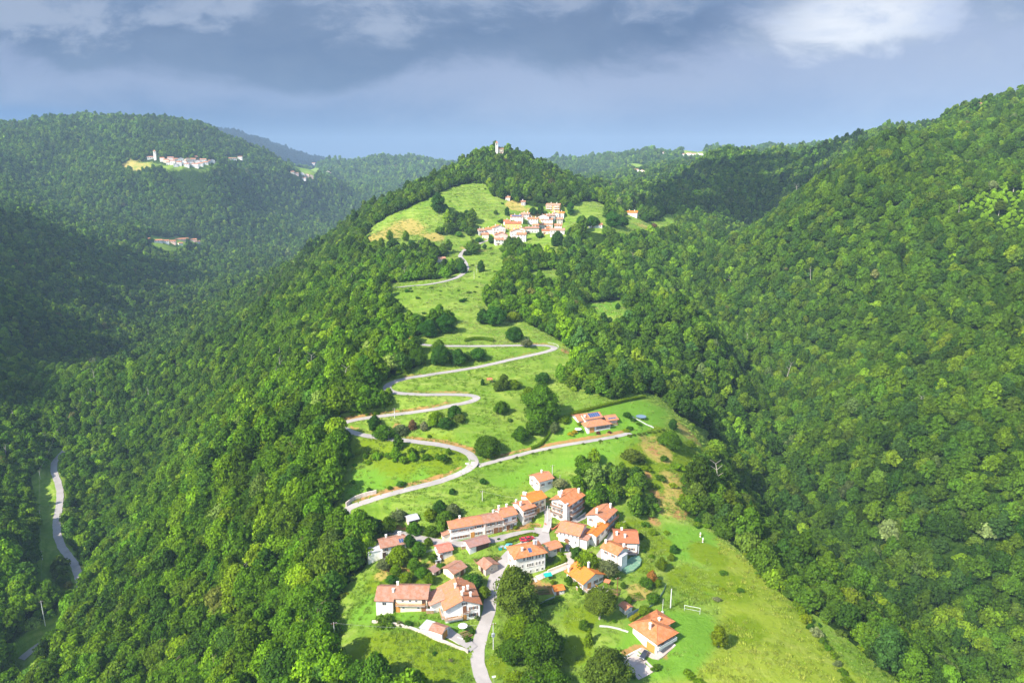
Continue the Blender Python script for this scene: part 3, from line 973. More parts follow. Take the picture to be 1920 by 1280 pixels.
def volume(root, x0, y0, w_, d, h, roof, rc, wall, pitch=0.38, over=0.55, z0=0.0, deep=3.0, names=True):
    """walls and roof of one block; returns the roof object and a function giving the roof's height"""
    mb = MB()
    x1, y1 = x0 + w_, y0 + d
    zb = z0 - deep
    if roof == 'gx':
        rh = pitch * d / 2
        rz = lambda x, y: h + rh - abs(y - (y0 + y1) / 2) * pitch
    elif roof == 'gy':
        rh = pitch * w_ / 2
        rz = lambda x, y: h + rh - abs(x - (x0 + x1) / 2) * pitch
    elif roof == 'hip':
        rh = pitch * min(w_, d) / 2
        rz = lambda x, y: h + pitch * max(0, min(x - x0, x1 - x, y - y0, y1 - y))
    elif roof == 'leanf':      # falls towards the front
        rz = lambda x, y: h + (y - y0) * pitch
    elif roof == 'leanl':
        rz = lambda x, y: h + (x - x0) * pitch
    elif roof == 'leanr':
        rz = lambda x, y: h + (x1 - x) * pitch
    else:
        rz = lambda x, y: h
    P = lambda x, y: (x, y, rz(x, y) - 0.02)
    mb.poly([(x1, y0, zb), (x1, y0, z0), (x0, y0, z0), (x0, y0, zb)][::-1])
    if roof == 'gy':
        xm = (x0 + x1) / 2
        mb.poly([(x0, y0, z0), (x1, y0, z0), P(x1, y0), P(xm, y0), P(x0, y0)])
        mb.poly([(x1, y1, zb), (x0, y1, zb), P(x0, y1), P(xm, y1), P(x1, y1)])
    else:
        mb.poly([(x0, y0, z0), (x1, y0, z0), P(x1, y0), P(x0, y0)])
        mb.poly([(x1, y1, zb), (x0, y1, zb), P(x0, y1), P(x1, y1)])
    if roof == 'gx':
        ym = (y0 + y1) / 2
        mb.poly([(x0, y1, zb), (x0, y0, zb), P(x0, y0), P(x0, ym), P(x0, y1)])
        mb.poly([(x1, y0, zb), (x1, y1, zb), P(x1, y1), P(x1, ym), P(x1, y0)])
    else:
        mb.poly([(x0, y1, zb), (x0, y0, zb), P(x0, y0), P(x0, y1)])
        mb.poly([(x1, y0, zb), (x1, y1, zb), P(x1, y1), P(x1, y0)])
    mb.build('wall', WALLS[wall], root)
    o = over
    rb = MB()
    th = 0.16
    lift = 0.10
    if roof == 'gx':
        ym = (y0 + y1) / 2
        e = h - o * pitch + lift
        r_ = h + rh + lift
        slab(rb, [(x0 - o, y0 - o, e), (x1 + o, y0 - o, e), (x1 + o, ym, r_), (x0 - o, ym, r_)], th)
        slab(rb, [(x1 + o, y1 + o, e), (x0 - o, y1 + o, e), (x0 - o, ym, r_), (x1 + o, ym, r_)], th)
        rb.bar((x0 - o, ym, r_), (x1 + o, ym, r_), 0.13, n=6)
    elif roof == 'gy':
        xm = (x0 + x1) / 2
        e = h - o * pitch + lift
        r_ = h + rh + lift
        slab(rb, [(x0 - o, y1 + o, e), (x0 - o, y0 - o, e), (xm, y0 - o, r_), (xm, y1 + o, r_)], th)
        slab(rb, [(x1 + o, y0 - o, e), (x1 + o, y1 + o, e), (xm, y1 + o, r_), (xm, y0 - o, r_)], th)
        rb.bar((xm, y0 - o, r_), (xm, y1 + o, r_), 0.13, n=6)
    elif roof == 'hip':
        e = h - o * pitch + lift
        a, b, c, d_ = (x0 - o, y0 - o, e), (x1 + o, y0 - o, e), (x1 + o, y1 + o, e), (x0 - o, y1 + o, e)
        top = h + rh + lift
        if w_ >= d:
            p, q = (x0 + d / 2, (y0 + y1) / 2, top), (x1 - d / 2, (y0 + y1) / 2, top)
            sl = [[a, b, q, p], [b, c, q], [c, d_, p, q], [d_, a, p]] if w_ - d > 0.05 else [[a, b, p], [b, c, p], [c, d_, p], [d_, a, p]]
        else:
            p, q = ((x0 + x1) / 2, y0 + w_ / 2, top), ((x0 + x1) / 2, y1 - w_ / 2, top)
            sl = [[a, b, p], [b, c, q, p], [c, d_, q], [d_, a, p, q]]
        for s_ in sl:
            slab(rb, s_, th)
        for A_, B_ in ((a, p), (b, q if w_ >= d else p), (c, q), (d_, p if w_ >= d else q), (p, q)):
            if (Vector(A_) - Vector(B_)).length > 0.1:
                rb.bar(A_, B_, 0.11, n=6)
    elif roof.startswith('lean'):
        f = lambda x, y: (x, y, rz(x, y) + lift)
        slab(rb, [f(x0 - o, y0 - o), f(x1 + o, y0 - o), f(x1 + o, y1 + o * 0.4), f(x0 - o, y1 + o * 0.4)], th)
    else:
        slab(rb, [(x0 - o * .4, y0 - o * .4, h + 0.2), (x1 + o * .4, y0 - o * .4, h + 0.2), (x1 + o * .4, y1 + o * .4, h + 0.2), (x0 - o * .4, y1 + o * .4, h + 0.2)], 0.2)
    rm = ROOFS.get(rc, SHEET)
    ro = obj('roof', uv_mesh(rb.mesh('roof', [rm, WOOD if rc in ROOFS else METAL])), root)
    return ro, (lambda x, y: rz(x, y) + lift)


CHIM = MB().box(-.4, -.32, -1.2, .4, .32, 1.15).box(-.5, -.42, 1.15, .5, .42, 1.25).box(-.32, -.25, 1.25, .32, .25, 1.5).box(-.52, -.44, 1.5, .52, .44, 1.6).mesh('chimney', W_WHITE)


def house(name, label, A_, B_, depth, h, roof='gx', rc='o', wall='w', wins=(), doors=(), balc=(), chim=(), solar=(), extra=(), pitch=0.38, over=0.55,
          cat='house', group=None, zoff=0.0, detail=True, z0=None):
    """A_, B_: picture positions of the foot of the front wall's left and right ends"""
    mid = hit((A_[0] + B_[0]) / 2, (A_[1] + B_[1]) / 2)
    zz = mid[2] + zoff
    d = pix_dirs([A_, B_])
    q = [dd * ((zz - CAM_Z) / dd[2]) for dd in d]
    if mid[1] > 500:        # too far to read the direction of the front from the picture: roughly square to the view
        k_ = to_pix(*mid)[2] / FOC
        yw = math.atan2(mid[0], mid[1]) * -1 + random.Random(label + str(A_)).uniform(-.3, .3)
        hw = (B_[0] - A_[0]) * k_ / 2 / math.cos(abs(yw) * .6)
        q = [np.array([mid[0] - math.cos(yw) * hw, mid[1] - math.sin(yw) * hw]), np.array([mid[0] + math.cos(yw) * hw, mid[1] + math.sin(yw) * hw])]
    w_ = math.hypot(q[1][0] - q[0][0], q[1][1] - q[0][1])
    rz_ = math.atan2(q[1][1] - q[0][1], q[1][0] - q[0][0])
    root = thing(name, label, cat, (q[0][0], q[0][1], zz), rz_, group)
    ro, rz = volume(root, 0, 0, w_, depth, h, roof, rc, wall, pitch, over)
    vols = [(0, 0, w_, depth)]
    roofs = [(ro, rz)]
    for e in extra:
        e = dict(e)
        x0, y0, w2, d2, h2 = e['b']
        x0 = x0 * w_ if e.get('rel') else x0
        w2 = w2 * w_ if e.get('rel') else w2
        r2 = volume(root, x0, y0, w2, d2, h2, e.get('roof', 'gx'), e.get('rc', rc), e.get('wall', wall), e.get('pitch', pitch), e.get('over', over))
        vols.append((x0, y0, w2, d2))
        roofs.append(r2)
    for wd in wins:
        face, cols, rows = wd[0], wd[1], wd[2]
        o = wd[3] if len(wd) > 3 else {}
        vi = o.get('v', 0)
        v_ = vols[vi]
        L = v_[2] if face == 'f' else v_[3]
        ts = o.get('t', [(k + 0.5) / cols for k in range(cols)])
        for zq in rows:
            for tq in ts:
                add_window(root, face, tq * L, zq, v_, o.get('w', 0.75), o.get('h', 1.15), o.get('sh', WOOD), detail)
    for dd in doors:
        face, tq, ww, hh = dd[:4]
        m_ = dd[4] if len(dd) > 4 else WOOD
        vi = dd[5] if len(dd) > 5 else 0
        v_ = vols[vi]
        L = v_[2] if face == 'f' else v_[3]
        b_ = MB().box(-ww / 2, -.08, -0.3, ww / 2, 0.01, hh).box(-ww / 2 - .1, -.12, hh, ww / 2 + .1, 0.01, hh + .12).box(-ww / 2 - .1, -.12, -.3, -ww / 2, 0.01, hh).box(ww / 2, -.12, -.3, ww / 2 + .1, 0.01, hh)
        do = b_.build('door', m_, root, face_pos(face, tq * L, dd[6] if len(dd) > 6 else 0, *v_, out=0.01), ROTS[face])
        if detail:
            MB().bar((ww * .35, -.1, hh * .48), (ww * .35, -.18, hh * .48), .04).build('handle', METAL, do)
    for bb in balc:
        face, t0, t1, zq = bb[:4]
        out = bb[4] if len(bb) > 4 else 1.1
        m_ = bb[5] if len(bb) > 5 else WOOD
        vi = bb[6] if len(bb) > 6 else 0
        v_ = vols[vi]
        L = v_[2] if face == 'f' else v_[3]
        ln = (t1 - t0) * L
        s_ = MB().box(0, -out, -.16, ln, -.01, 0)
        bo = s_.build('balcony', CONC, root, face_pos(face, t0 * L, zq, *v_), ROTS[face])
        rl = MB().box(0, -out, .86, ln, -out + .09, .98).box(0, -out, .86, .08, -.02, .98).box(ln - .08, -out, .86, ln, -.02, .98)
        k = max(int(ln / 0.22), 3)
        for i in range(k + 1):
            x = (ln - .09) * i / k
            rl.box(x, -out + .01, 0, x + .09, -out + .06, .86)
        for i in range(4):
            y = -out + (out - .1) * i / 4
            rl.box(0.005, y, 0, .06, y + .08, .86).box(ln - .06, y, 0, ln - .005, y + .08, .86)
        rl.build('railing', m_, bo)
    for cc in chim:
        x, y = cc[0] * w_, cc[1] * depth
        ro_, rz2 = roofs[cc[3] if len(cc) > 3 else 0]
        c = obj('chimney', CHIM, ro_, (x, y, rz2(x, y) + (cc[2] if len(cc) > 2 else 0) * 0.3))
        c.scale = (.85, .85, .85 + .8 * (cc[2] if len(cc) > 2 else 0))
    for ss in solar:
        vi = ss[4] if len(ss) > 4 else 0
        ro_, rz2 = roofs[vi]
        v_ = vols[vi]
        xs = [v_[0] + ss[0] * v_[2], v_[0] + ss[1] * v_[2]]
        ys = [v_[1] + ss[2] * v_[3], v_[1] + ss[3] * v_[3]]
        p = [(x, y, rz2(x, y) + 0.12) for x, y in ((xs[0], ys[0]), (xs[1], ys[0]), (xs[1], ys[1]), (xs[0], ys[1]))]
        sb = MB()
        slab(sb, p, 0.09)
        # pale seams between the modules
        n_ = max(int(abs(xs[1] - xs[0]) / 1.05), 1)
        for i in range(n_ + 1):
            f_ = i / n_
            a = Vector(p[0]).lerp(Vector(p[1]), f_) + Vector((0, 0, .02))
            b = Vector(p[3]).lerp(Vector(p[2]), f_) + Vector((0, 0, .02))
            sb.bar(a, b, .035, n=4, m=1)
        obj('solar_panel', sb.mesh('solar_panel', [SOLAR, METAL]), ro_)
    c = root.matrix_basis.to_3x3() if False else None
    cx = q[0][0] + math.cos(rz_) * w_ / 2 - math.sin(rz_) * depth / 2
    cy = q[0][1] + math.sin(rz_) * w_ / 2 + math.cos(rz_) * depth / 2
    KEEP_OUT.append((cx, cy, max(w_, depth) * 0.55))
    if mid[1] > 500:      # the slope below a far house is kept open
        for s_ in ((12, 22, 30) if mid[1] < 1300 else (14, 28, 42, 58, 75)):
            (KEEP_OUT if mid[1] < 1300 or s_ < 20 else LOW_GROWTH).append((cx - cx / cy * s_, cy - s_, w_ * .4 + (2 if mid[1] < 1300 else 4)))
    return root


D_ = dict
Z1, Z2, Z3 = 1.5, 4.3, 7.0
# --- the main village
house('row_house', 'long white row house with a weathered orange roof along the village street', (845, 1014.6), (909, 1003.5), 6.6, 5.7, 'gx', 's', 'w',
      [('f', 6, [4.1], D_(t=[.08, .17, .30, .36, .47, .62], w=.7, h=.95)), ('f', 6, [1.3], D_(t=[.08, .17, .26, .34, .41, .48], w=.75, h=1.0)), ('f', 2, [1.5], D_(t=[.75, .86])), ('f', 1, [4.4], D_(t=[.83], w=1.8, h=1.0)), ('l', 1, [4.0], D_(w=.7, h=1.0))],
      [('f', .64, 1.3, 2.3, WOOD_O)], chim=[(.02, .9), (.36, .75)], extra=[D_(b=(-2.6, 1.0, 2.6, 4.2, 2.6), roof='leanl', rc='n', wall='c', pitch=.25)])
house('stone_house', 'brown roofed stone house in the middle of the terrace row', (909.5, 1003.3), (942.5, 996.5), 6.8, 5.6, 'gx', 'n', 's',
      [('f', 3, [4.3], D_(t=[.2, .45, .8], w=.8, h=1.0)), ('f', 2, [1.5], D_(t=[.15, .3]))], [('f', .62, 1.7, 2.3, WOOD), ('f', .88, 1.0, 2.1)], chim=[(.7, .7)])
house('balcony_house', 'salmon roofed white house with one wooden balcony next to the stone terrace house', (943, 995.5), (968.5, 989), 7.0, 6.4, 'gx', 's', 'w',
      [('f', 2, [4.6], D_(t=[.2, .8])), ('f', 2, [1.5], D_(t=[.15, .62], w=.9, h=1.6))], [('f', .38, 1.0, 2.1)], [('f', .05, .98, 3.2, 1.2)], chim=[(-.02, .5, .4), (.75, .85)])
house('gallery_house', 'white house with two wooden galleries at the bend of the street', (981, 983.5), (1003, 976), 7.5, 6.6, 'gx', 's', 'w',
      [('f', 3, [4.9], D_(w=.85)), ('f', 2, [1.7], D_(t=[.25, .6])), ('l', 1, [4.5])], [('f', .82, 1.0, 2.1)], [('f', .0, 1.0, 3.4, 1.3), ('f', .1, .95, 5.9, .8)], chim=[(.05, .3, .3), (.1, .8)])
house('cream_house', 'cream fronted house under a deep orange roof behind the gallery house', (996, 966), (1023, 956.5), 7.0, 6.2, 'gx', 'b', 'c',
      [('f', 2, [4.4], D_(t=[.35, .75])), ('f', 2, [1.6], D_(t=[.25, .8], w=1.0, h=1.6)), ('l', 1, [4.2])], [('f', .5, 1.0, 2.1, WOOD_O)], [('f', .1, .6, 3.1, 1.0)], chim=[(.03, .6), (.1, .9)])
house('upper_house', 'small white house with a salmon gable roof alone above the village', (993, 911), (1011, 923), 7.2, 5.2, 'gy', 's', 'w',
      [('f', 2, [3.6], D_(w=.8, h=1.0)), ('f', 1, [1.3], D_(t=[.3], w=.8, h=1.0)), ('r', 2, [3.2], D_(w=.8, h=1.0))], chim=[(.4, .6)])
house('chalet', 'tall orange roofed chalet with dark wooden balconies on two sides', (1034, 969), (1065, 980), 11.0, 8.2, 'gy', 'o', 'w',
      [('f', 3, [6.8], D_(t=[.2, .5, .68])), ('f', 3, [4.0], D_(t=[.15, .4, .6])), ('f', 2, [1.4], D_(t=[.2, .55])), ('r', 3, [6.6, 3.9])], [('r', .2, 1.6, 2.2)],
      [('f', 0, .66, 5.6, 1.3), ('f', 0, .66, 2.8, 1.3), ('r', .1, .95, 5.5, 1.4), ('r', .1, .95, 2.8, 1.4)], chim=[(.12, .35, .3), (.2, .45, .3), (.42, .12, .3), (.8, .95, .4)], over=.9,
      extra=[D_(b=(.78, -.9, .2, .9, 8.4), rel=True, roof='flat', rc='x', wall='w')])
house('terrace_house', 'salmon roofed house with dark balconies on its shaded right side', (1101, 987), (1134, 997), 10.0, 5.4, 'gy', 's', 'w',
      [('f', 2, [3.6], D_(t=[.2, .75])), ('r', 3, [3.8, 1.4])], [], [('r', 0, 1, 2.7, 1.5), ('r', .0, 1, .3, 1.5)], chim=[(.5, .03, .5), (.75, .9, .4)], over=.7)
house('orange_house', 'low white house with a bright orange roof wedged between two older houses', (1100, 1018.5), (1117, 1024), 11.5, 4.6, 'gy', 'b', 'w',
      [('r', 3, [3.0], D_(w=.8, h=1.0)), ('f', 1, [2.8], D_(t=[.3], w=.7, h=.9))], [('r', .15, 1.0, 2.1)], chim=[(.3, .45)])
house('old_farmhouse', 'large old white farmhouse with a weathered salmon roof beside the square', (1047, 1016), (1085, 1025), 8.6, 5.2, 'gx', 's', 'w',
      [('f', 5, [3.9], D_(w=.6, h=.8, sh=None)), ('f', 3, [1.6], D_(t=[.3, .55, .85], w=.7, h=.9, sh=None))], [('f', .42, 1.3, 2.3, WOOD)], pitch=.42, over=.7,
      extra=[D_(b=(1.0, .6, .36, 8.0, 3.6), rel=True, roof='leanr', rc='p', pitch=.05), D_(b=(-.22, 2.6, .22, 5.0, 2.6), rel=True, roof='leanl', rc='p', wall='p', pitch=.2)])
house('brown_roof_house', 'white house with a broad smooth rust brown roof and three small white chimneys', (1153, 1036), (1194, 1037.5), 9.6, 4.9, 'gx', 'r', 'w',
      [('f', 1, [3.7], D_(t=[.42], w=.8, h=.9)), ('f', 1, [1.9], D_(t=[.76], w=1.0, h=1.0)), ('r', 2, [3.4])], [('f', .06, .9, 2.1)], [('f', .35, 1.0, .5, 1.6)], chim=[(.08, .3), (.33, .55), (.45, .2)], over=.7,
      extra=[D_(b=(1.0, .5, .1, 8.0, 4.0), rel=True, roof='flat', rc='x', wall='g')])
house('step_house', 'narrow two storey white house standing in front of the rust roofed house', (1127, 1050), (1156, 1064), 6.4, 5.6, 'gx', 'o', 'w',
      [('f', 2, [4.2], D_(t=[.3, .75], w=.9, h=1.0)), ('f', 1, [1.5], D_(t=[.72])), ('r', 1, [1.2], D_(t=[.2]))], [('r', .2, .9, 2.1)], chim=[(.04, .35), (.9, .8)],
      extra=[D_(b=(1.0, .5, .25, 3.5, 4.9), rel=True, roof='flat', rc='x', wall='w')])
house('tall_house', 'tall three storey white house with a hipped orange roof and rows of brown shuttered windows', (967, 1083), (1022, 1071), 8.0, 8.4, 'hip', 'o', 'w',
      [('f', 7, [7.0], D_(t=[.28, .40, .48, .56, .70, .80, .92], w=.62, h=1.2, sh=None)), ('f', 7, [4.2], D_(t=[.22, .40, .48, .56, .70, .80, .92], w=.62, h=1.25, sh=None)), ('f', 4, [1.5], D_(t=[.3, .5, .72, .9], w=.7, h=1.0, sh=None)), ('l', 2, [6.8, 4.0]), ('r', 2, [6.8, 4.0])],
      [('f', .12, 1.2, 2.2)], chim=[(.28, .25), (.75, .48, .3), (.82, .5, .3)], solar=[(.47, .58, .08, .3)], over=.8, pitch=.42)
house('garden_shed', 'small tiled shed on the lawn beside the tall house', (1019, 1030), (1031, 1041), 5.0, 2.6, 'gy', 's', 'c', [('r', 1, [1.4], D_(w=.7, h=.7))], [('r', .75, .9, 2.0)], cat='shed')
house('veranda_house', 'one storey house with an orange roof and wooden veranda below the garden drive', (1093, 1108), (1131, 1091), 9.0, 3.5, 'gy', 'b', 'w',
      [('f', 2, [1.7], D_(t=[.62, .9], w=.9, h=1.2)), ('l', 3, [1.7], D_(w=.8, h=1.0))], [('f', .3, 1.4, 2.2, WOOD_O)], [('f', .05, .55, .2, 2.0, WOOD_O)], chim=[(.02, .9, .6), (.62, .45, .6)], over=.8, pitch=.42)
house('tool_shed', 'tiny white garden shed with a bright orange roof', (1040, 1116), (1058, 1113), 3.2, 1.9, 'gx', 'b', 'w', [('f', 1, [1.1], D_(t=[.7], w=.5, h=.5, sh=None))], [('f', .3, .8, 1.8)], cat='shed', over=.35)
house('barn_wing', 'left block of the farmhouse with a steep brown roof on the meadow edge', (706, 1151), (737, 1152), 9.0, 5.6, 'gx', 'n', 'w',
      [('f', 1, [4.2], D_(t=[.5], w=1.3, h=1.1, sh=None))], [('r', .3, 1.2, 2.2, WOOD_D)], chim=[(.96, .3)], over=.5, pitch=.5)
house('farmhouse', 'long pale farmhouse with an orange gallery strip and a brown striped roof', (743, 1145.5), (801, 1146.5), 8.2, 5.3, 'gx', 'n', 'c',
      [('f', 3, [4.1], D_(t=[.22, .46, .66], w=.7, h=.8, sh=None)), ('f', 2, [1.5], D_(t=[.24, .72], w=.7, h=.8, sh=None))], [('f', .06, 1.2, 2.1, WOOD_O), ('f', .9, 1.6, 2.2), ('f', .9, 1.1, 1.9, WOOD_D, 0, 3.0)], [('f', .0, .95, 2.75, 1.0, WOOD_O)], chim=[(.0, .52)], over=.5, pitch=.5)
house('gabled_house', 'big white gabled house under a wide salmon roof with five chimneys', (836, 1167.5), (900, 1156), 12.5, 5.4, 'gy', 's', 'w',
      [('f', 2, [4.0], D_(t=[.75, .86])), ('f', 2, [1.4], D_(t=[.75, .86])), ('f', 3, [1.6], D_(t=[.12, .2, .28], w=.7, h=.9)), ('f', 1, [6.2], D_(t=[.55], w=.8, h=.9, sh=WOOD_D)), ('l', 2, [3.6])], [('f', .55, 1.0, 2.2, WOOD_O), ('f', .55, 1.0, 2.2, WOOD, 0, 2.9)],
      [('f', -.04, .46, 1.6, 1.3, WOOD_O), ('f', .5, .7, 2.8, 1.0), ('l', .5, 1.0, 1.6, 1.3, WOOD_O)], chim=[(.52, .18, .2), (.62, .42, .2), (.78, .22, .2), (.78, .55, .2), (.42, .62, .2)], over=.8, pitch=.42,
      extra=[D_(b=(-.34, 5.4, .34, 6.5, 4.4), rel=True, roof='leanl', rc='p', pitch=.3), D_(b=(.52, 11.5, .28, 4.0, 5.2), rel=True, roof='gy', rc='p')])
house('garage', 'small white garage with an orange door beside the farm drive', (806.5, 1193), (828.5, 1200.5), 4.0, 2.7, 'gx', 'n', 'w', [], [('r', .5, 2.4, 2.1, WOOD_O)], cat='garage', over=.35,
      extra=[D_(b=(-.95, .6, .95, 4.4, 1.9), rel=True, roof='leanr', rc='x', pitch=-.06, wall='g')])
house('solar_house', 'white house with two solar panels on its brown roof, leftmost in the village', (716, 1046), (762, 1037), 7.0, 4.6, 'gx', 'n', 'w',
      [('f', 3, [3.3], D_(w=.8, h=1.2)), ('f', 2, [1.2], D_(t=[.2, .35], w=.9, h=1.1, sh=None)), ('l', 1, [3.2], D_(w=.6, h=1.2))], [('f', .1, 1.0, 2.1, WOOD_D)], chim=[(.3, .75), (.82, .7, .2), (.88, .7, .2)], solar=[(.74, .82, .05, .3), (.84, .92, .05, .3)],
      extra=[D_(b=(-5.0, .8, 5.0, 5.5, 2.9), roof='flat', rc='x', wall='w')])
house('checker_cottage', 'small white cottage with a red and pink checkered tile roof', (824, 1049.5), (848.5, 1043.5), 5.4, 3.3, 'gx', 'c', 'w', [('f', 2, [2.3], D_(t=[.42, .75], w=.6, h=.8)), ('l', 1, [2.0], D_(w=.6, h=.8))], [('f', .15, .9, 2.0)], over=.5, cat='cottage')
house('carport', 'white carport under a purple brown roof below the village street', (881, 1036.5), (917, 1026), 5.2, 2.7, 'gx', 'u', 'w', [], [('f', .55, 3.4, 2.1, WOOD_D), ('f', .84, 2.2, 2.1, WOOD_D)], cat='garage', over=.6)  # dark door panels stand in for the shade inside the open bays
house('brown_barn', 'brown tiled barn behind the round dark tree', (851, 1087), (873, 1074), 5.6, 2.8, 'gx', 'n', 'c', [('f', 1, [1.5], D_(t=[.3], w=.7, h=.7))], [('f', .7, 1.4, 2.1)], cat='barn', over=.6)
house('lane_shed', 'brown tiled stone shed at the bend of the lane', (897, 1068), (911, 1079), 5.4, 3.0, 'gx', 'n', 's', [('r', 1, [1.8], D_(w=.7, h=.8, sh=None))], [('f', .5, 1.4, 2.2, WOOD_D)], cat='shed', over=.6)
house('dark_shed', 'tiny dark brown tool shed among the garden trees', (814, 1081), (826, 1074), 2.8, 1.8, 'leanf', 'u', 's', [], [('f', .5, .9, 1.7, WOOD_D)], cat='shed', over=.3, pitch=.2)
house('hay_barn', 'small open barn with a pale grey roof on the slope above the street', (767, 986), (784.5, 981.5), 4.4, 2.5, 'gx', 'x', 's', [], [('f', .35, 1.7, 1.9, WOOD_D), ('f', .8, .9, 1.9, WOOD_D)], cat='barn', over=.5)  # open front: its inner shade is drawn as dark door panels
house('grey_hut', 'tiny hut with a grey sheet roof below the checkered cottage', (817, 1057), (827, 1055), 2.2, 1.4, 'leanf', 'x', 'w', [], [('f', .5, .7, 1.3, WOOD_D)], cat='shed', over=.2, pitch=.2)
house('garden_hut', 'small garden hut with a red tiled roof in front of the tarpaulin fence', (1161, 1143), (1173, 1152), 3.0, 2.0, 'gx', 's', 'w', [('r', 1, [1.2], D_(w=.5, h=.5, sh=None))], [('f', .7, .8, 1.8, METAL)], cat='shed', over=.35)
house('hipped_house', 'white house with a hipped bright orange roof and an orange garage door on the lawn', (1186, 1194), (1231, 1226.5), 8.0, 5.0, 'hip', 'o', 'w',
      [('f', 3, [4.0], D_(t=[.12, .3, .5], w=.7, h=.9, sh=None)), ('r', 3, [3.6], D_(w=1.1, h=1.4))], [('f', .76, 3.2, 2.4, WOOD_O), ('r', .3, 1.0, 2.1, WOOD, 0, 2.8)], [('r', -.08, 1.0, 2.55, 1.3, WHITE)], chim=[(.55, .22, .5), (.42, .95, 0)], over=1.1, pitch=.42,
      extra=[D_(b=(0, 2.0, .56, 9.5, 5.0), rel=True, roof='hip')])
house('villa', 'villa with stepped orange roofs and solar panels standing on a green lawn', (1101, 811), (1144, 804.5), 7.0, 3.2, 'hip', 's', 'w',
      [('f', 3, [1.6], D_(t=[.5, .68, .86], w=1.2, h=1.4, sh=WOOD_D)), ('l', 1, [1.6])], [('f', .2, 2.4, 2.2, WOOD_O)], chim=[(.1, .75, 1.2), (.5, 1.2, .8)], over=.8, pitch=.36, solar=[(.3, .95, .06, .45, 1), (.1, .9, .06, .6, 2)],
      extra=[D_(b=(.08, 4.2, .72, 7.0, 5.4), rel=True, roof='gx', rc='s', over=.7), D_(b=(1.0, 2.4, .42, 6.5, 3.8), rel=True, roof='gx', rc='s', wall='p', over=.7), D_(b=(-.1, 6.0, .45, 8.0, 4.4), rel=True, roof='gx', rc='s')],
      balc=[('f', .05, .95, 1.2, 1.2, WOOD, 2)])
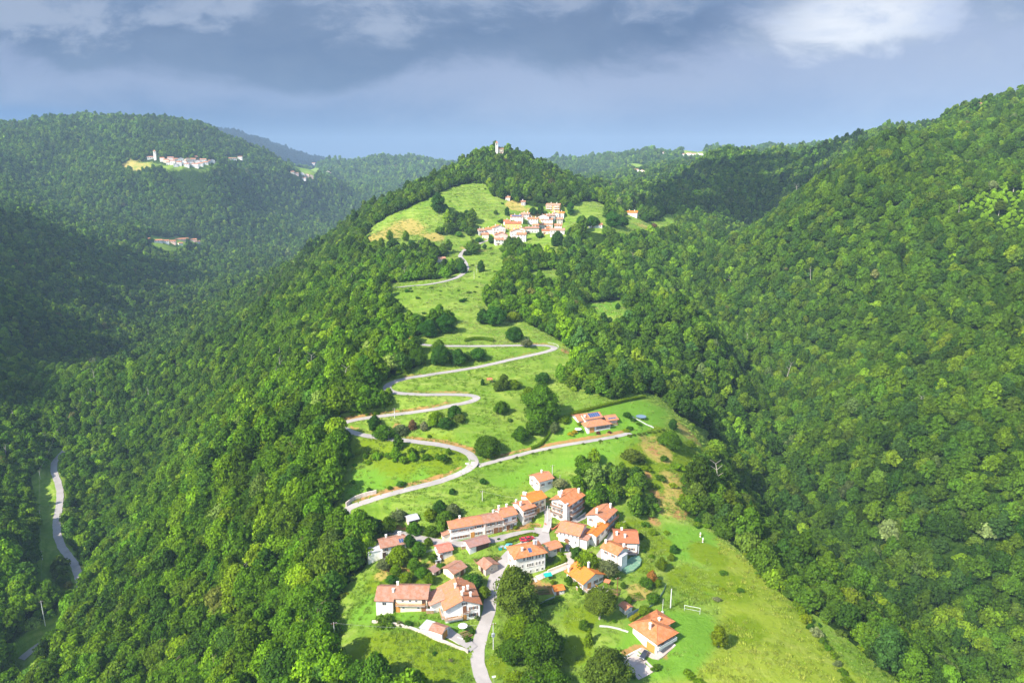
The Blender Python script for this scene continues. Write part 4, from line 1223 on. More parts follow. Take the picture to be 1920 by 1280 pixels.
# --- the upper village
UP = [
    ((929, 459), (944.5, 460), 8, 6.2, 'gx', 's', 'w', (3, 2), 'white house with a faded pink roof at the lower left corner of the upper village'),
    ((928.5, 453), (952, 453), 10, 8.0, 'gy', 's', 'p', (4, 2), 'big pale pink gabled house behind the lower left corner house'),
    ((953.5, 458.5), (968, 457.5), 7, 5.0, 'gx', 'b', 'w', (2, 1), 'cottage with a vivid orange roof on the lower edge of the upper village'),
    ((969, 453.5), (986, 455), 9, 9.0, 'gx', 's', 'w', (3, 3), 'tall white house next to the vivid orange cottage'),
    ((958, 447), (982, 446.5), 9, 8.0, 'gy', 's', 'w', (4, 2), 'white gabled house in the middle of the upper village'),
    ((924.5, 438), (948, 439), 9, 7.5, 'gy', 'o', 'w', (4, 2), 'white gabled house with an orange roof near the left edge of the upper village'),
    ((911.5, 438.5), (924, 438.5), 8, 5.5, 'gx', 'o', 'w', (2, 1), 'low orange roofed house at the left of the upper village'),
    ((898, 441), (911, 442), 8, 6.0, 'gx', 'p', 'g', (3, 2), 'greyish house at the far left end of the upper village'),
    ((947, 432), (977, 430), 9, 8.0, 'gx', 'r', 'o', (5, 2), 'tall orange walled house in the upper village'),
    ((957, 416), (980, 415), 9, 6.0, 'gx', 'p', 'w', (4, 2), 'white house with bluish panels on its roof at the top of the upper village'),
    ((977, 411), (992, 410), 8, 6.0, 'gx', 'p', 'g', (3, 2), 'grey pink house at the top edge of the upper village'),
    ((989.5, 425), (1008, 423), 8, 9.0, 'gx', 's', 'w', (4, 3), 'tall white house with many windows in the upper village'),
    ((986, 438), (1011, 435), 8, 5.5, 'gx', 'n', 'w', (5, 1), 'long white house with a dull red roof in the upper village'),
    ((1008, 415), (1029, 416), 9, 6.5, 'gy', 's', 'w', (3, 2), 'salmon roofed white house near the top right of the upper village'),
    ((1014, 421), (1036, 421), 9, 6.5, 'gx', 's', 'w', (4, 2), 'broad white house in the right half of the upper village'),
    ((1027, 416), (1040, 415), 8, 8.0, 'gx', 'p', 'g', (3, 3), 'grey rendered house with dark windows in the upper village'),
    ((1037, 412), (1048, 411.5), 9, 8.0, 'gy', 'p', 'w', (2, 2), 'narrow white gabled house at the top right of the upper village'),
    ((1048, 409.5), (1057, 408.5), 7, 6.5, 'gx', 'b', 'w', (2, 2), 'small white house with an orange roof at the upper right corner'),
    ((1023.5, 397), (1049, 396), 10, 8.0, 'gx', 'p', 'o', (6, 3), 'wide balconied block on the terrace above the upper village'),
    ((1023, 427), (1036, 426), 7, 4.0, 'gx', 's', 'w', (3, 1), 'low white house below the broad white house of the upper village'),
    ((1008, 429), (1022, 429), 8, 5.0, 'gx', 's', 'g', (3, 1), 'low salmon roofed house in the centre right of the upper village'),
    ((1016, 439), (1036, 439), 7, 4.0, 'gx', 'r', 'c', (4, 1), 'low house with a long red roof on the right of the upper village'),
    ((1031.5, 443), (1058, 441.5), 9, 6.5, 'gx', 'p', 'w', (5, 2), 'long white house at the right end of the upper village'),
    ((934, 447.5), (946, 447.5), 8, 6, 'gx', 's', 'w', (2, 2), 'small white house squeezed behind the big pale pink house of the upper village'),
    ((971, 441), (985, 440), 8, 7, 'gy', 's', 'c', (2, 2), 'cream gabled house below the tall orange house of the upper village'),
    ((999, 431.5), (1010, 431.5), 7, 6, 'gx', 'o', 'w', (2, 2), 'small white house under the many windowed house of the upper village'),
    ((1040, 432), (1053, 431), 8, 5.5, 'gx', 's', 'w', (3, 2), 'white house between the stone house and the long right end house'),
    ((904, 447.5), (916, 447.5), 7, 5, 'gx', 's', 'c', (2, 1), 'cream cottage beside the road entering the upper village'),
    ((991, 417), (1003, 417), 7, 6, 'gy', 's', 'p', (2, 2), 'pink gabled house at the upper middle of the upper village'),
    ((944, 423.5), (956, 423), 7, 5.5, 'gx', 'r', 'w', (2, 1), 'white cottage with a dark red roof above the orange house'),
    ((1022, 434.5), (1033, 434), 7, 4.5, 'gx', 'o', 'w', (2, 1), 'low white cottage with an orange roof in the right half of the upper village'),
    ((948, 376), (956, 376), 6, 4.0, 'gx', 's', 'w', (2, 1), 'tiny white house at the wood edge above the terraced field'),
    ((977, 386), (985, 385), 6, 5.0, 'gx', 'n', 'g', (2, 1), 'tiny grey house half hidden by trees above the upper village'),
    ((1044, 420), (1055, 419), 8, 6.0, 'gx', 'p', 's', (2, 2), 'stone house at the right edge of the upper village'),
    ((1104, 427), (1129, 427), 8, 3.5, 'gx', 's', 'w', (4, 1), 'long low red roofed building among the trees right of the upper village'),
    ((1172, 405), (1194, 405), 10, 4.5, 'gx', 'b', 'w', (4, 1), 'orange roofed farm in the meadow right of the upper village'),
    ((1143, 378), (1152, 376), 8, 3.5, 'gx', 'x', 'g', (2, 1), 'grey roofed barn at the foot of the wooded hill'),
]
for A_, B_, d, h, rf, rc, wl, (nc, nr_), lab in UP:
    house('village_house', lab, A_, B_, d, h * .9, rf, rc, wl, [('f', nc, [1.5 + 2.6 * k for k in range(nr_)], D_(w=.9, h=1.25, sh=None)), ('l', 2, [1.5 + 2.6 * k for k in range(nr_)], D_(w=1.0, h=1.4, sh=None))],
          [('f', 0.5 / nc + (0.5 / nc), 1.1, 2.1)] if nc > 2 else [], balc=([('f', .0, .45, 2.9, 1.3, WHITE), ('f', .6, 1.0, 2.9, 1.3, WHITE), ('f', .0, .45, 5.5, 1.3, WHITE), ('f', .6, 1.0, 5.5, 1.3, WHITE)] if nc == 6 else []),
          chim=[(.3, .6, .3), (.75, .4, .3)] if nc > 2 else [(.4, .6, .3)], solar=[(.1, .9, .05, .42)] if 'bluish' in lab else [], detail=False, group='houses of the upper village')
house('stone_hut', 'small grey stone hut beside the round meadow left of the bend', (820, 491), (835, 492), 6, 3.4, 'gx', 'p', 's', [], [('f', .75, 1.6, 2.4, WOOD_D)], cat='hut', detail=False)

# --- far hamlets
far_rng = random.Random(4)


def far_houses(lab, group, spots, cols='wwwwcpg', rcs='sspnp'):
    for (u, v, wpx, hpx) in spots:
        p = hit(u, v)
        dep = to_pix(*p)[2]
        k = dep / FOC
        h = max(hpx * k * 0.8, 3.6)
        house('far_house', lab, (u - wpx / 2, v + far_rng.uniform(-.4, .4)), (u + wpx / 2, v + far_rng.uniform(-.4, .4)), far_rng.uniform(9, 12), h, far_rng.choice(['gx', 'gx', 'gy']), far_rng.choice(rcs), far_rng.choice(cols),
              [('f', max(2, int(wpx * k / 4)), [h * .55] if h < 5.5 else [1.8, 4.6], D_(w=1.2, h=1.5, sh=None))], detail=False, group=group)


far_houses('small pale house in the dense hamlet below the wooded hilltop on the left', 'houses of the left hill hamlet',
           [(304, 304, 7, 9), (312, 307, 9, 9), (320, 302, 10, 8), (324, 308, 8, 8), (331, 305, 10, 8), (336, 311, 9, 9), (340, 303, 10, 7), (345, 309, 10, 8), (350, 313, 9, 7), (354, 305, 10, 8), (358, 310, 10, 8), (363, 304, 9, 7),
            (366, 314, 12, 8), (371, 308, 10, 8), (376, 312, 9, 7), (381, 305, 11, 7), (330, 313, 8, 6), (392, 306, 6, 6), (399, 306, 8, 7), (369, 298, 6, 5), (386, 309, 8, 6), (316, 310, 7, 7)])
far_houses('tiny pale house in the row right of the left hill hamlet', 'houses right of the left hill hamlet', [(431, 300, 6, 4), (440, 301, 7, 5), (450, 299, 8, 6)])
far_houses('small sunlit house on the right shoulder of the left hill', 'houses on the shoulder of the left hill', [(549, 326, 6, 5), (557, 329, 6, 5), (566, 331, 9, 7), (575, 333, 9, 7), (583, 335, 9, 7), (570, 338, 7, 5)], 'cpw')
far_houses('tiny white house at the foot of the dark blue mountain', 'houses at the foot of the dark mountain', [(572, 307, 8, 4), (583, 307, 8, 5), (588, 310, 6, 5), (614, 326, 7, 5), (621, 329, 7, 5), (627, 330, 6, 5)])
far_houses('small white house on the ridge in the right background', 'houses on the right background ridge', [(1242, 291, 7, 6), (1250, 290, 5, 7), (1283, 295, 8, 7), (1291, 294, 8, 8), (1299, 295, 9, 8), (1308, 294, 9, 7), (1315, 293, 6, 6), (1282, 299, 8, 5)], 'w', 'pp')
far_houses('small pink roofed house in the wooded gap right of the church hill', 'houses in the wooded gap', [(1176, 320, 9, 6), (1185, 322, 8, 6), (1193, 324, 10, 7), (1203, 325, 10, 6)], 'wc')
for A_, B_, d, h, wl, lab in [((278, 452), (283.5, 452), 8, 5, 'w', 'tiny white house at the left end of the hamlet on the dark left slope'), ((291, 456), (304, 456), 10, 6, 'w', 'white house with a hipped pink roof on the dark left slope'),
                              ((304.5, 456), (316, 457), 9, 6, 'w', 'white house joined to the hipped one on the dark left slope'), ((319, 457), (329, 457), 8, 6, 'p', 'pinkish house in the middle of the hamlet on the dark left slope'),
                              ((330, 452), (352, 451), 9, 4.5, 'p', 'long pink roofed house on the dark left slope'), ((336, 461), (343, 460), 7, 6, 'w', 'small white house below the long pink roof on the dark left slope'),
                              ((353, 452), (368, 453), 9, 4.5, 'p', 'low pink house right of the long pink roof on the dark left slope'), ((366, 458), (375, 458), 8, 7, 'g', 'grey white house at the right end of the hamlet on the dark left slope')]:
    house('slope_house', lab, A_, B_, d, h, 'gx', 's', wl, [('f', 3, [h - 1.8], D_(w=1.2, h=1.5, sh=None))], detail=False, group='houses on the dark left slope')
house('ridge_house', 'lone white house under the skyline of the right mountain', (1827, 206), (1838, 205), 9, 6, 'gx', 'p', 'w', [('f', 3, [3], D_(w=1.2, h=1.4, sh=None))], detail=False)


def church(label, u, v, tw, th, nave, nlabel):
    # tower foot, width and height in picture pixels
    """bell tower with belfry openings and pyramid roof, the nave beside it"""
    p = hit(u, v)
    k = to_pix(*p)[2] / FOC
    w_, h = tw * k, th * k
    root = thing('bell_tower', label, 'bell tower', (p[0], p[1], p[2]), 0.15)
    a = w_ / 2
    b = MB().box(-a, -a, -4, a, a, h * .68)
    b.box(-a * 1.12, -a * 1.12, h * .68, a * 1.12, a * 1.12, h * .71)
    for sx in (-1, 1):
        for sy in (-1, 1):
            b.box(sx * a - (0.0 if sx < 0 else a * .55), sy * a - (0.0 if sy < 0 else a * .55), h * .71, sx * a + (a * .55 if sx < 0 else 0), sy * a + (a * .55 if sy < 0 else 0), h * .88)
    b.box(-a, -a, h * .88, a, a, h * .91)
    b.build('tower', W_WHITE if nave != 'p' else W_PINK, root)
    r = MB()
    e = a * 1.2
    for q in ([(-e, -e), (e, -e)], [(e, -e), (e, e)], [(e, e), (-e, e)], [(-e, e), (-e, -e)]):
        r.poly([(q[0][0], q[0][1], h * .91), (q[1][0], q[1][1], h * .91), (0, 0, h * 1.08)])
    r.poly([(-e, -e, h * .91), (-e, e, h * .91), (e, e, h * .91), (e, -e, h * .91)])
    obj('roof', uv_mesh(r.mesh('roof', R_PINK)), root)
    MB().bar((0, 0, h * .77), (0, 0, h * .86), a * .45, a * .2, 8).build('bell', mat('bronze', (.2, .12, .05), .5, .1, 1, metallic=.6), root)
    KEEP_OUT.append((p[0], p[1], w_ + 8))
    for s_ in (12, 20, 28):
        KEEP_OUT.append((p[0] - p[0] / p[1] * s_, p[1] - s_, 9))


church('pinkish white bell tower of the small church crowning the wooded hill', 931.5, 288, 4.4, 21, 'w', '')
house('hill_church', 'small cream church nave beside the bell tower on the wooded hilltop', (935, 288), (944, 288), 9, 6.5, 'gx', 'p', 'c', [('f', 2, [3], D_(w=1, h=2, sh=None))], [('f', .5, 1.4, 2.6)], cat='church', detail=False)
church('slender white bell tower beside the brown field on the left hill', 291.5, 299, 4.2, 16, 'w', '')
house('field_church', 'white church nave at the foot of the slender tower on the left hill', (277, 299), (288, 299), 10, 6.5, 'gx', 'p', 'w', [('f', 3, [4], D_(w=1.2, h=2.2, sh=None))], [], cat='church', detail=False)


# ------------------------------------------------------------------ trees
def rot_to(nrm, spin):
    """tangent frames for many leaf faces"""
    up = np.where(np.abs(nrm[:, 2:3]) > 0.9, np.array([[1.0, 0, 0]]), np.array([[0, 0, 1.0]]))
    t = np.cross(up, nrm)
    t /= np.linalg.norm(t, axis=1)[:, None] + 1e-9
    b = np.cross(nrm, t)
    c, s = np.cos(spin)[:, None], np.sin(spin)[:, None]
    return t * c + b * s, -t * s + b * c


ICO = None


def ico():
    global ICO
    if ICO is None:
        t = (1 + 5 ** 0.5) / 2
        v = np.array([(-1, t, 0), (1, t, 0), (-1, -t, 0), (1, -t, 0), (0, -1, t), (0, 1, t), (0, -1, -t), (0, 1, -t), (t, 0, -1), (t, 0, 1), (-t, 0, -1), (-t, 0, 1)], float)
        v /= np.linalg.norm(v[0])
        f = np.array([(0, 11, 5), (0, 5, 1), (0, 1, 7), (0, 7, 10), (0, 10, 11), (1, 5, 9), (5, 11, 4), (11, 10, 2), (10, 7, 6), (7, 1, 8), (3, 9, 4), (3, 4, 2), (3, 2, 6), (3, 6, 8), (3, 8, 9), (4, 9, 5), (2, 4, 11), (6, 2, 10), (8, 6, 7), (9, 8, 1)])
        ICO = (v, f)
    return ICO


def leaf_mesh(name, P, N, size, rng, cores, lv_bias=None):
    """leaf sprays at P facing N plus small dark-hearted cores; triangles only"""
    n = len(P)
    N = N + rng.normal(0, 0.45, N.shape)
    N /= np.linalg.norm(N, axis=1)[:, None] + 1e-9
    t, b = rot_to(N, rng.uniform(0, 6.28, n))
    s = size * rng.uniform(0.6, 1.35, n)[:, None]
    asp = rng.uniform(0.55, 1.0, n)[:, None]
    a0 = P + t * s
    a1 = P + b * s * asp
    a2 = P - t * s * 0.8 + N * s * rng.uniform(-0.35, 0.35, n)[:, None]
    a3 = P - b * s * asp
    V = np.stack([a0, a1, a2, a3], 1).reshape(-1, 3)
    i = np.arange(n)[:, None] * 4
    F = np.concatenate([i + np.array([[0, 1, 2]]), i + np.array([[0, 2, 3]])])
    lv = rng.uniform(0, 1, n)
    if lv_bias is not None:
        lv = np.clip(lv * 0.7 + lv_bias * 0.5, 0, 1)
    LV = np.concatenate([lv, lv])
    iv, if_ = ico()
    vs, fs, ls = [V], [F], [LV]
    k = len(V)
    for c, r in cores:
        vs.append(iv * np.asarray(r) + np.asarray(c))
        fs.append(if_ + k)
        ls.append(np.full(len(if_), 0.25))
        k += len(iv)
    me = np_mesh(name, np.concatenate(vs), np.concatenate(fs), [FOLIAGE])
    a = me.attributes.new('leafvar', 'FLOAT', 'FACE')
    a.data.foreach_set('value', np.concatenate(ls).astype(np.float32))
    return me


def crown_mesh(name, seed, nlobe, nleaf, size, shape):
    """a broadleaf crown of unit radius standing on z = 0: many leafy lobes with gaps between them"""
    rng = np.random.default_rng(seed)
    hgt, base, flat = shape          # total crown height, height of the widest part, flatness of the underside
    cs, rs = [], []
    for k in range(nlobe):
        th = 2.4 * k + rng.uniform(-0.5, 0.5)
        q = (k + 0.5) / nlobe
        zz = q * 1.0
        prof = math.sin(math.pi * min(1, (0.12 + 0.88 * zz) ** 0.8)) ** 0.75 if zz < 0.97 else 0.15
        rad = prof * rng.uniform(0.40, 0.90)
        r = rng.uniform(0.22, 0.42) * (0.75 + 0.45 * prof)
        cs.append((rad * math.cos(th), rad * math.sin(th), 0.2 + zz * (hgt - 0.42)))
        rs.append(r)
    cs, rs = np.array(cs), np.array(rs)
    per = max(nleaf // nlobe, 6)
    P, N, B = [], [], []
    for c, r in zip(cs, rs):
        d = rng.normal(0, 1, (per, 3))
        d[:, 2] = np.abs(d[:, 2]) * 1.0 - 0.35
        d /= np.linalg.norm(d, axis=1)[:, None]
        p = c + d * r * rng.uniform(0.78, 1.24, per)[:, None] * np.array([1, 1, 0.85])
        ins = (((p[:, None, :] - cs[None]) ** 2).sum(-1) < (rs[None] * 0.72) ** 2).any(1)
        tone = rng.uniform(0.1, 0.9)
        P.append(p[~ins])
        N.append(d[~ins])
        B.append(np.full((~ins).sum(), tone))
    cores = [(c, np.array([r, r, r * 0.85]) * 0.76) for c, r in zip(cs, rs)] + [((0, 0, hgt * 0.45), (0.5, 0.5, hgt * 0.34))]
    return leaf_mesh(name, np.concatenate(P), np.concatenate(N), size, rng, cores, np.concatenate(B))


def conifer_mesh(name, seed, nleaf, size):
    rng = np.random.default_rng(seed)
    hgt = 3.3
    P, N = [], []
    tiers = 11
    for k in range(tiers):
        z = hgt * (0.06 + 0.9 * k / tiers)
        r = (1 - k / tiers) ** 0.85
        nb = max(5, int(11 * r))
        for j in range(nb):
            th = 2 * math.pi * (j + rng.uniform(0, 0.6)) / nb
            m = max(int(nleaf / (tiers * 8)), 4)
            q = rng.uniform(0.15, 1, m)
            p = np.stack([r * q * math.cos(th), r * q * math.sin(th), z - 0.25 * r * q + rng.normal(0, 0.04, m)], 1)
            p += rng.normal(0, 0.05, p.shape)
            P.append(p)
            N.append(np.tile([math.cos(th) * 0.5, math.sin(th) * 0.5, 0.8], (m, 1)))
    cores = [((0, 0, hgt * (0.1 + 0.1 * k)), (0.62 * (1 - k / 9), 0.62 * (1 - k / 9), 0.3)) for k in range(8)]
    return leaf_mesh(name, np.concatenate(P), np.concatenate(N), size, rng, cores)


SHAPES = [(1.75, 0.8, 0), (2.1, 1.0, 0), (1.5, 0.7, 0), (2.5, 1.2, 0), (1.9, 0.9, 0), (1.6, 0.8, 0), (1.3, 0.6, 0)]
NEAR = [crown_mesh('crown', 100 + i, (30, 34, 28, 34, 38, 22, 20)[i], 4600, 0.080, SHAPES[i]) for i in range(7)]
MIDC = [crown_mesh('crown', 200 + i, 26, 1700, 0.118, SHAPES[i]) for i in range(6)]
FARC = [crown_mesh('crown', 300 + i, 13, 380, 0.22, SHAPES[i]) for i in range(5)]
CONI = conifer_mesh('crown', 400, 3000, 0.11)
BIG = [crown_mesh('crown', 600 + i, 40, 15000, 0.050, ((2.2, 1.0, 0), (1.7, 0.8, 0))[i]) for i in range(2)]
BUSH = [crown_mesh('crown', 500 + i, 9, 900, 0.12, (1.1, 0.4, 0)) for i in range(3)]


def trunk_mesh(name, seed, h, mats, limbs=5):
    rng = random.Random(seed)
    mb = MB()
    p = Vector((0, 0, -0.6))
    r = 0.085
    lean = Vector((rng.uniform(-.06, .06), rng.uniform(-.06, .06), 0))
    steps = 5
    for k in range(steps):
        q = Vector((0, 0, h * (k + 1) / steps)) + lean * (k + 1)
        r2 = r * 0.80
        mb.bar(p, q, r, r2, 7)
        if k >= 1:
            for j in range(2 if limbs > 3 else 1):
                a = rng.uniform(0, 6.28)
                e = q + Vector((math.cos(a) * 0.5, math.sin(a) * 0.5, 0.35))
                mb.bar(q, e, r2 * 0.55, 0.012, 5)
        p, r = q, r2
    return mb.mesh(name, mats)


TRUNK = [trunk_mesh('trunk', i, 1.5, [BARK]) for i in range(3)]
TRUNK_L = trunk_mesh('trunk', 9, 1.7, [BARK_L])

TINTS = {  # leaf colours
    'mid': (0.070, 0.170, 0.006), 'dark': (0.036, 0.112, 0.008), 'light': (0.125, 0.235, 0.004), 'olive': (0.096, 0.172, 0.012),
    'blue': (0.045, 0.130, 0.018), 'pale': (0.200, 0.240, 0.075), 'rust': (0.150, 0.110, 0.035), 'yellow': (0.330, 0.320, 0.010), 'lime': (0.175, 0.270, 0.005),
    'grey': (0.115, 0.165, 0.040), 'orange': (0.360, 0.220, 0.030), 'bronze': (0.120, 0.060, 0.030),
}
WORDS = {'mid': 'mid green', 'dark': 'dark green', 'light': 'fresh light green', 'olive': 'olive green', 'blue': 'bluish green', 'pale': 'pale flowering', 'rust': 'rusty brown', 'yellow': 'bright yellow', 'lime': 'yellow green',
         'grey': 'grey green', 'orange': 'orange leaved', 'bronze': 'dark purple brown'}


def jit(c, rng, a=0.16):
    k = 1 + rng.uniform(-a, a)
    return tuple(max(0.002, x * k * (1 + rng.uniform(-a, a) * 0.5)) for x in c)


def plant(name, label, cat, x, y, rad, kind='mid', shape=None, stem_h=0.35, group=None, hscale=1.0, sink=0.3, tint=None, light_bark=False):
    """one tree or shrub standing at x, y: trunk and crown under an empty"""
    rng = random.Random(int(x * 131 + y * 17))
    t = thing(name, label, cat, (x, y, gz(x, y) - 0.1), rng.uniform(0, 6.28), group)
    if shape == 'conifer':
        me = CONI
    elif shape == 'bush':
        me = rng.choice(BUSH)
    else:
        me = NEAR[shape if isinstance(shape, int) else rng.randrange(6)]
        if cat == 'tree' and group is None and rad > 5.0:
            me = BIG[0 if shape in (1, 3, 4) else 1]
    c = obj('crown', me, t, (0, 0, stem_h * rad - sink * rad * 0.3))
    c.scale = (rad, rad * rng.uniform(0.92, 1.08), rad * hscale)
    tk = tint or [x * y for x, y in zip(jit(TINTS[kind], rng), (1.12, 1.0, 1.3) if kind == 'dark' else (0.98, 0.86, 1.2))]
    c["tint"] = tuple(tk)
    if shape != 'bush':
        k = obj('trunk', TRUNK_L if light_bark else rng.choice(TRUNK), t)
        k.scale = (rad, rad, rad * (stem_h + 0.9 * hscale) / 1.2)
    return t


def plant_px(u, v, dpx, *a, **k):
    p = hit(u, v)
    dep = to_pix(*p)[2]
    return plant(*a[:3], p[0], p[1], dpx / 2 * dep / FOC, *a[3:], **k)


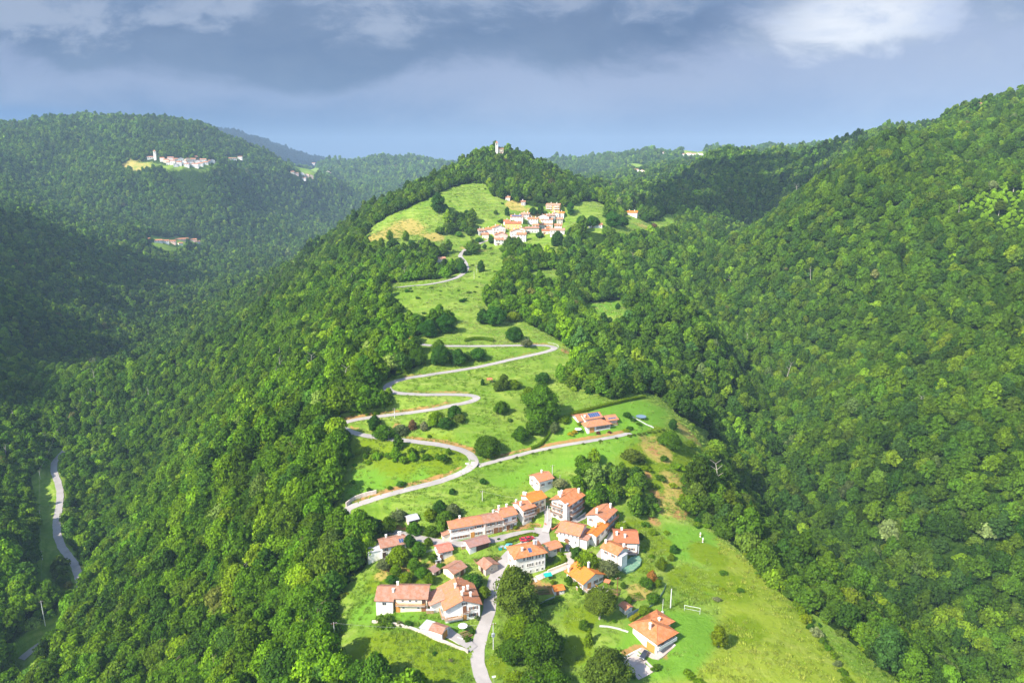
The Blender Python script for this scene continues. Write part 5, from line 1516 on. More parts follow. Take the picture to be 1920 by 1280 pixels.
# trees that stand on their own in the meadows, gardens and along the roads: picture position of the foot, crown width in pixels
OWN = [
    (966, 1150, 76, 'olive', 3, 0.2, 'tall dense olive green tree beside the lane, below the tall white house', 1.12),
    (985, 1160, 52, 'olive', 0, 0.2, 'olive tree leaning on the right side of the tallest tree by the lane', 1.1),
    (975, 1205, 58, 'light', 0, 0.2, 'light green tree between the lane and the large dark tree', 1.1),
    (1014, 1252, 78, 'mid', 4, 0.2, 'large dark green tree with a deep shadow right of the lane', 1.1),
    (1000, 1195, 40, 'mid', 2, 0.2, 'mid green tree just above the large dark tree', 1.0),
    (1034, 1226, 44, 'mid', 1, 0.2, 'mid green tree on the right shoulder of the large dark tree', 1.0),
    (960, 1240, 44, 'mid', 1, 0.2, 'mid green tree behind the white utility pole by the lane', 1.0),
    (1040, 1296, 50, 'mid', 0, 0.2, 'mid green tree at the lower edge below the large dark tree', 1.0),
    (1000, 1300, 56, 'mid', 2, 0.2, 'spreading green tree on the lower edge right of the lane', 1.0),
    (965, 1290, 44, 'light', 2, 0.2, 'light green tree on the lower edge nearest the lane', 1.0),
    (1138, 1300, 80, 'olive', 4, 0.3, 'broad olive green tree beside the gravel forecourt', 1.0),
    (1124, 1160, 56, 'olive', 2, 0.75, 'airy olive tree with a pale stem below the orange roofed house with the veranda', 0.95),
    (1100, 1068, 44, 'light', 2, 0.25, 'rounded light green tree in front of the old white farmhouse', 1.0),
    (1082, 1047, 22, 'dark', 1, 0.2, 'small dark tree beside the parked dark car', 1.0),
    (1140, 1082, 36, 'grey', 2, 0.7, 'thin grey green tree left of the net covered garden', 0.9),
    (886, 1102, 38, 'dark', 2, 0.15, 'round dark green tree behind the big gabled house', 1.0),
    (907, 1120, 22, 'light', 1, 0.15, 'small light green tree beside the lane by the big gabled house', 1.0),
    (749, 1058, 40, 'light', 0, 0.2, 'bushy light green tree in front of the house with two solar panels', 1.0),
    (784, 1044, 28, 'mid', 1, 0.2, 'mid green tree right of the house with two solar panels', 1.0),
    (768, 1024, 22, 'dark', 1, 0.2, 'dark tree behind the corner of the house with two solar panels', 1.0),
    (803, 1022, 15, 'light', 1, 0.15, 'small light tree standing at the edge of the village street', 1.0),
    (721, 1068, 28, 'grey', 2, 0.5, 'pale grey green fruit tree with a white stem below the annexed house', 0.8),
    (743, 1078, 20, 'light', 1, 0.4, 'young light green fruit tree on the orange garden slope', 0.9),
    (734, 1092, 20, 'dark', 2, 0.2, 'dark bushy fruit tree above the farmhouse roof', 1.0),
    (762, 1092, 26, 'light', 2, 0.3, 'light green fruit tree in the middle of the garden slope', 1.0),
    (778, 1070, 24, 'mid', 1, 0.3, 'mid green fruit tree below the small checker roofed house', 1.0),
    (792, 1084, 24, 'mid', 0, 0.3, 'mid green fruit tree left of the dark tool shed', 1.0),
    (806, 1094, 20, 'light', 1, 0.3, 'light green fruit tree behind the big gabled house', 1.0),
    (826, 1068, 18, 'mid', 2, 0.3, 'small green tree beside the tiny grey roofed hut', 0.9),
    (812, 1052, 18, 'mid', 0, 0.3, 'small green tree left of the checker roofed house', 0.9),
    (1347, 1212, 30, 'lime', 3, 0.35, 'tall yellow green birch with a pale stem at the edge of the lawn', 1.1),
    (1095, 1180, 18, 'mid', 1, 0.2, 'slim green tree on the meadow slope above the young fir', 1.1),
    (1240, 1068, 20, 'light', 1, 0.2, 'slim light tree at the garden edge beside the football field', 1.2),
    (1212, 1100, 24, 'mid', 2, 0.2, 'rounded green fruit tree right of the net covered garden', 1.0),
    (1222, 1092, 18, 'orange', 1, 0.2, 'orange leaved tree in the garden right of the net covered plot', 1.3),
    (1234, 1098, 16, 'light', 0, 0.2, 'light green tree beside the orange leaved tree', 1.0),
    (1224, 1128, 24, 'mid', 2, 0.15, 'rounded green tree inside the curved garden fence', 1.0),
    (1208, 1150, 22, 'light', 2, 0.15, 'low light green tree behind the blue tarpaulin fence', 0.9),
    (1178, 1132, 13, 'mid', 1, 0.1, 'small columnar green tree beside the garden hut', 1.3),
    (1168, 1102, 10, 'mid', 1, 0.1, 'little columnar tree in the kitchen garden', 1.3),
    (1166, 996, 26, 'lime', 2, 0.15, 'bright yellow green tree behind the brown roofed house', 1.0),
    (1200, 1010, 12, 'mid', 1, 0.1, 'small tree right of the brown roofed house', 1.0),
    (1263, 1036, 14, 'dark', 1, 0.1, 'dark narrow tree at the left edge of the football field', 1.2),
    (1258, 1050, 12, 'light', 1, 0.1, 'light narrow tree below the dark narrow tree', 1.2),
    (850, 968, 28, 'grey', 0, 0.2, 'grey green tree standing above the long row house', 1.0),
    (826, 962, 24, 'dark', 1, 0.2, 'dark tree on the meadow above the grey roofed barn', 1.0),
    (836, 992, 42, 'mid', 0, 0.15, 'broad green tree between the barn and the row house', 1.0),
    (806, 975, 22, 'light', 1, 0.2, 'light green tree just right of the grey roofed barn', 1.0),
    (810, 1004, 26, 'mid', 2, 0.2, 'green tree above the street left of the row house', 1.0),
    (748, 974, 28, 'grey', 2, 0.15, 'grey green tree above the lane left of the barn', 0.9),
    (776, 1000, 26, 'mid', 0, 0.15, 'mid green tree between the barn and the solar panel house', 1.0),
    (692, 992, 26, 'mid', 1, 0.15, 'mid green tree by the hairpin at the left of the village', 1.0),
    (708, 996, 28, 'dark', 0, 0.15, 'dark green tree near the hairpin beside the lane', 1.0),
    (728, 998, 30, 'mid', 1, 0.15, 'dense green tree above the house with two solar panels', 1.0),
    (667, 982, 16, 'light', 1, 0.15, 'small light tree at the edge of the hairpin', 1.0),
    (906, 906, 12, 'dark', 0, 0.2, 'lone little dark tree in the open meadow above the row houses', 1.0),
    (848, 926, 11, 'dark', 1, 0.2, 'lone small tree in the meadow below the curving lane', 1.0),
    (731, 918, 9, 'mid', 2, 0.6, 'thin young tree in the meadow inside the road bend', 0.9),
    (752, 912, 16, 'dark', 2, 0.4, 'small spreading tree in the meadow inside the road bend', 0.7),
    (692, 922, 9, 'mid', 1, 0.2, 'little green tree above the roadside retaining wall', 1.0),
    (1060, 938, 28, 'mid', 0, 0.1, 'bushy green tree between the small upper house and the chalet', 0.8),
    (1050, 915, 26, 'pale', 2, 0.4, 'pale blossoming tree behind the small upper house', 0.8),
    # switchback fields
    (826, 684, 34, 'dark', 1, 0.15, 'dark round tree at the left end of the row below the upper road', 1.0),
    (824, 664, 26, 'mid', 1, 0.15, 'green tree standing against the upper road above the dark row', 1.0),
    (858, 682, 32, 'dark', 0, 0.15, 'dark round tree in the middle of the row below the upper road', 1.0),
    (897, 674, 30, 'dark', 2, 0.15, 'dark round tree at the right end of the row below the upper road', 1.0),
    (877, 676, 16, 'mid', 1, 0.15, 'small green tree filling the gap in the dark row', 1.0),
    (965, 638, 31, 'dark', 2, 0.12, 'lone dark round tree in the pale field above the upper hairpin', 1.0),
    (987, 650, 22, 'grey', 2, 0.35, 'thin grey tree leaning over the upper hairpin road', 0.7),
    (804, 630, 36, 'dark', 0, 0.12, 'dark round tree at the left edge of the pale field', 1.0),
    (836, 624, 34, 'dark', 1, 0.12, 'dark round tree beside its twin on the left of the pale field', 1.0),
    (780, 684, 36, 'mid', 2, 0.12, 'green tree at the left edge of the third field', 1.0),
    (906, 606, 26, 'dark', 1, 0.12, 'dark tree at the left of the clump above the pale field', 1.0),
    (926, 608, 40, 'dark', 0, 0.12, 'big dark tree of the clump above the pale field', 1.0),
    (962, 602, 24, 'lime', 2, 0.15, 'bright green tree right of the big dark clump', 1.0),
    (703, 806, 24, 'dark', 1, 0.12, 'dark pointed tree inside the left hairpin', 1.15),
    (720, 822, 36, 'mid', 2, 0.12, 'bushy green tree above the lower road inside the left hairpin', 1.0),
    (752, 814, 28, 'grey', 2, 0.12, 'grey green tree beside the utility pole in the hairpin field', 0.9),
    (774, 806, 14, 'rust', 1, 0.15, 'dry rusty brown tree in the hairpin field', 1.4),
    (795, 808, 13, 'pale', 1, 0.35, 'pale half bare tree in the hairpin field', 1.3),
    (818, 796, 30, 'light', 0, 0.12, 'light green tree against the middle road', 1.0),
    (836, 802, 28, 'dark', 2, 0.12, 'dark round tree below the middle road', 1.0),
    (852, 782, 28, 'dark', 0, 0.2, 'dark tree by the inner side of the middle hairpin', 0.9),
    (862, 792, 22, 'olive', 2, 0.3, 'olive tree below the middle hairpin', 0.9),
    (914, 852, 46, 'mid', 2, 0.12, 'broad green tree in the open field above the driveway', 0.95),
    (940, 775, 28, 'mid', 0, 0.3, 'mid green tree with a visible stem in the field right of the middle hairpin', 0.9),
    (945, 730, 22, 'olive', 3, 0.1, 'tall olive tree near the upper end of the second field', 1.1),
    (934, 732, 18, 'olive', 1, 0.1, 'lower olive tree next to the tall one', 1.0),
    (963, 728, 24, 'light', 2, 0.1, 'light green tree beside the tall olive tree', 1.0),
    (905, 722, 8, 'dark', 3, 0.05, 'tiny dark cypress in the second field', 1.3),
    (976, 828, 28, 'mid', 1, 0.2, 'slim green tree in the field below the big tree group', 1.0),
    (956, 790, 9, 'mid', 2, 0.1, 'tiny round tree in the field below the middle hairpin', 1.0),
    (805, 820, 8, 'mid', 2, 0.1, 'tiny round bush tree above the lower road', 1.0),
    (1014, 790, 66, 'mid', 4, 0.12, 'largest broad green tree in the middle of the fields', 1.0),
    (992, 752, 30, 'light', 0, 0.15, 'light green tree behind the largest field tree', 1.0),
    (1004, 812, 34, 'mid', 2, 0.12, 'green tree at the foot of the largest field tree', 1.0),
    (1008, 798, 18, 'rust', 1, 0.2, 'dry brownish tree in front of the largest field tree', 1.1),
    (1018, 718, 28, 'dark', 2, 0.12, 'dark round tree below the upper hairpin', 1.0),
    (1057, 792, 20, 'light', 2, 0.15, 'light green tree at the garden hedge of the villa', 1.0),
    (1040, 812, 18, 'grey', 1, 0.3, 'grey green tree beside the villa hedge', 1.1),
    (1176, 782, 15, 'dark', 2, 0.15, 'small dark tree on the lawn behind the villa', 0.9),
    (1262, 805, 17, 'dark', 3, 0.1, 'dark upright tree at the right end of the villa lawn', 1.0),
    (1257, 838, 40, 'mid', 0, 0.12, 'broad green tree above the orange earth patch', 0.9),
    (1185, 862, 36, 'olive', 2, 0.12, 'broad olive bush tree below the villa lawn', 0.75),
    (1295, 838, 18, 'light', 2, 0.1, 'round light green tree on the scrubby slope right of the villa', 1.0),
    # upper fields and upper village
    (822, 398, 26, 'dark', 1, 0.12, 'lone dark tree standing in the terraced field', 1.25),
    (834, 398, 18, 'dark', 0, 0.12, 'smaller dark tree leaning on the lone tree of the terraced field', 1.0),
    (875, 400, 9, 'dark', 2, 0.1, 'tiny dark bush tree in the terraced field', 1.0),
    (930, 402, 8, 'mid', 1, 0.1, 'tiny tree at the right end of the terraced field', 1.0),
    (731, 450, 12, 'light', 1, 0.2, 'slim light tree on the brown field', 1.4),
    (761, 452, 13, 'light', 1, 0.2, 'second slim light tree on the brown field', 1.4),
    (772, 460, 13, 'dark', 2, 0.1, 'dark round tree at the lower edge of the brown field', 1.0),
    (746, 462, 10, 'dark', 2, 0.1, 'small dark tree below the brown field', 1.0),
    (790, 458, 12, 'grey', 2, 0.1, 'grey green tree below the brown field', 1.0),
    (951, 404, 10, 'dark', 3, 0.05, 'dark pointed tree above the upper village', 1.3),
    (940, 418, 10, 'dark', 2, 0.1, 'dark round tree at the upper left of the upper village', 1.0),
    (999, 402, 15, 'dark', 0, 0.1, 'dark round tree between the upper village and the balconied block', 1.0),
    (1013, 402, 12, 'dark', 3, 0.1, 'dark upright tree beside the balconied block', 1.2),
    (1070, 403, 14, 'dark', 3, 0.05, 'dark cypress shaped tree right of the balconied block', 1.4),
    (921, 456, 11, 'dark', 1, 0.1, 'dark tree at the lower left corner of the upper village', 1.2),
    (898, 454, 14, 'dark', 2, 0.1, 'dark bush tree where the road enters the upper village', 0.9),
    (1012, 446, 15, 'dark', 2, 0.1, 'dark round tree below the long red roofed house', 1.0),
    (1045, 462, 22, 'dark', 1, 0.1, 'large dark tree below the right end of the upper village', 1.2),
    (972, 462, 14, 'mid', 1, 0.1, 'mid green tree below the orange roofed cottage of the upper village', 1.2),
    (1048, 442, 10, 'mid', 2, 0.1, 'green tree in front of the white house at the right end of the upper village', 1.0),
    (866, 512, 18, 'dark', 1, 0.1, 'dark tree at the inside of the road bend below the upper village', 1.2),
    (902, 510, 14, 'dark', 3, 0.1, 'dark slim tree beside the utility poles below the upper village', 1.3),
    (1110, 425, 24, 'dark', 2, 0.1, 'dark round tree in the meadow right of the upper village', 1.0),
    (1090, 420, 18, 'dark', 0, 0.1, 'dark tree at the edge of the meadow right of the upper village', 1.0),
    (1148, 425, 26, 'dark', 1, 0.1, 'big dark tree in front of the orange roofed farm', 1.0),
    (1168, 424, 20, 'dark', 2, 0.1, 'dark tree below the orange roofed farm', 1.0),
    (1210, 416, 16, 'mid', 1, 0.1, 'green tree right of the orange roofed farm', 1.0),
    (1226, 428, 12, 'rust', 2, 0.1, 'brownish tree at the end of the farm meadow', 1.0),
    (1158, 580, 9, 'dark', 1, 0.1, 'little dark tree at the right of the small hidden field', 1.3),
    (1811, 368, 20, 'olive', 3, 0.8, 'tall thin tree with a bare stem at the top of the bright clearing', 0.8),
    (1872, 404, 20, 'olive', 3, 0.9, 'tall thin tree with a pale bare stem in the bright clearing', 0.8),
    (1745, 388, 20, 'olive', 3, 0.8, 'tall thin tree with a bare stem left of the bright clearing', 0.8),
    (1900, 360, 22, 'mid', 3, 0.8, 'tall thin tree standing behind the bright clearing', 0.9),
]
OWN_XY = []
for u, v, dpx, kind, shp, stem_h, lab, hs in OWN:
    t = plant_px(u, v, dpx, 'tree', lab, 'tree', kind, shp, stem_h, None, hs, light_bark=(kind in ('grey', 'pale', 'lime') or stem_h > 0.6))
    OWN_XY.append((t.location.x, t.location.y, dpx / 2 * to_pix(*t.location)[2] / FOC))
for u, v, dpx, lab in [(1104, 1206, 22, 'young fir with tiered branches on the meadow slope'), (410, 1105, 46, 'dark spruce rising among the broadleaf woods on the left flank'),
                       (548, 900, 34, 'dark spruce high on the left flank of the spur')]:
    t = plant_px(u, v, dpx, 'fir_tree', lab, 'tree', 'light' if u > 1000 else 'dark', 'conifer', 0.1)
    OWN_XY.append((t.location.x, t.location.y, 3.0))

# woodland: jittered rows of trees wherever no field, road or house lies
fr = np.random.default_rng(21)


def scatter(y0, y1, sp, xa, xb):
    xs = np.arange(xa, xb, sp)
    ys = np.arange(y0, y1, sp * 0.92)
    gx, gy = np.meshgrid(xs, ys)
    gx = gx + (np.arange(len(ys)) % 2)[:, None] * sp / 2
    gx = gx + fr.uniform(-0.42, 0.42, gx.shape) * sp
    gy = gy + fr.uniform(-0.42, 0.42, gy.shape) * sp
    return gx.ravel(), gy.ravel()


zones = [(60, 620, 6.3, -640, 560), (620, 1250, 7.4, -1100, 900), (1250, 2000, 9.0, -1750, 1350), (2000, 3000, 10.5, -2500, 1500), (3000, 5000, 16.0, -3800, 2300)]
FX, FY, FR = [], [], []
for y0, y1, sp, xa, xb in zones:
    x, y = scatter(y0, y1, sp, xa, xb)
    lim = np.maximum(y, 120) * 0.84 + 50
    k = np.abs(x) < lim
    x, y = x[k], y[k]
    # patches of older and younger growth
    pn = 0.5 + 0.5 * np.sin(x * 0.031 + 1.7 * np.sin(y * 0.019)) * np.sin(y * 0.027 + 1.3 * np.sin(x * 0.023 + 2))
    big_ = np.where((y < 420) & (x < 20), 1.25, np.where(y < 420, 1.10, 0.98))
    r = sp * (0.44 + 0.32 * fr.beta(1.6, 2.4, x.shape) + 0.12 * pn) * big_
    FX.append(x)
    FY.append(y)
    FR.append(r)
    # younger trees filling the gaps
    if y0 < 1300:
        for _ in range(2 if y0 < 600 else 1):
          k2 = fr.uniform(0, 1, x.shape) < 0.9
          FX.append(x[k2] + fr.uniform(-.55, .55, k2.sum()) * sp + sp * .5)
          FY.append(y[k2] + fr.uniform(-.55, .55, k2.sum()) * sp + sp * .46)
          FR.append(sp * fr.uniform(0.26, 0.44, k2.sum()))
FX, FY, FR = np.concatenate(FX), np.concatenate(FY), np.concatenate(FR)
keep = np.ones(FX.shape, bool)
cl = np.zeros(FX.shape, bool)
for p in CLEAR:
    cl |= inside(p, FX, FY)
wd_ = np.zeros(FX.shape, bool)
for p in WOODS:
    wd_ |= inside(p, FX, FY)
wd_ |= inside(SCRUB_B, FX, FY) & (fr.uniform(0, 1, FX.shape) < 0.6)
FR = np.where(inside(SCRUB_B, FX, FY), FR * 0.42, FR)
grove = inside(WOODS[0], FX, FY)
FR = np.where(grove, FR * 0.78, FR)
keep &= ~cl | wd_
dr, zr_ = road_field(FX, FY)
VALLEY = ROAD_PTS[[r[0] for r in ROAD_PTS].index('valley_road')][4]
keep &= dr > FR * 0.75 + 0.5
for q in VALLEY[::3]:        # the verge on the near side of the valley road is kept low
    d = np.array([0 - q[0], 0 - q[1]])
    d = d / np.linalg.norm(d)
    s = (FX - q[0]) * d[0] + (FY - q[1]) * d[1]
    o = np.abs((FX - q[0]) * d[1] - (FY - q[1]) * d[0])
    keep &= ~((s > 0) & (s < 11) & (o < 4) & (q[1] > 345))
    qu = to_pix(q[0], q[1], q[2])
    if 40 < qu[0] < 116 and 1180 < qu[1] < 1245:      # and kept quite open at the lowest visible stretch
        keep &= ~((s > 0) & (s < 30) & (o < 4))
for x, y, r in OWN_XY:
    keep &= (FX - x) ** 2 + (FY - y) ** 2 > (r * 0.8 + 2) ** 2
for x, y, r in KEEP_OUT:
    keep &= (FX - x) ** 2 + (FY - y) ** 2 > (r + 3) ** 2
FX, FY, FR = FX[keep], FY[keep], FR[keep]
FZ = ground_h(FX, FY)
U, V_, DEP = to_pix(FX, FY, FZ + FR)
ok = (DEP > 20) & (U > -260) & (U < 2180) & (V_ < 1700)
FX, FY, FR, FZ, U, V_, DEP = (a[ok] for a in (FX, FY, FR, FZ, U, V_, DEP))
nT = len(FX)
kinds = ['mid', 'dark', 'light', 'olive', 'blue', 'pale', 'rust', 'lime', 'grey']
prob = np.array([0.46, 0.18, 0.16, 0.08, 0.07, 0.003, 0.002, 0.035, 0.008])
KI = fr.choice(len(kinds), nT, p=prob / prob.sum())
TINT = np.array([TINTS[k] for k in kinds])[KI]
TINT = TINT * (1 + fr.normal(0, 0.15, (nT, 1))).clip(0.6, 1.5) * (1 + fr.normal(0, 0.06, (nT, 3)))
# drifts of lighter beech and darker oak across the slopes
drift = np.sin(FX * 0.013 + 2.1 * np.sin(FY * 0.009 + 0.5)) * np.sin(FY * 0.011 + 1.7 * np.sin(FX * 0.008))
TINT = TINT * (1 + 0.13 * drift[:, None])
sc_ = inside(SCRUB, FX, FY)
for x, y, r in LOW_GROWTH:
    FR = np.where((FX - x) ** 2 + (FY - y) ** 2 < r * r, FR * 0.5, FR)
TINT[(FX > 30) & (FX < 170) & (FY > 380) & (FY < 760)] *= 1.18
TINT[inside(WOODS[0], FX, FY) | inside(SCRUB_B, FX, FY)] *= 1.2
FR = np.where(sc_, FR * 0.42, FR)
FR = np.maximum(FR, 1.2)
TINT[sc_] = np.array((0.150, 0.280, 0.006)) * fr.uniform(.8, 1.15, (int(sc_.sum()), 1))
mean_ = np.array((0.076, 0.172, 0.008))
TINT = TINT * 0.55 + 0.45 * mean_ * (TINT.sum(1, keepdims=True) / mean_.sum())
TINT = TINT * np.array((1.04, 0.87, 1.6)) * (1 + fr.normal(0, 0.12, (nT, 1)))
TINT[(FX < 40) & (FY < 640)] *= np.array((1.22, 1.25, 0.75))
TINT[sc_] *= 1.5
TINT[FY > 3900] = np.array([0.004, 0.022, 0.058])  # cloud shadow and blue haze of the far mountain put into the leaf colour
HS = fr.uniform(0.8, 1.4, nT)
ROT = fr.uniform(0, 6.28, nT)
LIFT = FR * fr.uniform(0.1, 0.75, nT)
# the 300 woodland trees that show largest stand as objects of their own; the rest is one woodland
px_size = FR * FOC / DEP
inframe = (U > -10) & (U < 1930) & (V_ > -10) & (V_ < 1295)
# hidden by the slope in front?
vis = np.ones(nT, bool)
cand = np.nonzero(inframe)[0]
cand = cand[np.argsort(-px_size[cand])][:900]
for i in cand:
    tt = np.linspace(0.15, 0.97, 40)
    if (ground_h(FX[i] * tt, FY[i] * tt) + 5 > CAM_Z + (FZ[i] + FR[i] * 1.8 - CAM_Z) * tt).any():
        vis[i] = False
chosen = [i for i in cand if vis[i]][:300 - len(OWN_XY)]
own = np.zeros(nT, bool)
own[chosen] = True


def where(u, v, x):
    if u < 640:
        a = 'in the lowest left corner woods' if (v > 1130 and u < 320) else ('in the woods below the left meadow' if v > 1130 else ('on the steep left flank beside the farmhouse' if v > 980 else 'high on the left flank of the spur'))
    elif u > 1240:
        a = 'on the lower right slope beyond the meadow' if (v > 1080 and u > 1560) else ('in the gully along the right edge of the meadow' if u < 1560 else 'on the right mountainside')
    else:
        a = 'at the lower edge below the left meadow' if v > 1180 else ('in the grove behind the village chalet' if u > 1000 else 'in the woods beside the left hairpins')
    return a


SIZE_W = ['slender', 'medium sized', 'broad']
for i in chosen:
    k = kinds[KI[i]]
    siz = SIZE_W[0] if FR[i] < 3.9 else (SIZE_W[1] if FR[i] < 4.7 else SIZE_W[2])
    lab = f"{siz} {WORDS[k]} tree {where(U[i], V_[i], FX[i])}"
    t = plant('tree', lab, 'tree', FX[i], FY[i], FR[i], k, int(fr.integers(0, 6)), 0.3, lab.replace(' tree ', ' trees '), HS[i], tint=TINT[i].clip(0.003, 1).tolist())
rest = ~own
me = bpy.data.meshes.new('woodland')
me.vertices.add(int(rest.sum()))
P_ = np.stack([FX, FY, FZ + LIFT - FR * 0.25], 1)[rest]
me.vertices.foreach_set('co', P_.astype(np.float32).ravel())
D3 = np.sqrt(FX ** 2 + FY ** 2 + (FZ - CAM_Z) ** 2)[rest]
SNAG = trunk_mesh('bare_tree', 31, 2.3, [BARK_L], 5)
PROTO = MIDC + FARC + [CONI, SNAG]
pid = np.where(D3 < 950, fr.integers(0, 6, rest.sum()), 6 + fr.integers(0, 5, rest.sum()))
con = (fr.uniform(0, 1, rest.sum()) < 0.012) & (D3 < 1400)
pid[con] = 11
snag = (fr.uniform(0, 1, rest.sum()) < 0.003) & (D3 < 900) & ~con
pid[snag] = 12


def pattr(nm, typ, arr, key='value'):
    a_ = me.attributes.new(nm, typ, 'POINT')
    a_.data.foreach_set(key, np.ascontiguousarray(arr).ravel())


sc3 = np.stack([FR, FR, FR * HS], 1)[rest]
sc3[con] *= 0.62
pattr('pid', 'INT', pid.astype(np.int32))
pattr('scl', 'FLOAT_VECTOR', sc3.astype(np.float32), 'vector')
pattr('rot', 'FLOAT_VECTOR', np.stack([fr.normal(0, .06, rest.sum()), fr.normal(0, .06, rest.sum()), ROT[rest]], 1).astype(np.float32), 'vector')
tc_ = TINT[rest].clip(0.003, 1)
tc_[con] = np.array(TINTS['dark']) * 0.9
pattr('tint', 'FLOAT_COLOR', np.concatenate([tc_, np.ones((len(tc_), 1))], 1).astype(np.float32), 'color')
me.update()
wood = tag(obj('woodland', me), 'unbroken broadleaf woodland covering the hillsides', 'woodland', kind='stuff')
protos = []
for m_ in PROTO:
    po = bpy.data.objects.new('woodland_tree', m_)
    protos.append(po)
ng = bpy.data.node_groups.new('woodland', 'GeometryNodeTree')
ng.interface.new_socket('Geometry', in_out='INPUT', socket_type='NodeSocketGeometry')
ng.interface.new_socket('Geometry', in_out='OUTPUT', socket_type='NodeSocketGeometry')
gi = ng.nodes.new('NodeGroupInput')
go = ng.nodes.new('NodeGroupOutput')
g2i = ng.nodes.new('GeometryNodeGeometryToInstance')
for po in reversed(protos):       # the last link made is the first geometry
    oi = ng.nodes.new('GeometryNodeObjectInfo')
    oi.inputs['Object'].default_value = po
    ng.links.new(oi.outputs['Geometry'], g2i.inputs[0])
iop = ng.nodes.new('GeometryNodeInstanceOnPoints')


def nattr(nm, typ):
    a_ = ng.nodes.new('GeometryNodeInputNamedAttribute')
    a_.data_type = typ
    a_.inputs[0].default_value = nm
    return next(s for s in a_.outputs if s.enabled and s.name == 'Attribute')


m2p = ng.nodes.new('GeometryNodeMeshToPoints')
ng.links.new(gi.outputs[0], m2p.inputs[0])
ng.links.new(m2p.outputs[0], iop.inputs['Points'])
ng.links.new(g2i.outputs[0], iop.inputs['Instance'])
iop.inputs['Pick Instance'].default_value = True
ng.links.new(nattr('pid', 'INT'), iop.inputs['Instance Index'])
ng.links.new(nattr('rot', 'FLOAT_VECTOR'), iop.inputs['Rotation'])
ng.links.new(nattr('scl', 'FLOAT_VECTOR'), iop.inputs['Scale'])
ng.links.new(iop.outputs[0], go.inputs[0])
md = wood.modifiers.new('woodland', 'NODES')
md.node_group = ng
print('woodland trees', nT, 'single', len(chosen))


# ------------------------------------------------------------------ poles, wires, walls, hedges, cars and garden things
def pole(u, v, hpx, label, arm=True, r=0.13, m=None, light=False, insul=True):
    p = hit(u, v)
    dep = to_pix(*p)[2]
    el = math.atan2(CAM_Z - p[2], p[1])
    h = hpx * dep / FOC / math.cos(el)
    t = thing('utility_pole' if not light else 'street_lamp', label, 'utility pole' if not light else 'street lamp', (p[0], p[1], p[2]), 0.4)
    MB().bar((0, 0, -.6), (0, 0, h), r * 1.15, r * .75, 8).build('pole', m or PALE, t)
    if light:
        MB().bar((0, 0, h - .1), (1.0, 0, h + .25), .05, n=5).build('arm', METAL, t)
        MB().box(.75, -.12, h + .18, 1.35, .12, h + .32).build('lamp_head', METAL, t)
    elif arm:
        a = MB().box(-.9, -.07, h - .55, .9, .07, h - .40)
        ao = a.build('crossarm', WOOD, t)
        if insul:
            for x in (-.8, 0, .8):
                MB().bar((x, 0, h - .40), (x, 0, h - .15), .06, .04, 6).build('insulator', WHITE, ao)
    return t, Vector((p[0], p[1], p[2] + h - .25))


def wire(a, b, label, sag=0.03, r=0.022):
    mb = MB()
    n = 10
    L = (b - a).length
    pts = [a.lerp(b, i / n) - Vector((0, 0, 4 * sag * L * (i / n) * (1 - i / n))) for i in range(n + 1)]
    for i in range(n):
        mb.bar(pts[i], pts[i + 1], r, n=4)
    return tag(mb.build('power_line', mat('wire', (.35, .35, .34), .6, .05)), label, 'wire')


PT = {}
for key, u, v, hp, lab, kw in [
    ('a', 628, 1201, 32, 'pale wooden utility pole at the forest edge of the lower left meadow', {}),
    ('b', 925, 1216, 44, 'white utility pole with a transformer beside the lane bend', {}),
    ('c', 904.5, 940, 20, 'thin utility pole in the meadow above the row houses', {}),
    ('d', 1035.5, 890, 18, 'thin pole in the meadow behind the small upper house', {}),
    ('e', 1033, 993, 28, 'tall slim pole at the corner of the flower garden', dict(arm=False)),
    ('f', 1026.5, 977, 28, 'tall slim pole left of the flower garden by the lane', dict(arm=False)),
    ('g', 1157, 1118, 34, 'brown utility pole in the garden behind the veranda house', dict(m=WOOD)),
    ('h', 740, 783, 18, 'pale utility pole inside the left hairpin field', {}),
    ('i', 729, 824, 18, 'pale utility pole beside the lower hairpin road', {}),
    ('j', 889, 523, 14, 'front utility pole of the pair below the upper village', {}),
    ('k', 894, 511, 14, 'rear utility pole of the pair below the upper village', {}),
    ('l', 863, 670, 8, 'little pole above the third road leg', dict(arm=False)),
    ('m', 85, 1172, 42, 'tall grey double pole standing by the gravel yard of the left valley', dict(r=.22)),
    ('n', 80, 1049, 16, 'grey utility pole in the dark floor of the left valley', {}),
    ('o', 77, 975, 18, 'grey utility pole beside the bend of the valley road', {}),
    ('p', 76, 898, 16, 'grey utility pole in the shade beside the valley road', {}),
    ('q', 110, 826, 20, 'grey utility pole at the far end of the visible valley road', {}),
    ('r', 173, 748, 20, 'far grey utility pole at the foot of the left flank', {}),
    ('s', 992, 953, 18, 'thin pole behind the cream house', dict(arm=False)),
    ('w', 1242, 1148, 24, 'thin white post with a round base on the lawn behind the hipped house', dict(arm=False, r=.08, m=PALE)),
    ('x', 1257, 1140, 34, 'thick white post on the lawn behind the hipped house', dict(arm=False, r=.2, m=PALE)),
]:
    PT[key] = pole(u, v, hp, lab, **kw)
for a, b, lab in [('a', 'b', 'sagging wire crossing the lower left meadow'), ('c', 's', 'wire from the meadow pole down to the cream house'), ('h', 'i', 'wire between the two hairpin poles'), ('j', 'k', 'wire between the twin poles below the upper village'),
                  ('m', 'n', 'wire above the gravel yard in the left valley'), ('n', 'o', 'wire along the dark valley floor'), ('o', 'p', 'wire beside the valley road bend'), ('p', 'q', 'wire above the shaded end of the valley road'), ('q', 'r', 'wire climbing towards the far valley pole')]:
    wire(PT[a][1], PT[b][1], lab)
bq = PT['b'][0]
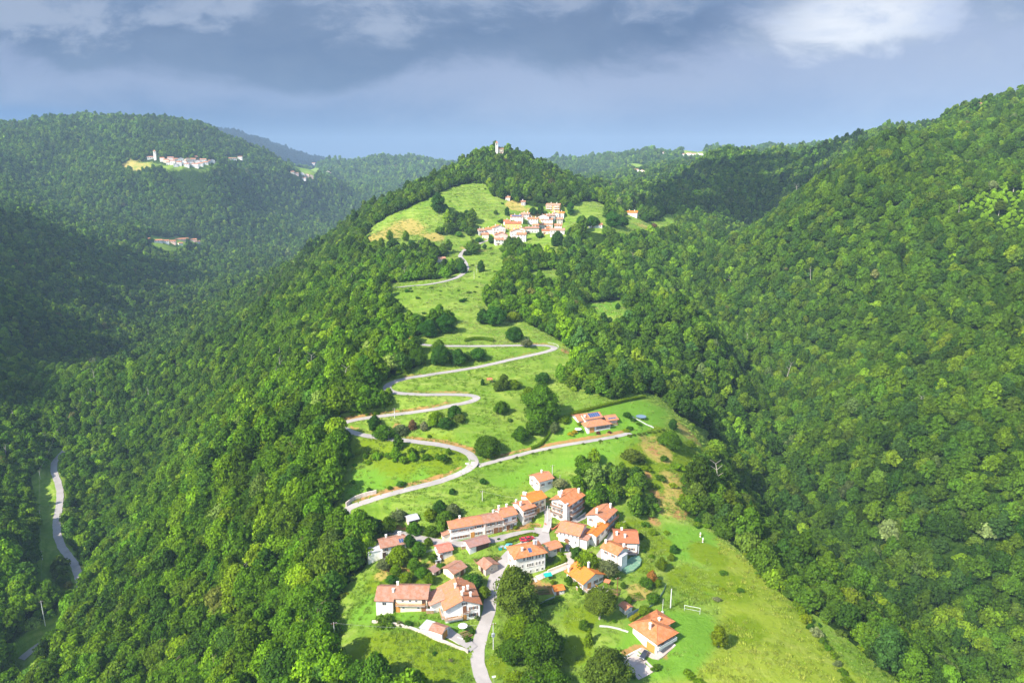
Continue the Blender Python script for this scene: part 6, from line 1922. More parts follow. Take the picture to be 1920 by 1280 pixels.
MB().box(-.45, -.35, 4.6, .45, .35, 5.7).build('transformer', METAL, bq)
wb = PT['w'][0]
MB().bar((0, 0, -.1), (0, 0, .5), .6, .45, 10).build('base', CONC, wb)


def run(px, step=1.0):
    return resample(hits(px, ground_h), step)


def wall_line(name, label, cat, px, h, th, m, cap=None):
    r = run(px, 1.2)
    r[:, 2] = ground_h(r[:, 0], r[:, 1])
    top = smooth(r[:, 2] + h, 3)
    t = np.gradient(r[:, :2], axis=0)
    t /= np.linalg.norm(t, axis=1)[:, None]
    nn = np.stack([-t[:, 1], t[:, 0]], 1) * th / 2
    V = []
    for i in range(len(r)):
        for s in (-1, 1):
            x, y = r[i, 0] + nn[i, 0] * s, r[i, 1] + nn[i, 1] * s
            V += [(x, y, r[i, 2] - 1.5), (x, y, top[i])]
    F = []
    for i in range(len(r) - 1):
        a, b = i * 4, i * 4 + 4
        F += [(a, b, b + 1, a + 1), (a + 1, b + 1, b + 3, a + 3), (a + 3, b + 3, b + 2, a + 2)]
    F += [(0, 1, 3, 2)]
    e = (len(r) - 1) * 4
    F += [(e + 2, e + 3, e + 1, e)]
    return tag(obj(name, mesh_from(name, V, F, [m])), label, cat)


wall_line('retaining_wall', 'long low stone wall along the upper edge of the lower left meadow', 'wall', [(698, 1167), (720, 1168), (745, 1172), (775, 1180), (800, 1190), (812, 1197), (835, 1205), (858, 1215), (878, 1223)], 0.9, .5, W_STONE)
wall_line('retaining_wall', 'grey stone retaining wall beside the road near the village hairpin', 'wall', [(649, 949), (662, 938), (680, 931), (706, 925)], 1.8, .5, W_STONE)
wall_line('garden_wall', 'cream garden wall below the hedge of the tall white house', 'wall', [(1027, 1073), (1045, 1066), (1062, 1059)], 1.1, .35, W_CREAM)
wall_line('garden_wall', 'low brick red wall around the flower garden at the square', 'wall', [(1021, 983), (1027, 990), (1036, 994), (1047, 987), (1052, 981)], 0.7, .35, REDTILE)
wall_line('garden_wall', 'low pale wall curving round the farm garden by the lane', 'wall', [(858, 1195), (870, 1199), (884, 1199)], 0.5, .3, CONC)
wall_line('retaining_wall', 'pale wall under the ramp beside the chalet', 'wall', [(1071, 980), (1085, 972), (1098, 963)], 0.9, .3, CONC)
wall_line('garden_wall', 'low stone wall on the lawn edge right of the villa', 'wall', [(1186, 782), (1200, 789), (1212, 796), (1226, 802)], 0.35, .5, CONC)
wall_line('kerb_wall', 'concrete edge beside the drive of the hipped house', 'wall', [(1168, 1235), (1184, 1226), (1202, 1217)], 0.5, .6, CONC)
wall_line('terrace_slab', 'pale paved terrace along the front of the hipped house', 'terrace', [(1200, 1217), (1216, 1226), (1231, 1233), (1246, 1222), (1262, 1206)], 0.25, 2.2, GRAVEL)
wall_line('garden_path', 'curved pale footpath crossing the grass to the hipped house', 'path', [(1124, 1173), (1142, 1174), (1160, 1178), (1178, 1184)], 0.10, .8, CONC)
wall_line('garden_path', 'narrow concrete path beside the garage', 'path', [(836, 1193), (850, 1200), (862, 1207)], 0.10, .6, CONC)


def fence_line(label, px, h, m, gap=2.2, mesh=True, name='garden_fence'):
    r = run(px, gap)
    t = thing(name, label, 'fence', (r[0, 0], r[0, 1], r[0, 2]), 0)
    o = Vector((r[0, 0], r[0, 1], r[0, 2]))
    for i in range(len(r)):
        p = Vector(r[i]) - o
        MB().bar(p - Vector((0, 0, .4)), p + Vector((0, 0, h)), .05, n=5).build('post', METAL, t)
    mb = MB()
    for i in range(len(r) - 1):
        a, b = Vector(r[i]) - o, Vector(r[i + 1]) - o
        if mesh:
            d = (b - a).normalized()
            n = Vector((-d.y, d.x, 0)) * .03
            z0, z1 = Vector((0, 0, .08)), Vector((0, 0, h - .05))
            mb.poly([a + z0 + n, b + z0 + n, b + z1 + n, a + z1 + n]).poly([b + z0 - n, a + z0 - n, a + z1 - n, b + z1 - n]).poly([a + z1 + n, b + z1 + n, b + z1 - n, a + z1 - n])
        else:
            for k in (.4, .95):
                mb.bar(a + Vector((0, 0, h * k)), b + Vector((0, 0, h * k)), .05, n=5)
    mb.build('panel' if mesh else 'rail', m, t)
    return t


fence_line('blue grey tarpaulin fence at the corner of the kitchen garden', [(1176, 1158), (1186, 1153), (1197, 1147)], 1.6, TARP)
fence_line('curved green mesh fence around the big garden beside the football field', [(1200, 1151), (1218, 1140), (1232, 1128), (1243, 1112), (1249, 1098)], 1.0, mat('mesh_green', (.22, .30, .22), .8, .2))
fence_line('green net fence on the slope below the gabled house', [(827, 1146), (831, 1152), (836, 1161)], 1.2, NETG)
fence_line('thin pale fence below the garden of the tool shed', [(1008, 1136), (1024, 1128), (1040, 1121)], 1.0, mat('mesh_grey', (.40, .45, .38), .8, .2))
fence_line('pale guard rail round the outside of the upper hairpin', [(1026, 661), (1040, 657), (1049, 652), (1042, 646), (1028, 644)], .8, PALE, 3.0, False, 'guard_rail')
fence_line('wooden rail fence along the fruit garden left of the checkered cottage', [(796, 1037), (808, 1034), (820, 1030)], .9, PALE, 2.5, False)
# net covered garden plot and its rim
q = hits([(1163, 1068), (1172, 1056), (1184, 1047), (1198, 1045), (1203, 1052), (1200, 1062), (1188, 1072), (1174, 1076)], ground_h)
nb_ = MB()
c0 = q.mean(0)
top_ = [tuple(p + np.array([0, 0, 0.9])) for p in q]
nb_.poly(top_[::-1] if False else top_)
for i in range(len(q)):
    j = (i + 1) % len(q)
    nb_.poly([tuple(q[i] - np.array([0, 0, .2])), tuple(q[j] - np.array([0, 0, .2])), top_[j], top_[i]])
tag(nb_.build('garden_net', NETG), 'green net stretched over an oval garden plot below the step house', 'net')
q = hits([(829, 1138), (838, 1137), (841, 1150), (838, 1165), (830, 1152)], ground_h)
nb_ = MB().poly([tuple(p + np.array([0, 0, .35])) for p in q])
for i in range(len(q)):
    j = (i + 1) % len(q)
    nb_.poly([tuple(q[i] - np.array([0, 0, .2])), tuple(q[j] - np.array([0, 0, .2])), tuple(q[j] + np.array([0, 0, .35])), tuple(q[i] + np.array([0, 0, .35]))])
tag(nb_.build('garden_net', NETG), 'green netting on the bank at the left side of the gabled house', 'net')
# solar farm like blue panel and pool cover on the villa lawn
p = hit(1202, 783)
t = thing('garden_trampoline', 'flat blue grey trampoline bed on the lawn behind the villa', 'trampoline', tuple(p), 0.1)
MB().bar((0, 0, .75), (0, 0, .82), 2.6, 2.6, 20).build('bed', TARP, t)
for k in range(6):
    a = k * math.pi / 3
    MB().bar((2.4 * math.cos(a), 2.4 * math.sin(a), -.3), (2.4 * math.cos(a), 2.4 * math.sin(a), .75), .06, n=5).build('leg', METAL, t)


def canopy(u, v, w_, d, h, m, label, rz=0.3):
    p = hit(u, v)
    t = thing('garden_canopy', label, 'canopy', tuple(p), rz)
    mb = MB()
    slab(mb, [(-w_ / 2, -d / 2, h), (w_ / 2, -d / 2, h), (w_ / 2, d / 2, h + .35), (-w_ / 2, d / 2, h + .35)], .06)
    obj('roof', mb.mesh('roof', [m, m]), t)
    for x in (-1, 1):
        for y in (-1, 1):
            MB().bar((x * (w_ / 2 - .1), y * (d / 2 - .1), -.4), (x * (w_ / 2 - .1), y * (d / 2 - .1), h), .06, n=5).build('post', WOOD, t)


canopy(1027, 1086, 3.0, 2.0, 1.9, TEAL, 'teal canopy on posts in the yard of the tall house')
canopy(1138, 1098, 2.2, 1.8, 1.9, REDTILE, 'small red canopy beside the veranda house', -.5)
canopy(918, 717, 3.0, 2.4, 2.0, REDTILE, 'small orange shelter in the second field', .2)
# football goals
for (u0, v0, u1, v1, lab) in [(1283, 1144, 1312, 1153, 'white football goal on the mown field beside the hipped house')]:
    a, b = hit(u0, v0), hit(u1, v1)
    L = math.hypot(b[0] - a[0], b[1] - a[1])
    t = thing('football_goal', lab, 'goal', tuple(a), math.atan2(b[1] - a[1], b[0] - a[0]))
    MB().bar((0, 0, -.3), (0, 0, 2.1), .055, n=6).build('upright', WHITE, t)
    MB().bar((L, 0, -.3), (L, 0, 2.1), .055, n=6).build('upright', WHITE, t)
    MB().bar((-.05, 0, 2.1), (L + .05, 0, 2.1), .055, n=6).build('crossbar', WHITE, t)
    f = MB().bar((0, .0, 2.1), (0, 1.3, 0), .035, n=4).bar((L, .0, 2.1), (L, 1.3, 0), .035, n=4).bar((0, 1.3, 0), (L, 1.3, 0), .035, n=4)
    f.build('back_frame', WHITE, t)
for u, v, lab in [(1313, 1006, 'rear white marker post on the mown field'), (1317.5, 1016, 'front white and orange marker post on the mown field')]:
    p = hit(u, v)
    t = thing('marker_post', lab, 'post', tuple(p), 0)
    MB().bar((0, 0, -.3), (0, 0, 1.9), .28, .24, 8).build('post', WHITE, t)
    MB().bar((0, 0, .5), (0, 0, 1.0), .30, .29, 8).build('band', WOOD_O, t)


def car(u, v, u2, v2, paint, label, L=4.2):
    """parked car; the second picture position gives where its bonnet points"""
    a, b = hit(u, v), hit(u2, v2)
    t = thing('parked_car', label, 'car', (a[0], a[1], a[2] + .16), math.atan2(b[1] - a[1], b[0] - a[0]))
    hw = .86
    prof = [(-2.05, .35), (-2.05, .85), (-1.9, .98), (.85, .95), (1.85, .80), (2.08, .60), (2.08, .35)]
    cab = [(-1.75, .97), (-1.35, 1.45), (.05, 1.45), (.95, .93)]
    mb = MB()
    n = len(prof)
    k = len(mb.v)
    for s in (-1, 1):
        for x, z in prof:
            mb.v.append((x, s * hw * (1 if z < .9 else .95), z))
    for i in range(n):
        j = (i + 1) % n
        mb.f.append((k + i, k + j, k + n + j, k + n + i))
        mb.m.append(0)
    mb.f.append(tuple(k + i for i in reversed(range(n))))
    mb.f.append(tuple(k + n + i for i in range(n)))
    mb.m += [0, 0]
    mb.poly([(-1.38, -.66, 1.46), (.08, -.66, 1.46), (.08, .66, 1.46), (-1.38, .66, 1.46)])
    for s in (-1, 1):
        for (x0, z0), (x1, z1) in ((cab[0], cab[1]), (cab[2], cab[3])):
            mb.bar((x0, s * .78, z0), (x1, s * .66, z1), .045, n=4)
    mb.build('body', paint, t)
    g = MB()
    lo, hi = .78, .65
    P = lambda i, s: (cab[i][0], s * (lo if i in (0, 3) else hi), cab[i][1])
    g.poly([P(3, -1), P(3, 1), P(2, 1), P(2, -1)]).poly([P(0, 1), P(0, -1), P(1, -1), P(1, 1)])
    g.poly([P(0, -1), P(3, -1), P(2, -1), P(1, -1)]).poly([P(3, 1), P(0, 1), P(1, 1), P(2, 1)])
    g.build('window', GLASS, t)
    for x in (-1.3, 1.3):
        for s in (-1, 1):
            wo_ = MB().bar((x, s * .68, .17), (x, s * .88, .17), .33, n=12).build('wheel', RUBBER, t)
            MB().bar((x, s * .885, .17), (x, s * .90, .17), .19, n=10).build('rim', METAL, wo_)
    for s in (-1, 1):
        MB().box(2.02, s * .62 - .17, .62, 2.10, s * .62 + .17, .74).build('headlight', WHITE, t)
        MB().box(-2.08, s * .66 - .12, .72, -2.03, s * .66 + .12, .88).build('tail_light', mat('lamp_red', (.5, .02, .02), .3, .05), t)


CAR_D = mat('car_dark', (.035, .04, .055), .25, .05, spec=.6)
CAR_R = mat('car_red', (.50, .03, .05), .3, .05, spec=.6)
CAR_W = mat('car_silver', (.55, .57, .60), .3, .05, spec=.6)
CAR_B = mat('car_blue', (.05, .14, .28), .3, .05, spec=.6)
CAR_T = mat('car_teal', (.10, .42, .50), .4, .05, spec=.5)
car(1208, 1231, 1204, 1237, CAR_D, 'dark grey car parked on the pale gravel forecourt')
car(1064, 1030, 1063, 1037, CAR_D, 'black car parked nose down in front of the old farmhouse')
car(984, 1014, 990, 1012, CAR_R, 'left one of two red cars parked by the grass island')
car(992.5, 1012, 999, 1010, CAR_R, 'right one of two red cars parked by the grass island')
car(953, 1026, 957, 1021, CAR_T, 'small light blue car at the end of the parking strip')
car(644, 963, 650, 956, CAR_W, 'silver car rounding the hairpin above the village')
car(637, 785, 639, 778, CAR_B, 'dark blue car parked in the shade of the left hairpin')
car(1066, 972, 1072, 969, CAR_W, 'silver car parked below the balconies of the chalet')
car(869, 503, 873, 506, CAR_W, 'silver car on the road bend below the upper village')


# hedges: clipped leafy banks
def hedge(label, px, w_, h, kind, name='hedge'):
    r = run(px, 0.7)
    rng = np.random.default_rng(len(px) + int(px[0][0]))
    r[:, 2] = ground_h(r[:, 0], r[:, 1])
    t = np.gradient(r[:, :2], axis=0)
    t /= np.linalg.norm(t, axis=1)[:, None]
    nn = np.stack([-t[:, 1], t[:, 0]], 1)
    o = r[0].copy()
    P, N, cores = [], [], []
    for i in range(len(r)):
        m_ = int(24 * (w_ + h))
        a = rng.uniform(0, math.pi, m_)
        off = np.sign(np.cos(a)) * np.abs(np.cos(a)) ** .6 * w_ / 2
        zz = np.sin(a) ** .6 * h * rng.uniform(.9, 1.08)
        al = rng.uniform(-.4, .4, m_)
        P.append(np.stack([r[i, 0] - o[0] + nn[i, 0] * off + t[i, 0] * al, r[i, 1] - o[1] + nn[i, 1] * off + t[i, 1] * al, r[i, 2] - o[2] + zz], 1))
        N.append(np.stack([nn[i, 0] * np.cos(a), nn[i, 1] * np.cos(a), np.sin(a)], 1))
        cores.append(((r[i, 0] - o[0], r[i, 1] - o[1], r[i, 2] - o[2] + h * .35), (w_ * .42, w_ * .42, h * .55)))
    me_ = leaf_mesh(name, np.concatenate(P), np.concatenate(N), .17, rng, cores)
    ob_ = tag(obj(name, me_, None, tuple(o)), label, 'hedge')
    ob_["tint"] = [x * 0.85 for x in TINTS[kind]]


hedge('long clipped light green hedge behind the villa garden', [(1072, 778), (1100, 771), (1130, 763), (1160, 756), (1185, 750), (1208, 746)], 1.6, 1.7, 'lime')
hedge('green hedge running down from the villa to the driveway', [(1050, 785), (1040, 800), (1028, 818), (1014, 835), (998, 842)], 1.6, 1.6, 'light')
hedge('short hedge enclosing the lawn of the tall white house', [(1026, 1068), (1042, 1062), (1060, 1053), (1054, 1043), (1042, 1036)], 1.3, 1.2, 'lime')
hedge('clipped grass green hedge around the island beside the red cars', [(950, 1014), (965, 1009), (985, 1004), (1000, 1001), (1006, 1004)], 2.6, .5, 'lime')
hedge('bright hedge along the garden edge left of the veranda house', [(1078, 1090), (1084, 1100), (1090, 1114)], 1.6, 1.5, 'light')
hedge('low scrubby hedge below the garden of the tall house', [(1008, 1140), (1022, 1133), (1040, 1128), (1052, 1124)], 2.0, 1.2, 'mid')
hedge('leafy bank above the third road leg', [(873, 640), (890, 637), (905, 637), (925, 640)], 2.5, 2.0, 'light')
hedge('yellow flowering shrub row in front of the tarpaulin fence', [(1183, 1163), (1191, 1158), (1198, 1153)], 1.6, 1.3, 'yellow')

# shrubs one could count: picture position of the foot, width in pixels
SHRUBS = [
    (1230, 1254, 18, 'mid', 'rounded green shrub below the terrace of the hipped house', 1.0), (1187, 1270, 13, 'mid', 'clipped egg shaped shrub on the forecourt edge', 1.3),
    (722, 1170, 34, 'olive', 'broad dark shrub in front of the barn wing', .9), (749, 1171, 13, 'pale', 'round white flowering shrub beside the stone wall', 1.1), (766, 1172, 17, 'dark', 'dark green shrub right of the white flowering shrub', .9),
    (1033, 1052, 16, 'grey', 'silvery clipped shrub on the lawn of the tall house', 1.0), (1040, 1022, 13, 'mid', 'green shrub behind the small tiled shed', 1.0), (1067, 1092, 20, 'mid', 'bushy shrub left of the veranda house', 1.2),
    (1082, 1098, 20, 'light', 'bright bushy shrub at the corner of the veranda house', 1.2), (1066, 1096, 8, 'light', 'slim shrub beside the teal canopy', 2.0), (1037, 1095, 9, 'light', 'columnar shrub right of the teal canopy', 2.0),
    (1078, 811, 11, 'yellow', 'yellow shrub at the left of the villa', .9), (1070, 815, 13, 'yellow', 'large golden shrub on the villa lawn near the driveway', .8), (1086, 796, 11, 'lime', 'yellow green shrub behind the villa', .9),
    (1121, 812, 10, 'bronze', 'left dark purple shrub in front of the villa', .7), (1143, 811, 8, 'bronze', 'right dark purple shrub in front of the villa', .9), (1174, 809, 14, 'lime', 'lime green shrub pair right of the villa', .7), (1181, 805, 16, 'mid', 'green shrub behind the lime ones', .7),
    (1187, 788, 13, 'dark', 'dark round shrub on the villa lawn', .7), (1198, 796, 11, 'mid', 'green palm like shrub on the villa lawn', .8),
    (999, 972, 14, 'lime', 'low spreading shrub in front of the cream house', .5), (966, 991, 10, 'lime', 'leafy climber shrub between the row and the gallery house', 1.4), (935, 1011, 6, 'dark', 'tiny round shrub on the roadside below the stone house', 1.0),
    (1037, 985, 20, 'olive', 'flowering shrub filling the walled flower garden', .5), (1043, 979, 12, 'pale', 'pale flowering shrub in the walled flower garden', .6),
    (1388, 1108, 14, 'mid', 'dark scrub shrub beside the tractor track', .8), (1356, 1075, 16, 'mid', 'tall weed shrub at the field edge', .7), (1352, 1105, 12, 'lime', 'bright scrub shrub at the field edge', .8),
    (1345, 1125, 16, 'pale', 'pale scrub shrub above the birch', .7), (1290, 1265, 24, 'light', 'straggly light shrub on the meadow below the lawn', .6), (1310, 1280, 22, 'light', 'second straggly shrub on the meadow edge', .6),
    (1502, 1150, 20, 'light', 'first shrub of the hedgerow between the two meadow strips', 1.3), (1510, 1165, 22, 'lime', 'yellow green shrub near the top of the hedgerow', 1.3), (1520, 1180, 16, 'dark', 'dark shrub in the upper hedgerow', 1.4),
    (1530, 1190, 22, 'pale', 'pale shrub with bare twigs in the middle of the hedgerow', 1.2), (1543, 1205, 16, 'mid', 'green shrub in the middle of the hedgerow', 1.3), (1552, 1217, 14, 'mid', 'narrow green shrub in the lower hedgerow', 1.3),
    (1562, 1230, 16, 'light', 'light shrub in the lower hedgerow', 1.2), (1570, 1246, 15, 'grey', 'grey shrub in the lower hedgerow', 1.1), (1580, 1262, 18, 'mid', 'green shrub at the lower end of the hedgerow', 1.0), (1588, 1280, 20, 'light', 'last light shrub of the hedgerow on the lower edge', 1.0),
    (845, 1238, 9, 'pale', 'little white flowering shrub in the lower left meadow', .8), (815, 1225, 10, 'dark', 'small dark shrub in the lower left meadow', .8), (876, 1200, 14, 'mid', 'shrub in the walled farm garden', 1.0),
    (885, 1186, 13, 'mid', 'tall shrub at the corner of the gabled house', 1.3), (894, 1160, 12, 'grey', 'grey shrub at the right wall of the gabled house', 1.2), (943, 1195, 20, 'olive', 'tangled shrub bank behind the transformer pole', 1.0),
    (938, 1225, 22, 'mid', 'low shrub on the verge under the large dark tree', .8), (1152, 1165, 9, 'mid', 'small shrub on the slope left of the garden hut', .8),
    (1100, 1200, 10, 'mid', 'little shrub above the young fir', .8), (1270, 1030, 8, 'mid', 'little shrub right of the dark narrow tree', 1.0), (1225, 1000, 18, 'light', 'scrub shrub below the orange earth slope', .8), (1210, 985, 16, 'mid', 'scrub shrub under the grove behind the houses', .8),
    (1250, 1000, 12, 'light', 'single scrub shrub at the top of the football field', .9), (1222, 1045, 12, 'light', 'garden shrub right of the rust roofed house', 1.0), (1208, 1035, 9, 'dark', 'dark garden shrub at the corner of the rust roofed house', 1.1),
    (1212, 880, 22, 'light', 'broad scrub shrub on the orange slope below the villa', .7), (1238, 898, 20, 'mid', 'dark scrub shrub on the orange slope', .7), (1270, 880, 26, 'light', 'large light scrub shrub at the forest edge below the villa', .8),
    (1285, 905, 22, 'mid', 'green scrub shrub above the orange earth cut', .9), (1262, 912, 16, 'lime', 'yellow scrub shrub above the orange earth cut', .8), (1222, 915, 22, 'light', 'scrub shrub at the top of the grove', .8), (1205, 868, 16, 'olive', 'olive scrub shrub below the villa lawn', .8),
    (1305, 870, 24, 'lime', 'bright scrub shrub at the right forest edge', .9), (1245, 862, 18, 'mid', 'scrub shrub beside the orange earth patch', .8), (1195, 895, 18, 'light', 'scrub shrub at the left top of the orange slope', .7),
    (700, 848, 18, 'light', 'light scrub shrub in the left bend field', .6), (730, 856, 20, 'mid', 'green scrub shrub in the left bend field', .6), (765, 862, 18, 'light', 'low scrub shrub in the middle of the bend field', .6), (800, 860, 22, 'mid', 'leafy scrub shrub in the bend field', .8), (835, 866, 20, 'light', 'scrub shrub near the road junction', .8),
    (690, 868, 16, 'light', 'scrub shrub at the forest side of the bend field', .7), (660, 905, 14, 'mid', 'scrub shrub at the left edge of the bend meadow', .8),
]
for u, v, dpx, kind, lab, hs in SHRUBS:
    plant_px(u, v, dpx, 'shrub', lab, 'shrub', kind, 'bush', 0.1, None, hs)
# clipped round bushes along the driveway
dv = ROAD_PTS[[r[0] for r in ROAD_PTS].index('driveway')][4]
n_d = len(dv)
k = 0
for i in range(6, n_d, 5):
    if i % 25 == 1:
        continue
    d = dv[min(i + 1, n_d - 1)] - dv[i - 1]
    d = d / np.linalg.norm(d[:2])
    x, y = dv[i, 0] + d[1] * 2.4, dv[i, 1] - d[0] * 2.4
    plant('shrub', 'low clipped shrub in the row lining the villa driveway', 'shrub', x, y, fr.uniform(.65, .95), 'olive', 'bush', 0.1, 'shrubs lining the villa driveway', 0.9)
for u in range(1180, 1246, 9):
    plant_px(u, 818 - (u - 1180) * .18, 9, 'shrub', 'low clipped shrub in the row at the right end of the driveway', 'shrub', 'olive', 'bush', 0.1, 'shrubs at the right end of the driveway', .8)


# kitchen gardens, wood stacks, signs and the like
def veg_plot(u, v, w_, d, rz, kinds_, label):
    p = hit(u, v)
    t = thing('vegetable_plot', label, 'vegetable plot', tuple(p), rz)
    rows_ = int(d / .8)
    mb = MB().box(-w_ / 2, -d / 2, -.6, w_ / 2, d / 2, .10)
    mb.build('soil', mat('garden_soil', (.24, .14, .075), .95, .3, 3.0), t)
    rng = np.random.default_rng(int(u))
    for r_ in range(rows_):
        m_ = int(w_ * 14)
        P = np.stack([rng.uniform(-w_ / 2, w_ / 2, m_), rng.normal(-d / 2 + .4 + r_ * .8, .13, m_), rng.uniform(.1, .55, m_)], 1)
        me_ = leaf_mesh('plant_row', P, np.tile([0, 0, 1.0], (m_, 1)), .14, rng, [((x, -d / 2 + .4 + r_ * .8, .15), (.3, .16, .16)) for x in np.arange(-w_ / 2 + .3, w_ / 2, .5)])
        o = obj('plant_row', me_, t)
        o["tint"] = TINTS[kinds_[r_ % len(kinds_)]]


veg_plot(905, 1046, 7, 4, .5, ['lime', 'mid', 'olive'], 'vegetable plot with green rows below the carport')
veg_plot(928, 1046, 4, 4, .6, ['dark', 'light'], 'small vegetable plot beside the lane above the stone shed')
veg_plot(1150, 1106, 5, 4, -.4, ['mid', 'lime', 'pale'], 'vegetable plot behind the veranda house')
veg_plot(1192, 1118, 5, 4, .3, ['light', 'mid'], 'vegetable plot inside the curved garden fence')
veg_plot(1019, 1108, 4, 3, .1, ['mid', 'pale'], 'little vegetable plot on the earth yard by the teal canopy')
veg_plot(873, 1188, 4, 3, .5, ['mid', 'pale'], 'flower and vegetable plot in the walled farm garden')
veg_plot(795, 1062, 5, 3, .4, ['lime', 'mid'], 'vegetable plot on the garden slope beside the fruit trees')


def wood_stack(u, v, L, rz, label):
    p = hit(u, v)
    t = thing('wood_stack', label, 'wood stack', tuple(p), rz)
    mb = MB()
    rng = random.Random(int(u))
    for k in range(6):
        for i in range(int(L / .22)):
            x = i * .22 + (k % 2) * .11
            mb.bar((x, 0, .1 + k * .19), (x + rng.uniform(-.02, .02), .9, .1 + k * .19), .10, n=6)
    mb.build('logs', mat('cut_wood', (.42, .28, .15), .9, .3, 4.0), t)
    MB().box(-.2, -.1, 1.26, L + .1, 1.0, 1.32).build('cover', SHEET, t)


wood_stack(1083, 1107, 3.2, .6, 'covered firewood stack at the left wall of the veranda house')
wood_stack(800, 1150, 2.6, 0., 'covered firewood stack at the right end of the long farmhouse')
wood_stack(866, 1030, 2.6, .4, 'covered firewood stack left of the carport')
p = hit(868, 1182)
t = thing('garden_parasol', 'white open parasol in the walled farm garden', 'parasol', tuple(p), 0)
MB().bar((0, 0, -.2), (0, 0, 2.3), .04, n=6).build('pole', METAL, t)
MB().bar((0, 0, 1.95), (0, 0, 2.5), 1.6, .05, 10).build('canopy', WHITE, t)
p = hit(1090, 812)
p = hit(1084, 811)
t = thing('garden_parasol', 'white open parasol on the villa lawn', 'parasol', tuple(p), 0)
MB().bar((0, 0, -.2), (0, 0, 2.3), .04, n=6).build('pole', METAL, t)
MB().bar((0, 0, 1.95), (0, 0, 2.5), 1.7, .05, 10).build('canopy', WHITE, t)
for u, v, lab in [(875, 876, 'small white road sign at the junction of the villa driveway'), (926, 1278, 'white road sign on the verge at the lower edge of the lane'), (1241, 828, 'small pale sign post at the end of the driveway')]:
    p = hit(u, v)
    t = thing('road_sign', lab, 'road sign', tuple(p), .2)
    MB().bar((0, 0, -.3), (0, 0, 2.2), .05, n=6).build('post', METAL, t)
    MB().box(-.6, -.05, 1.6, .6, -.01, 2.3).build('panel', WHITE, t)
for u, v, lab in [(938, 1030, 'green waste bin by the parking strip'), (941.5, 1028.5, 'yellow waste bin by the parking strip')]:
    p = hit(u, v)
    t = thing('waste_bin', lab, 'waste bin', tuple(p), .3)
    MB().box(-.6, -.5, 0, .6, .5, 1.1).build('body', TEAL if 'green' in lab else mat('bin_yellow', (.6, .5, .05), .5, .05), t)
    MB().box(-.64, -.54, 1.1, .64, .54, 1.22).build('lid', METAL, t)

# scrub along the wood edges and banks
edge = CLEAR[0]
sr = np.random.default_rng(77)
cnt = 0
for k in range(900):
    i = sr.integers(0, len(edge))
    p = edge[i] + (edge[(i + 1) % len(edge)] - edge[i]) * sr.uniform(0, 1) + sr.normal(0, 3.0, 2)
    if p[1] < 175 or cnt >= 110:
        continue
    u_, v_, _d = to_pix(p[0], p[1], gz(p[0], p[1]))
    dd, _z = road_field(np.array([p[0]]), np.array([p[1]]))
    if not (0 < u_ < 1920 and v_ < 1275) or dd[0] < 1.2 or any((p[0] - a) ** 2 + (p[1] - b) ** 2 < (c + 1.5) ** 2 for a, b, c in KEEP_OUT):
        continue
    zone = 'left edge of the lower meadows' if u_ < 800 and v_ > 850 else ('wood edge beside the switchback fields' if v_ < 760 else ('scrubby slope right of the villa' if v_ < 980 else 'gully edge of the right meadow'))
    kd = ['mid', 'light', 'lime', 'olive', 'dark'][sr.integers(0, 5)]
    plant('shrub', f'small {WORDS[kd]} bush at the {zone}', 'shrub', p[0], p[1], sr.uniform(.7, 1.9), kd, 'bush', .1, f'{WORDS[kd]} bushes at the {zone}', sr.uniform(.7, 1.2))
    cnt += 1
cnt = 0
for poly, lab_, m_ in ((CLEAR[1], 'field below the upper village road', 26), (CLEAR[3], 'terraced field left of the upper village', 24), (CLEAR[4], 'meadow right of the upper village', 14)):
    lo, hi = poly.min(0), poly.max(0)
    n_ = 0
    for k in range(600):
        p = sr.uniform(lo, hi)
        if n_ >= m_ or not inside(poly, p[:1], p[1:])[0]:
            continue
        dd, _z = road_field(p[:1], p[1:])
        if dd[0] < 2 or any((p[0] - a) ** 2 + (p[1] - b) ** 2 < (c + 3) ** 2 for a, b, c in KEEP_OUT):
            continue
        plant('shrub', f'small scattered bush in the {lab_}', 'shrub', p[0], p[1], sr.uniform(.8, 2.2), ['mid', 'dark', 'olive'][sr.integers(0, 3)], 'bush', .1, f'bushes in the {lab_}', sr.uniform(.7, 1.1))
        n_ += 1

# tall meadow grass: tufts over the unmown fields
def tuft(name, seed, n, hgt):
    rng = np.random.default_rng(seed)
    a = rng.uniform(0, 6.28, n)
    rr_ = np.sqrt(rng.uniform(0, 1, n))
    b = np.stack([rr_ * np.cos(a), rr_ * np.sin(a), np.zeros(n)], 1)
    tip = b + np.stack([rng.normal(0, .22, n), rng.normal(0, .22, n), hgt * rng.uniform(.5, 1.1, n)], 1)
    s = np.stack([-np.sin(a + 1), np.cos(a + 1), np.zeros(n)], 1) * .11
    V = np.stack([b - s, b + s, tip], 1).reshape(-1, 3)
    F = np.arange(3 * n).reshape(-1, 3)
    me_ = np_mesh(name, V, F, [FOLIAGE])
    at_ = me_.attributes.new('leafvar', 'FLOAT', 'FACE')
    at_.data.foreach_set('value', rng.uniform(.2, 1, n).astype(np.float32))
    return me_


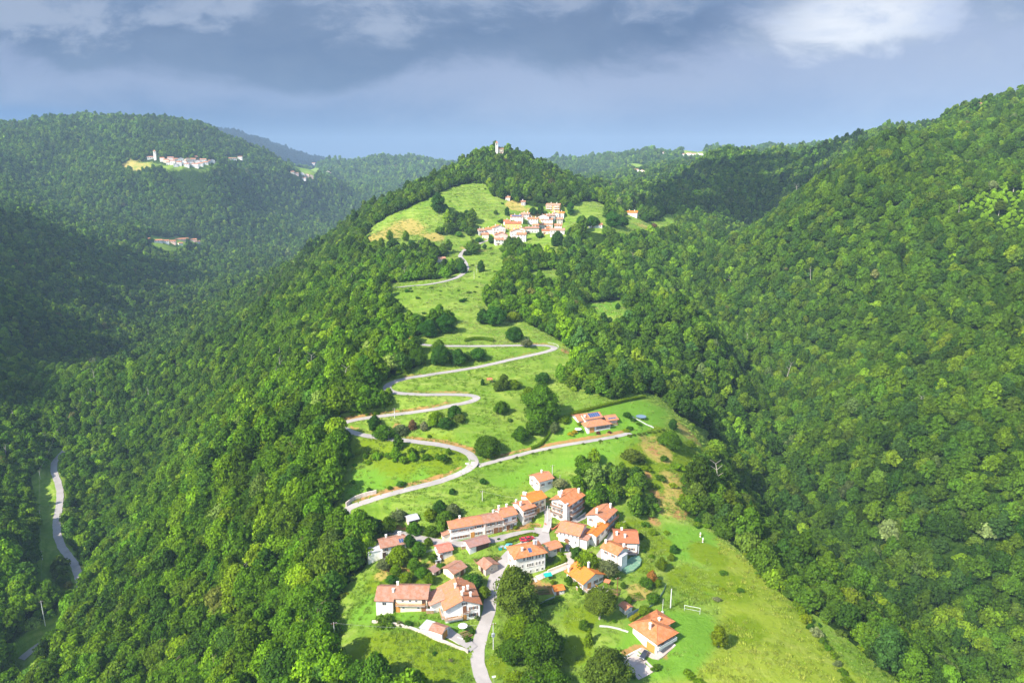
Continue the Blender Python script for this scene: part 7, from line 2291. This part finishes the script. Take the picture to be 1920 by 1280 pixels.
gx_, gy_ = [], []
for poly in CLEAR[:7]:
    lo, hi = poly.min(0), poly.max(0)
    dens = 1.0 if lo[1] < 400 else 0.30
    m_ = int((hi[0] - lo[0]) * (hi[1] - lo[1]) * dens)
    x, y = sr.uniform(lo[0], hi[0], m_), sr.uniform(lo[1], hi[1], m_)
    k = inside(poly, x, y)
    gx_.append(x[k])
    gy_.append(y[k])
gx_, gy_ = np.concatenate(gx_), np.concatenate(gy_)
dd, _z = road_field(gx_, gy_)
n_a = np.sin(gx_ * .11 + 2 * np.sin(gy_ * .07)) * np.sin(gy_ * .13 + 2 * np.sin(gx_ * .06 + 1))
n_b = np.sin(gx_ * .035 + 2 * np.sin(gy_ * .022 + 2)) * np.sin(gy_ * .041 + 1.5 * np.sin(gx_ * .03))
k = (dd > .6) & (sr.uniform(0, 1, gx_.shape) < np.clip(.34 + .40 * n_a, .03, 1))
for a, b, c in KEEP_OUT:
    k &= (gx_ - a) ** 2 + (gy_ - b) ** 2 > (c + .5) ** 2
for p in LUSH[:4]:
    k &= ~inside(p, gx_, gy_) | (sr.uniform(0, 1, gx_.shape) < .12)
gx_, gy_, n_a, n_b = gx_[k], gy_[k], n_a[k], n_b[k]
gzz = ground_h(gx_, gy_)
me2 = bpy.data.meshes.new('meadow_grass')
me2.vertices.add(len(gx_))
me2.vertices.foreach_set('co', np.stack([gx_, gy_, gzz], 1).astype(np.float32).ravel())
s_ = sr.uniform(.5, 1.15, len(gx_)) * np.where(gy_ > 450, 1.5, 1.0)


def pattr2(nm, typ, arr, key='value'):
    a_ = me2.attributes.new(nm, typ, 'POINT')
    a_.data.foreach_set(key, np.ascontiguousarray(arr).ravel())


pale_ = np.clip(.5 + .5 * n_b + sr.normal(0, .3, len(gx_)), 0, 1)[:, None]
gt = np.array((.155, .275, .020)) * (1 - pale_) + np.array((.290, .365, .080)) * pale_
gt[gy_ > 400] = gt[gy_ > 400] * np.array((1.15, 1.06, 1.5))
hy_ = inside(HAY, gx_, gy_)
gt[hy_] = gt[hy_] * np.array((1.22, 1.05, .85))
gt = gt * sr.uniform(.7, 1.2, (len(gx_), 1))
pattr2('pid', 'INT', sr.integers(0, 2, len(gx_)).astype(np.int32))
pattr2('scl', 'FLOAT_VECTOR', np.stack([s_, s_, s_ * sr.uniform(.5, 1.2, len(gx_))], 1).astype(np.float32), 'vector')
pattr2('rot', 'FLOAT_VECTOR', np.stack([0 * gx_, 0 * gx_, sr.uniform(0, 6.28, len(gx_))], 1).astype(np.float32), 'vector')
pattr2('tint', 'FLOAT_COLOR', np.concatenate([gt, np.ones((len(gt), 1))], 1).astype(np.float32), 'color')
me2.update()
gob = tag(obj('meadow_grass', me2), 'tall tufted grass of the unmown meadows', 'grass', kind='stuff')
ng2 = ng.copy()
ng2.name = 'meadow_grass'
ois = [n for n in ng2.nodes if n.bl_idname == 'GeometryNodeObjectInfo']
gi2 = next(n for n in ng2.nodes if n.bl_idname == 'GeometryNodeGeometryToInstance')
for n in ois:
    ng2.nodes.remove(n)
for q_ in range(2):
    po = bpy.data.objects.new('grass_tuft', tuft('grass_tuft', 40 + q_, 26, (.55, .85)[q_]))
    oi = ng2.nodes.new('GeometryNodeObjectInfo')
    oi.inputs['Object'].default_value = po
    ng2.links.new(oi.outputs['Geometry'], gi2.inputs[0])
gm_ = gob.modifiers.new('meadow_grass', 'NODES')
gm_.node_group = ng2
print('grass tufts', len(gx_))


# ------------------------------------------------------------------ haze
def build_haze():
    m = bpy.data.materials.new('haze')
    m.use_nodes = True
    t = NT(m.node_tree)
    v = t.n('ShaderNodeVolumePrincipled', i={'Color': (0.55, 0.78, 1.0, 1), 'Density': HAZE_D, 'Anisotropy': -0.1})
    t.n('ShaderNodeOutputMaterial', i={1: v.outputs[0]})
    mb = MB().box(-7100, -7100, ZLOW - 1.0, 7100, 7100, CAM_Z + 375)
    tag(mb.build('haze', m), kind='stuff')


HAZE_D = 0.000088
ZLOW = float(TZ.min())
build_haze()


# ------------------------------------------------------------------ unseen clouds added to cast shade on the left valley and right back slope
def cloud(label, cx, cy, cz, puffs, seed):
    rng = np.random.default_rng(seed)
    m = mat('cloud_white', (.80, .82, .85), 1.0, .03, .002)
    iv, if_ = ico()
    V, F, k = [], [], 0
    for (x, y, r) in puffs:
        for _ in range(5):
            c = np.array([x + rng.normal(0, r * .35), y + rng.normal(0, r * .35), rng.uniform(0, r * .3)])
            V.append(iv * np.array([r * .75, r * .75, r * .35]) * rng.uniform(.7, 1.05) + c)
            F.append(if_ + k)
            k += len(iv)
    me_ = np_mesh('cloud', np.concatenate(V), np.concatenate(F), [m], True)
    o = tag(obj('cloud', me_, None, (cx, cy, cz)), label, kind='stuff')
    s_ = o.modifiers.new('round', 'SUBSURF')
    s_.levels = s_.render_levels = 2


H_C = 900.0
off = H_C / math.tan(SUN_EL)
ox, oy = math.sin(SUN_AZ) * off, math.cos(SUN_AZ) * off
pf = []
for y in range(400, 1320, 85):
    edge = np.interp(y, [260, 305, 370, 532, 777, 1047, 1341], [-250, -262, -300, -405, -495, -575, -640]) - 62 - 55 * max(0, min(1, (560 - y) / 120))
    for k_ in range(4):
        if (y // 85 + k_ * 2) % 5 in ((0,) if k_ == 0 else (0, 2, 3)):
            continue
        pf.append((edge - k_ * 85 - 20, y, 85 + 20 * math.sin(y * .7 + k_)))
cloud('unseen cloud added to shade the left valley', ox, oy, CAM_Z - 190 + H_C, pf, 3)

pf = [(215, 930, 50), (265, 965, 55), (230, 1030, 60), (240, 1130, 70), (560, 1190, 55), (600, 1260, 60), (540, 1300, 70), (440, 1370, 80), (350, 1370, 80), (330, 985, 60), (400, 970, 45), (300, 1060, 70), (380, 1065, 70), (450, 1050, 55), (350, 1160, 80), (440, 1150, 65), (515, 1120, 45), (400, 1270, 80), (480, 1245, 55), (330, 1260, 60)]
cloud('unseen cloud added to shade the right mountain', ox, oy, CAM_Z - 20 + H_C, pf, 8)
